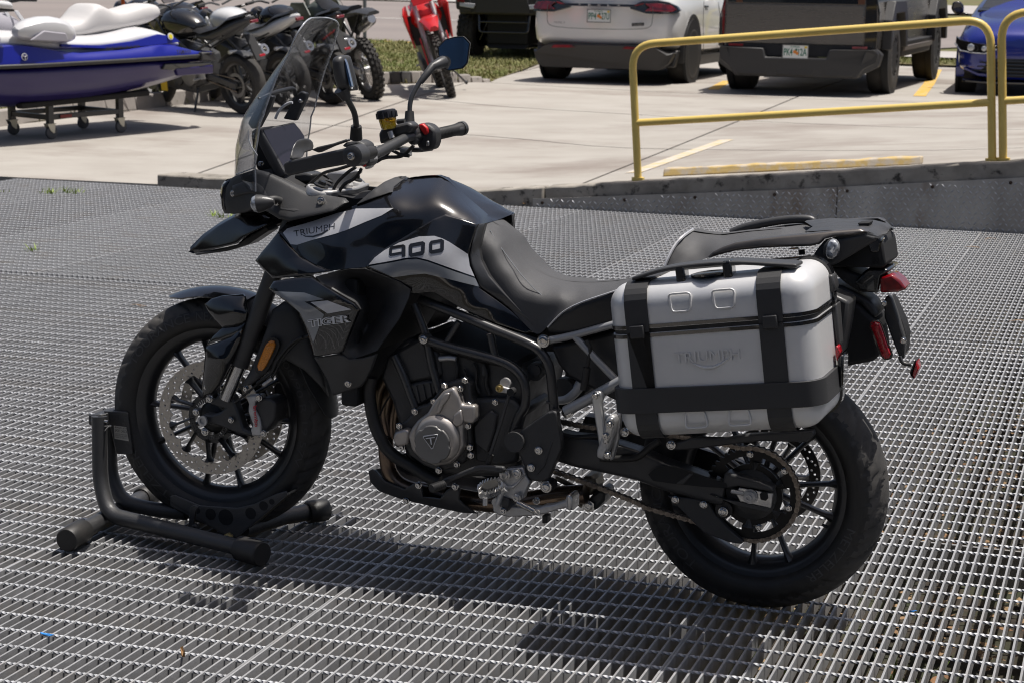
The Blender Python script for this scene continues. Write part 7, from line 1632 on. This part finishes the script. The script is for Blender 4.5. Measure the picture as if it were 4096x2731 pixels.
# white side body
secs = []
for y, zt_, w in ((-1.15, .84, .36), (-.95, .90, .40), (-.72, 1.0, .38), (-.45, .93, .36), (-.1, .905, .36), (.3, .92, .38), (.7, .98, .40), (1.1, 1.02, .38), (1.6, .95, .24), (1.9, .84, .1)):
    h = [(w+.10, min(.80, zt_-.06)), (w+.06, zt_-.05), (w, zt_), (w*.5, zt_+.02)]; secs.append([(x, y, z) for x, z in h]+[(-x, y, z) for x, z in reversed(h)])
MB().loft(secs).make('upper_deck', M_jw, jk, 40, sub=1)
pl(jk, 'side_stripe', M_jb, [(-.475, .40, .875), (-.46, -.05, .845), (-.46, -.45, .87), (-.475, -.75, .925), (-.49, -.92, .90), (-.50, -1.0, .845), (-.49, -.6, .82), (-.475, -.1, .815), (-.475, .4, .85)], (.03, 0, 0), .003)
# seat
secs = []
for y, z0, z1, w in ((.62, .92, 1.0, .10), (.48, .90, 1.03, .17), (.25, .90, 1.045, .19), (.0, .90, 1.05, .20), (-.12, .90, 1.08, .21), (-.22, .90, 1.20, .22), (-.32, .91, 1.225, .21), (-.46, .93, 1.14, .20), (-.60, .95, 1.13, .19), (-.85, .98, 1.20, .185), (-1.0, 1.02, 1.195, .17), (-1.12, 1.08, 1.17, .13)):
    h = [(w*.92, z0), (w*1.05, z0+(z1-z0)*.4), (w, z1-.05), (w*.8, z1-.008), (w*.4, z1+.004)]; secs.append([(x, y, z) for x, z in h]+[(-x, y, z) for x, z in reversed(h)])
MB().loft(secs).make('seat', M_jseat, jk, 50, sub=1)
pl(jk, 'grab_handle', M_plas, [(-.12, -.98, 1.06), (-.10, -1.15, 1.10), (-.08, -1.24, 1.155), (-.08, -1.20, 1.165), (-.1, -1.05, 1.13)], (.2, 0, 0), .012)
# console, mirrors, hood
secs = []
for y, zb, zt_, w in ((.45, .95, 1.02, .12), (.62, .93, 1.14, .20), (.85, .92, 1.22, .24), (1.1, .92, 1.22, .24), (1.5, .92, 1.10, .18), (1.85, .86, .95, .07)):
    h = [(w*1.1, zb), (w, (zb+zt_)/2), (w*.75, zt_-.01)]; secs.append([(x, y, z) for x, z in h]+[(-x, y, z) for x, z in reversed(h)])
MB().loft(secs).make('console', M_jg, jk, 40, sub=1)
for i in range(3): pl(jk, 'console_fin', M_jw, [(-.19, .52+.12*i, 1.02), (-.19, .57+.12*i, 1.02), (-.16, .66+.12*i, 1.17), (-.16, .62+.12*i, 1.17)], (.02, 0, 0), .004)
for s in (-1, 1):
    hd = MB().tube([(s*.08, .70, 1.24), (s*.25, .66, 1.27), (s*.40, .60, 1.27)], .016, 10).make('handlebar', M_rub, jk, 60)
    secs = []
    for y, z0, z1, xa, xb in ((.26, .90, 1.0, .44, .54), (.34, .86, 1.09, .40, .60), (.55, .87, 1.15, .38, .62), (.80, .90, 1.13, .40, .62), (.96, .94, 1.04, .44, .56)):
        secs.append([(s*xa, y, z0), (s*xb, y, z0+.02), (s*xb, y, z1-.03), (s*(xa+xb)/2, y, z1), (s*xa, y, z1-.01)])
    MB().loft(secs).make('storage_pod', M_jw, jk, 50, sub=1)
    pl(jk, 'pod_panel', M_jg, [(s*.615, .42, .90), (s*.625, .85, .93), (s*.625, .70, 1.01), (s*.615, .45, .98)], (-s*.03, 0, 0), .01)
    mm_ = pl(jk, 'mirror', M_jw, [(s*.30, .98, 1.26), (s*.62, 1.02, 1.27), (s*.62, 1.0, 1.20), (s*.34, .96, 1.17)], (0, .2, .02), .03); pl(jk, 'mirror_underside', M_dark, [(s*.33, .95, 1.185), (s*.60, .99, 1.205), (s*.60, 1.16, 1.215), (s*.33, 1.13, 1.19)], (0, 0, -.02), .006, mm_)
M_ylw = mat('lemon_sticker', (.75, .65, .03), .5)
def jtext(body, y0, y1, z0, z1, m, x=-.615, nm='lettering'):
    V, F = text_mesh(body, 0, .015); mb = MB(); mb.v = [(x if callable(x) is False else x(y0+(y1-y0)*a), y0+(y1-y0)*a, z0+(z1-z0)*b) for a, b, c in V]; mb.f = list(F); return mb.make(nm, m, jk, 0)
jtext('YAMAHA', -.88, -1.08, .738, .778, M_blackp, lambda y: -wid(y)+.012-.004)
jtext('WAVERUNNER', -.08, -.50, .808, .835, M_blackp, -.502)
MB().lathe((-wid(.885)+.012, .885, .785), (-1, 0, .12), [(0, .033), (.003, .033)], 20).make('round_emblem', M_jw, jk, 0); MB().lathe((-wid(.885)+.008, .885, .785), (-1, 0, .12), [(0, .026), (.003, .026)], 20).make('emblem_ring', M_jn, jk, 0)
for k in range(3): a = k*2*math.pi/3+.5; MB().tube([(-wid(.885)+.003, .885, .785), (-wid(.885)+.003, .885+.024*math.cos(a), .785+.024*math.sin(a))], .004, 5).make('emblem_fork', M_jw, jk)
MB().lathe((-.492, -.88, .90), (-1, 0, .2), [(0, .034), (.006, .034)], 18).make('round_sticker', M_jw, jk, 0); MB().lathe((-.497, -.88, .90), (-1, 0, .2), [(0, .022), (.004, .022)], 18).make('round_sticker', M_ylw, jk, 0)
# dolly
dl = jroot('dolly', 'black wheeled dolly carrying the jet ski, with grey castors', 'dolly')
M_dst = mat('dolly_paint', (.016, .016, .017), .4, 0, coat=.3); M_castor = mat('castor_rubber', (.10, .10, .105), .7); M_zinc = mat('zinc_plate', (.56, .53, .44), .4, .6)
for s in (1, -1):
    pl(dl, 'bunk', M_carpet, [(s*.28-.05, .75, .30), (s*.28+.05, .75, .30), (s*.28+.05, .75, .355), (s*.28-.05, .75, .355)], (0, -1.5, .035), .015)
    for y in (.41, -.41): MB().box((s*.28, y, .24), (.05, .06, .20)).make('leg', M_dst, dl, 30, bevel=.004)
    MB().box((s*.28, 0, .205), (.045, .78, .045)).make('side_beam', M_dst, dl, 30, bevel=.003)
for y in (.41, -.41): MB().box((0, y+.0, .20), (.51, .045, .045)).make('cross_beam', M_dst, dl, 30, bevel=.003)
for s in (1, -1):
    for y in (.41, -.41):
        cs = pl(dl, 'castor', M_zinc, [(s*.28-.03, y-.04, .142), (s*.28-.03, y+.05, .142), (s*.28-.03, y+.02, .085), (s*.28-.03, y-.015, .055), (s*.28-.03, y-.03, .06)], (.004, 0, 0), .001)
        pl(dl, 'castor_cheek', M_zinc, [(s*.28+.03, y-.04, .142), (s*.28+.03, y+.05, .142), (s*.28+.03, y+.02, .085), (s*.28+.03, y-.015, .055), (s*.28+.03, y-.03, .06)], (-.004, 0, 0), .001, cs)
        MB().box((s*.28, y, .143), (.07, .09, .006)).make('castor_plate', M_zinc, cs, 0); MB().lathe((s*.28-.02, y-.012, .062), (1, 0, 0), [(0, .050), (.006, .060), (.034, .060), (.04, .050)], 24).make('castor_wheel', M_castor, cs, 40)
MB().box((-.315, .25, .205), (.004, .13, .03)).make('warning_sticker', mat('dark_red_sticker', (.20, .02, .015), .5), dl, 0)

# ================================================================ parked motorcycles
M_mtank = veh_paint('dark_grey_tank', (.014, .014, .015), .25, .2); M_mwhite = veh_paint('white_tank', (.70, .70, .70), .3); M_mred = mat('red_plastic', (.55, .012, .012), .35, 0, coat=.5); M_mgrn = mat('grey_green_plastic', (.10, .115, .10), .45)
def twheel(root, y, R, W, knob, name='wheel'):
    o = empty(name, (0, y, R), parent=root); prof = [(-W*.34, R*.70), (-W*.5, R*.80), (-W*.46, R*.92), (-W*.25, R*.985), (0, R), (W*.25, R*.985), (W*.46, R*.92), (W*.5, R*.80), (W*.34, R*.70)]
    mb = MB(); n = 40; k = len(prof)
    for i in range(n):
        a = 2*math.pi*i/n
        for x, r in prof: mb.v.append((x, r*math.cos(a), r*math.sin(a)))
    for i in range(n):
        for j in range(k-1): mb.f.append((i*k+j, i*k+j+1, ((i+1) % n)*k+j+1, ((i+1) % n)*k+j))
    mb.make('tyre', M_vtyre, o, 40)
    if knob:
        kb = MB()
        for i in range(30):
            a = 2*math.pi*i/30
            for j in (-1, 0, 1): b = a+(.1 if j else 0); kb.box((j*W*.33, (R+.004-abs(j)*.012)*math.cos(b), (R+.004-abs(j)*.012)*math.sin(b)), (W*.24, .036, .032), Matrix.Rotation(b-math.pi/2, 3, 'X'))
        tag(kb.make('tyre_knobs', M_vtyre, o, 0), kind='stuff')
    rm = MB(); q_ = [(-W*.36, R*.72), (-W*.1, R*.66), (W*.1, R*.66), (W*.36, R*.72), (W*.3, R*.64), (-W*.3, R*.64)]; k = len(q_); n = 36
    for i in range(n):
        a = 2*math.pi*i/n
        for x, r in q_: rm.v.append((x, r*math.cos(a), r*math.sin(a)))
    for i in range(n):
        for j in range(k): rm.f.append((i*k+j, i*k+(j+1) % k, ((i+1) % n)*k+(j+1) % k, ((i+1) % n)*k+j))
    rm.make('rim', M_rim if not knob else M_alloy, o, 40); sp = MB()
    if knob:
        for i in range(28): a = 2*math.pi*i/28; sp.tube([(.03 if i % 2 else -.03, .03*math.cos(a), .03*math.sin(a)), (0, R*.66*math.cos(a+.35), R*.66*math.sin(a+.35))], .0025, 4)
    else:
        for i in range(10): a = 2*math.pi*(i//2)/5+(.16 if i % 2 else -.16); sp.bar((0, .04*math.cos(a), .04*math.sin(a)), (0, R*.66*math.cos(a), R*.66*math.sin(a)), .022, .03, (1, 0, 0))
    tag(sp.make('spokes', M_rim if not knob else M_chrome, o, 30), kind='stuff'); MB().lathe((-.07, 0, 0), (1, 0, 0), [(0, .035), (.14, .035)], 16).make('hub', M_cast if knob else M_rim, o, 30)
    dr = MB(); ring_t = [(-.078, R*.40), (-.074, R*.40), (-.074, R*.29), (-.078, R*.29)]
    for i in range(n):
        a = 2*math.pi*i/n
        for x, r in ring_t: dr.v.append((x, r*math.cos(a), r*math.sin(a)))
    for i in range(n):
        for j in range(4): dr.f.append((i*4+j, i*4+(j+1) % 4, ((i+1) % n)*4+(j+1) % 4, ((i+1) % n)*4+j))
    dr.make('brake_disc', M_gun, o, 30); return o
def moto(name, label, tankm, tailm, group=None, dirt=False):
    r = tag(empty(name, (0, 0, 0)), label, 'motorcycle', group); wb = 1.47 if dirt else 1.38
    R1 = .335 if dirt else .305; R2 = .345 if dirt else .30; hz = .14 if dirt else 0
    twheel(r, 0, R1, .12 if dirt else .15, dirt, 'rear_wheel'); twheel(r, wb, R2, .09 if dirt else .11, dirt, 'front_wheel')
    for s in (1, -1):
        MB().bar((s*.105, -.03, R1), (s*.10, .52, R1+.10), .035, .06).make('swingarm', M_cast if dirt else M_satin, r, 30, bevel=.006)
        fk = MB(); top = (s*.10, wb-.36, .98+hz); bot = (s*.10, wb+.01, R2); d = Vector(top)-Vector(bot)
        fk.tube([bot, Vector(bot)+d*.48], .024, 10); fk.tube([Vector(bot)+d*.46, top], .029, 10); fk.make('fork_leg', M_cast if dirt else M_satin, r, 40)
        MB().tube([(s*.08, .50, .42), (s*.14, .60, .62), (s*.12, .95, .86+hz), (s*.03, 1.04, .92+hz)], .018, 8).make('frame_tube', M_frame, r, 50); MB().tube([(s*.09, .5, .38), (s*.10, .8, .26), (s*.06, 1.0, .5), (s*.03, 1.05, .86+hz)], .016, 8).make('frame_tube', M_frame, r, 50)
        MB().tube([(s*.10, .56, .62), (s*.09, .1, .80+hz)], .012, 8).make('subframe', M_frame, r, 50)
        MB().tube(bend_path([(s*.02, wb-.42, 1.04+hz), (s*.16, wb-.46, 1.09+hz), (s*.38, wb-.54, 1.09+hz)], .05), .011, 8).make('handlebar', M_satin, r, 60); MB().tube([(s*.27, wb-.50, 1.09+hz), (s*.39, wb-.545, 1.09+hz)], .017, 10).make('grip', M_rub, r, 50)
        MB().tube([(s*.26, wb-.47, 1.08+hz), (s*.38, wb-.44, 1.07+hz)], .006, 6).make('lever', M_cast, r, 50)
        if not dirt:
            MB().tube([(s*.24, wb-.48, 1.09), (s*.33, wb-.43, 1.22)], .006, 6).make('mirror_stem', M_satin, r); MB().lathe((s*.36, wb-.43, 1.24), (0, -1, .15), [(0, .02), (.0, .055), (.012, .06), (.03, .04)], 14).make('mirror', M_satin, r, 40)
            MB().lathe((s*.15, -.10, .66), (s, 0, 0), [(-.05, .008), (0, .012), (.03, .022), (.05, .018)], 10).make('rear_indicator', M_clear, r, 40)
    eng_ = MB().loft([[(s*w, y, z) for s, w, y, z in ((1, .13, .42, .30), (1, .15, .46, .58), (-1, .15, .46, .58), (-1, .13, .42, .30))], [(s*w, y, z) for s, w, y, z in ((1, .16, .62, .24), (1, .17, .62, .62), (-1, .17, .62, .62), (-1, .16, .62, .24))], [(s*w, y, z) for s, w, y, z in ((1, .14, .92, .26), (1, .14, .98, .70), (-1, .14, .98, .70), (-1, .14, .92, .26))]]).make('engine', M_eng, r, 30, bevel=.02)
    for s in (1, -1): MB().lathe((s*.15, .60, .40), (s, 0, 0), [(0, .12), (.04, .115), (.05, .09)], 22).make('engine_cover', M_gun, r, 40); MB().lathe((s*.15, .80, .36), (s, 0, 0), [(0, .09), (.03, .085), (.04, .06)], 20).make('engine_cover', M_eng, r, 40)
    secs = []
    for y, z0, z1, w in (((.50, .80, .90, .09), (.62, .74, .98, .15), (.80, .72, 1.03, .19), (.95, .74, 1.02, .19), (1.06, .80, .97, .13)) if not dirt else ((.70, .86, .98, .08), (.80, .80, 1.05, .12), (.95, .76, 1.09, .16), (1.08, .72, 1.06, .20), (1.2, .80, 1.0, .20))):
        h = [(w*.55, z0), (w, z0+(z1-z0)*.45), (w*.88, z1-.05), (w*.45, z1)]; secs.append([(x, y, z+hz*0) for x, z in h]+[(-x, y, z) for x, z in reversed(h)])
    MB().loft(secs).make('fuel_tank', tankm, r, 50, sub=1)
    if dirt:
        secs = [[(x*w, y, z+dz) for x, dz in ((.6, -.05), (1, 0), (.5, .02), (-.5, .02), (-1, 0), (-.6, -.05))] for y, z, w in ((-.05, 1.02, .09), (.3, .99, .10), (.7, 1.0, .10), (.95, 1.08, .07))]; MB().loft(secs).make('seat', M_seats, r, 40)
        secs = [[(x*w, y, z+dz) for x, dz in ((1, 0), (.5, .02), (-.5, .02), (-1, 0), (-.9, -.02), (.9, -.02))] for y, z, w in ((-.55, .98, .07), (-.3, 1.0, .10), (0, .97, .11), (.2, .92, .10))]; MB().loft(secs).make('rear_mudguard', tailm, r, 40)
        secs = [[(x*w, y, z+dz) for x, dz in ((1, 0), (.5, .03), (-.5, .03), (-1, 0), (-.9, -.02), (.9, -.02))] for y, z, w in ((wb-.42, .86, .09), (wb-.1, .90, .11), (wb+.2, .88, .09), (wb+.42, .80, .05))]; MB().loft(secs).make('front_mudguard', tailm, r, 40)
        pl(r, 'number_panel', tailm, [(-.11, wb-.24, 1.06), (.11, wb-.24, 1.06), (.13, wb-.30, 1.26), (.08, wb-.31, 1.31), (-.08, wb-.31, 1.31), (-.13, wb-.30, 1.26)], (0, -.02, 0), .006)
        for s in (1, -1):
            pl(r, 'radiator_shroud', tankm, [(s*.20, .88, .94), (s*.23, 1.02, .62), (s*.23, 1.10, .60), (s*.27, 1.36, 1.00), (s*.24, 1.30, 1.08), (s*.20, 1.0, 1.08)], (-s*.02, 0, 0), .006); pl(r, 'side_panel', tailm, [(s*.12, .05, .92), (s*.14, .35, .66), (s*.14, .55, .70), (s*.12, .60, .94)], (-s*.02, 0, 0), .006); pl(r, 'radiator', M_dark, [(s*.06, 1.1, .62), (s*.20, 1.08, .62), (s*.22, 1.14, .96), (s*.06, 1.16, .96)], (0, -.04, 0), .004)
            pl(r, 'fork_guard', tailm, [(s*.15, wb-.02, .36), (s*.16, wb+.06, .40), (s*.16, wb-.06, .72), (s*.15, wb-.13, .70)], (-s*.015, 0, 0), .004)
        MB().tube([(.14, .62, .44), (.15, .45, .66), (.15, .2, .80)], .022, 10).make('exhaust_pipe', M_cast, r, 50); MB().lathe((.15, .30, .74), (0, -1, .32), [(0, .03), (.04, .06), (.36, .062), (.40, .045), (.40, .02)], 20).make('silencer', M_alu, r, 40)
        V, F = text_mesh('CRF', 0, .02); 
        for s in (1, -1): mb = MB(); mb.v = [(s*.272, 1.30-.26*a if s < 0 else 1.04+.26*a, .90+.07*b+.10*(1-a if s < 0 else a)) for a, b, c in V]; mb.f = list(F); mb.make('shroud_lettering', M_white, r, 0)
    else:
        secs = []
        for y, z0, z1, w in ((-.30, .95, 1.0, .04), (-.18, .89, .99, .085), (.02, .80, .94, .12), (.22, .72, .87, .13), (.45, .72, .81, .12), (.58, .74, .82, .09)):
            h = [(w*.8, z0), (w, (z0+z1)/2), (w*.7, z1)]; secs.append([(x, y, z) for x, z in h]+[(-x, y, z) for x, z in reversed(h)])
        MB().loft(secs).make('tail_cowl', tailm, r, 50, sub=1)
        secs = [[(x*w, y, z+dz) for x, dz in ((1, 0), (.6, .025), (-.6, .025), (-1, 0))] for y, z, w in ((-.22, 1.0, .075), (.0, .95, .11), (.14, .87, .13), (.4, .81, .14), (.56, .83, .10))]; MB().loft(secs).make('seat', M_seats, r, 50)
        pl(r, 'tail_light', M_lred, [(-.045, -.315, .925), (.045, -.315, .925), (.045, -.31, .955), (-.045, -.31, .955)], (0, .03, 0), .006)
        pl(r, 'plate_hanger', M_dark, [(-.05, -.20, .80), (.05, -.20, .80), (.06, -.34, .56), (-.06, -.34, .56)], (0, .03, .01), .006); pl(r, 'rear_reflector', M_redr, [(-.035, -.365, .60), (.035, -.365, .60), (.035, -.36, .622), (-.035, -.36, .622)], (0, .01, 0), .002)
        MB().lathe((0, wb-.22, .90), (0, 1, -.1), [(0, .06), (.06, .10), (.10, .095), (.11, .07)], 20).make('headlight', M_blkg, r, 40); pl(r, 'instrument_panel', M_screen, [(-.07, wb-.40, 1.08), (.07, wb-.40, 1.08), (.07, wb-.34, 1.14), (-.07, wb-.34, 1.14)], (0, .02, .0), .004)
        MB().lathe((.17, .25, .46), (.16, -1, .42), [(0, .03), (.05, .06), (.36, .068), (.42, .055), (.42, .03), (.38, .028)], 22).make('silencer', M_alu, r, 40); MB().tube([(.10, .9, .3), (.13, .5, .26), (.15, .25, .44)], .024, 10).make('exhaust_pipe', M_copper, r, 50)
        secs = [[(x*.06, wb+(R2+.025)*math.cos(a), R2+(R2+.025)*math.sin(a)-abs(x)*.012) for x in (-1, -.5, 0, .5, 1)] for a in np.linspace(rad(45), rad(140), 10)]; MB().loft(secs, False, False).make('front_mudguard', M_blkg, r, 40)
        for s in (1, -1): pl(r, 'side_fairing', tankm, [(s*.20, .98, .95), (s*.21, 1.12, .72), (s*.19, 1.02, .58), (s*.17, .86, .70)], (-s*.03, 0, 0), .008)
    if not dirt:
        pl(r, 'radiator', M_dark, [(-.17, 1.06, .42), (.17, 1.06, .42), (.17, 1.10, .74), (-.17, 1.10, .74)], (0, -.04, 0), .006); pl(r, 'belly_cover', M_satin, [(-.15, .55, .20), (-.15, 1.0, .24), (-.17, 1.06, .40), (-.16, .55, .34)], (.30, 0, 0), .015)
        MB().loft([[(x*.07, (R1+.03)*math.cos(a), R1+(R1+.03)*math.sin(a)-abs(x)*.012) for x in (-1, -.5, 0, .5, 1)] for a in np.linspace(rad(40), rad(120), 10)], False, False).make('rear_hugger', M_satin, r, 40)
        for s in (1, -1): pl(r, 'heel_plate', M_cast, [(s*.14, .38, .36), (s*.14, .50, .34), (s*.13, .50, .50), (s*.13, .42, .52)], (s*.012, 0, 0), .004); MB().tube(bend_path([(s*.10, wb-.34, .94), (s*.16, wb-.40, .80), (s*.13, .95, .62)], .08), .008, 8).make('cable', M_rub, r, 60)
    MB().tube([(-.10, .55, .30), (-.26, .50, .01)], .012, 8).make('side_stand', M_satin, r); MB().tube([(-.26, .52, .008), (-.27, .44, .008)], .018, 8).make('stand_foot', M_satin, r)
    for s in (1, -1): MB().tube([(s*.12, .46, .36), (s*.24, .46, .36)], .010, 8).make('foot_peg', M_cast, r)
    MB().tube([(-.085, 0, R1+.065), (-.085, .5, R1+.12)], .007, 6).make('chain', M_chain, r); MB().tube([(-.085, 0, R1-.065), (-.085, .5, R1+.04)], .007, 6).make('chain', M_chain, r)
    return r
def put_moto(r, p, ang, lean=8):
    place(r, (p[0], p[1], zlot(p[0], p[1])), ang); r.matrix_world = r.matrix_world @ Matrix.Rotation(rad(-lean), 4, 'Y') @ Matrix.Scale(1.06, 4)
HD = math.atan2(.914, .406)
GB = 'motorcycles parked in a row'
b1, b4 = lot(566, 263), lot(768, 240)
m1_ = moto('parked_motorcycle', 'black naked motorcycle with a yellow hang tag, next to the jet ski stern', M_mtank, M_satin, GB); put_moto(m1_, (b1.x, b1.y), HD)
m2_ = moto('parked_motorcycle', 'white tanked motorcycle parked between two dark motorcycles', M_mwhite, M_mwhite, GB); put_moto(m2_, ((b1.x+b4.x)/2, (b1.y+b4.y)/2), HD-.03)
m3_ = moto('parked_motorcycle', 'dark grey tanked motorcycle seen through the clear windscreen', M_mtank, M_mtank, GB); put_moto(m3_, (b4.x, b4.y), HD-.12)
b5 = lot(858, 229); m4_ = moto('trail_bike', 'dark trail motorcycle with knobbly tyres beside the slim grey post', M_mgrn, M_satin, GB, True); put_moto(m4_, (b5.x, b5.y), math.atan2(.70, .72), 13)
rF, rR = lot(1037, 222), lot(1003, 196); d_ = Vector((rF.x-rR.x, rF.y-rR.y)); hh = math.atan2(-.45, -.90)
m5_ = moto('motocross_bike', 'red motocross bike facing the camera by the kerb', M_mred, M_mred, None, True); f_ = Vector((.42, -.91)); put_moto(m5_, (rF.x-f_.x*1.47, rF.y-f_.y*1.47), math.atan2(-f_.x, f_.y), -17)
pl(m1_, 'hang_tag', mat('yellow_tag', (.75, .48, .02), .6), [(-.22, .93, .22), (-.22, 1.03, .22), (-.21, 1.03, .50), (-.21, .93, .50)], (.004, 0, 0), 0)
m7_ = moto('parked_motorcycle', 'black motorcycle half hidden behind the white tanked one', M_mtank, M_satin, GB); put_moto(m7_, (b1.x-.95, b1.y+1.75), HD)
m6_ = moto('parked_motorcycle', 'black motorcycle with an orange strap at the far end behind the row', M_mtank, M_satin, GB); put_moto(m6_, (b1.x-1.9, b1.y+2.6), HD)
pl(m6_, 'orange_strap', mat('orange_strap', (.70, .12, .02), .6), [(-.20, .92, .80), (-.20, .98, .80), (-.16, .99, 1.15), (-.16, .93, 1.15)], (.01, 0, 0), .002)
# ================================================================ small litter on the deck
M_tape = mat('blue_tape', (.02, .22, .62), .5); M_twig = mat('dry_needle', (.24, .15, .075), .8)
def scrap(name, u, v, size, label, m, h=.004, group=None, ang=0.3, z0=.0):
    p = on_z(u, v, z0); mb = MB(); n = 9
    o = [(size*(1+.25*math.sin(3*t+size*99))*math.cos(t)*1.6, size*(1+.3*math.cos(2*t))*math.sin(t)*.6) for t in [2*math.pi*i/n for i in range(n)]]
    c, s = math.cos(ang), math.sin(ang)
    mb.prism([(p[0]+x*c-y*s, p[1]+x*s+y*c, p[2]+.002+h*random.uniform(.2, 2)) for x, y in o], (0, 0, .0015)); tag(mb.make(name, m, None, 0), label, 'litter', group)
scrap('tape_scrap', 106, 1462, .010, 'scrap of blue tape on the grating in the near left corner', M_tape)
scrap('wrapper', 1475, 484, .085, 'crumpled light blue plastic wrapper lying at the foot of the tread plate wall', mat('blue_film', (.10, .42, .62), .3), .02)
scrap('tape_scrap', 2096, 1409, .006, 'tiny blue tape scrap on the grating right of the rear wheel', M_tape)
def twig(u, v, L, a, label):
    p = Vector(on_z(u, v, .004)); d = Vector((math.cos(a), math.sin(a), 0)); s = Vector((-d.y, d.x, 0)); mb = MB()
    for k in (-.5, 0, .5): mb.tube([p, p+d*L*.5+s*k*L*.12+Vector((0, 0, .006)), p+d*L+s*k*L*.4], .0012, 5)
    tag(mb.make('pine_needles', M_twig, None, 40), label, 'pine needles', 'dry pine needles on the grating')
for u, v, a, l in ((2318, 738, .5, 'dry pine needle cluster near the right picture edge'), (2215, 568, .2, 'dry brown needles on the grating behind the tail light'), (2262, 550, 1.0, 'needle sprig on the far right grating below the wall'), (1700, 498, .1, 'long thin pine needle lying above the rear rack by the wall'), (300, 700, -.3, 'dry needles on the far left grating beyond the front tyre')): twig(u, v, .09, a, l)
M_dl = mat('brown_leaf', (.30, .17, .07), .8)
for i, (u, v, l) in enumerate(((1655, 488, 'curled tan leaf at the foot of the wall above the rear seat'), (1205, 473, 'brown leaf by the left end of the tread plate'), (420, 1510, 'orange brown leaf fragment on the near grating below the chock'))): scrap('dead_leaf', u, v, .02 if i < 2 else .008, l, M_dl, .012, 'dead leaves on the grating', .3+i)
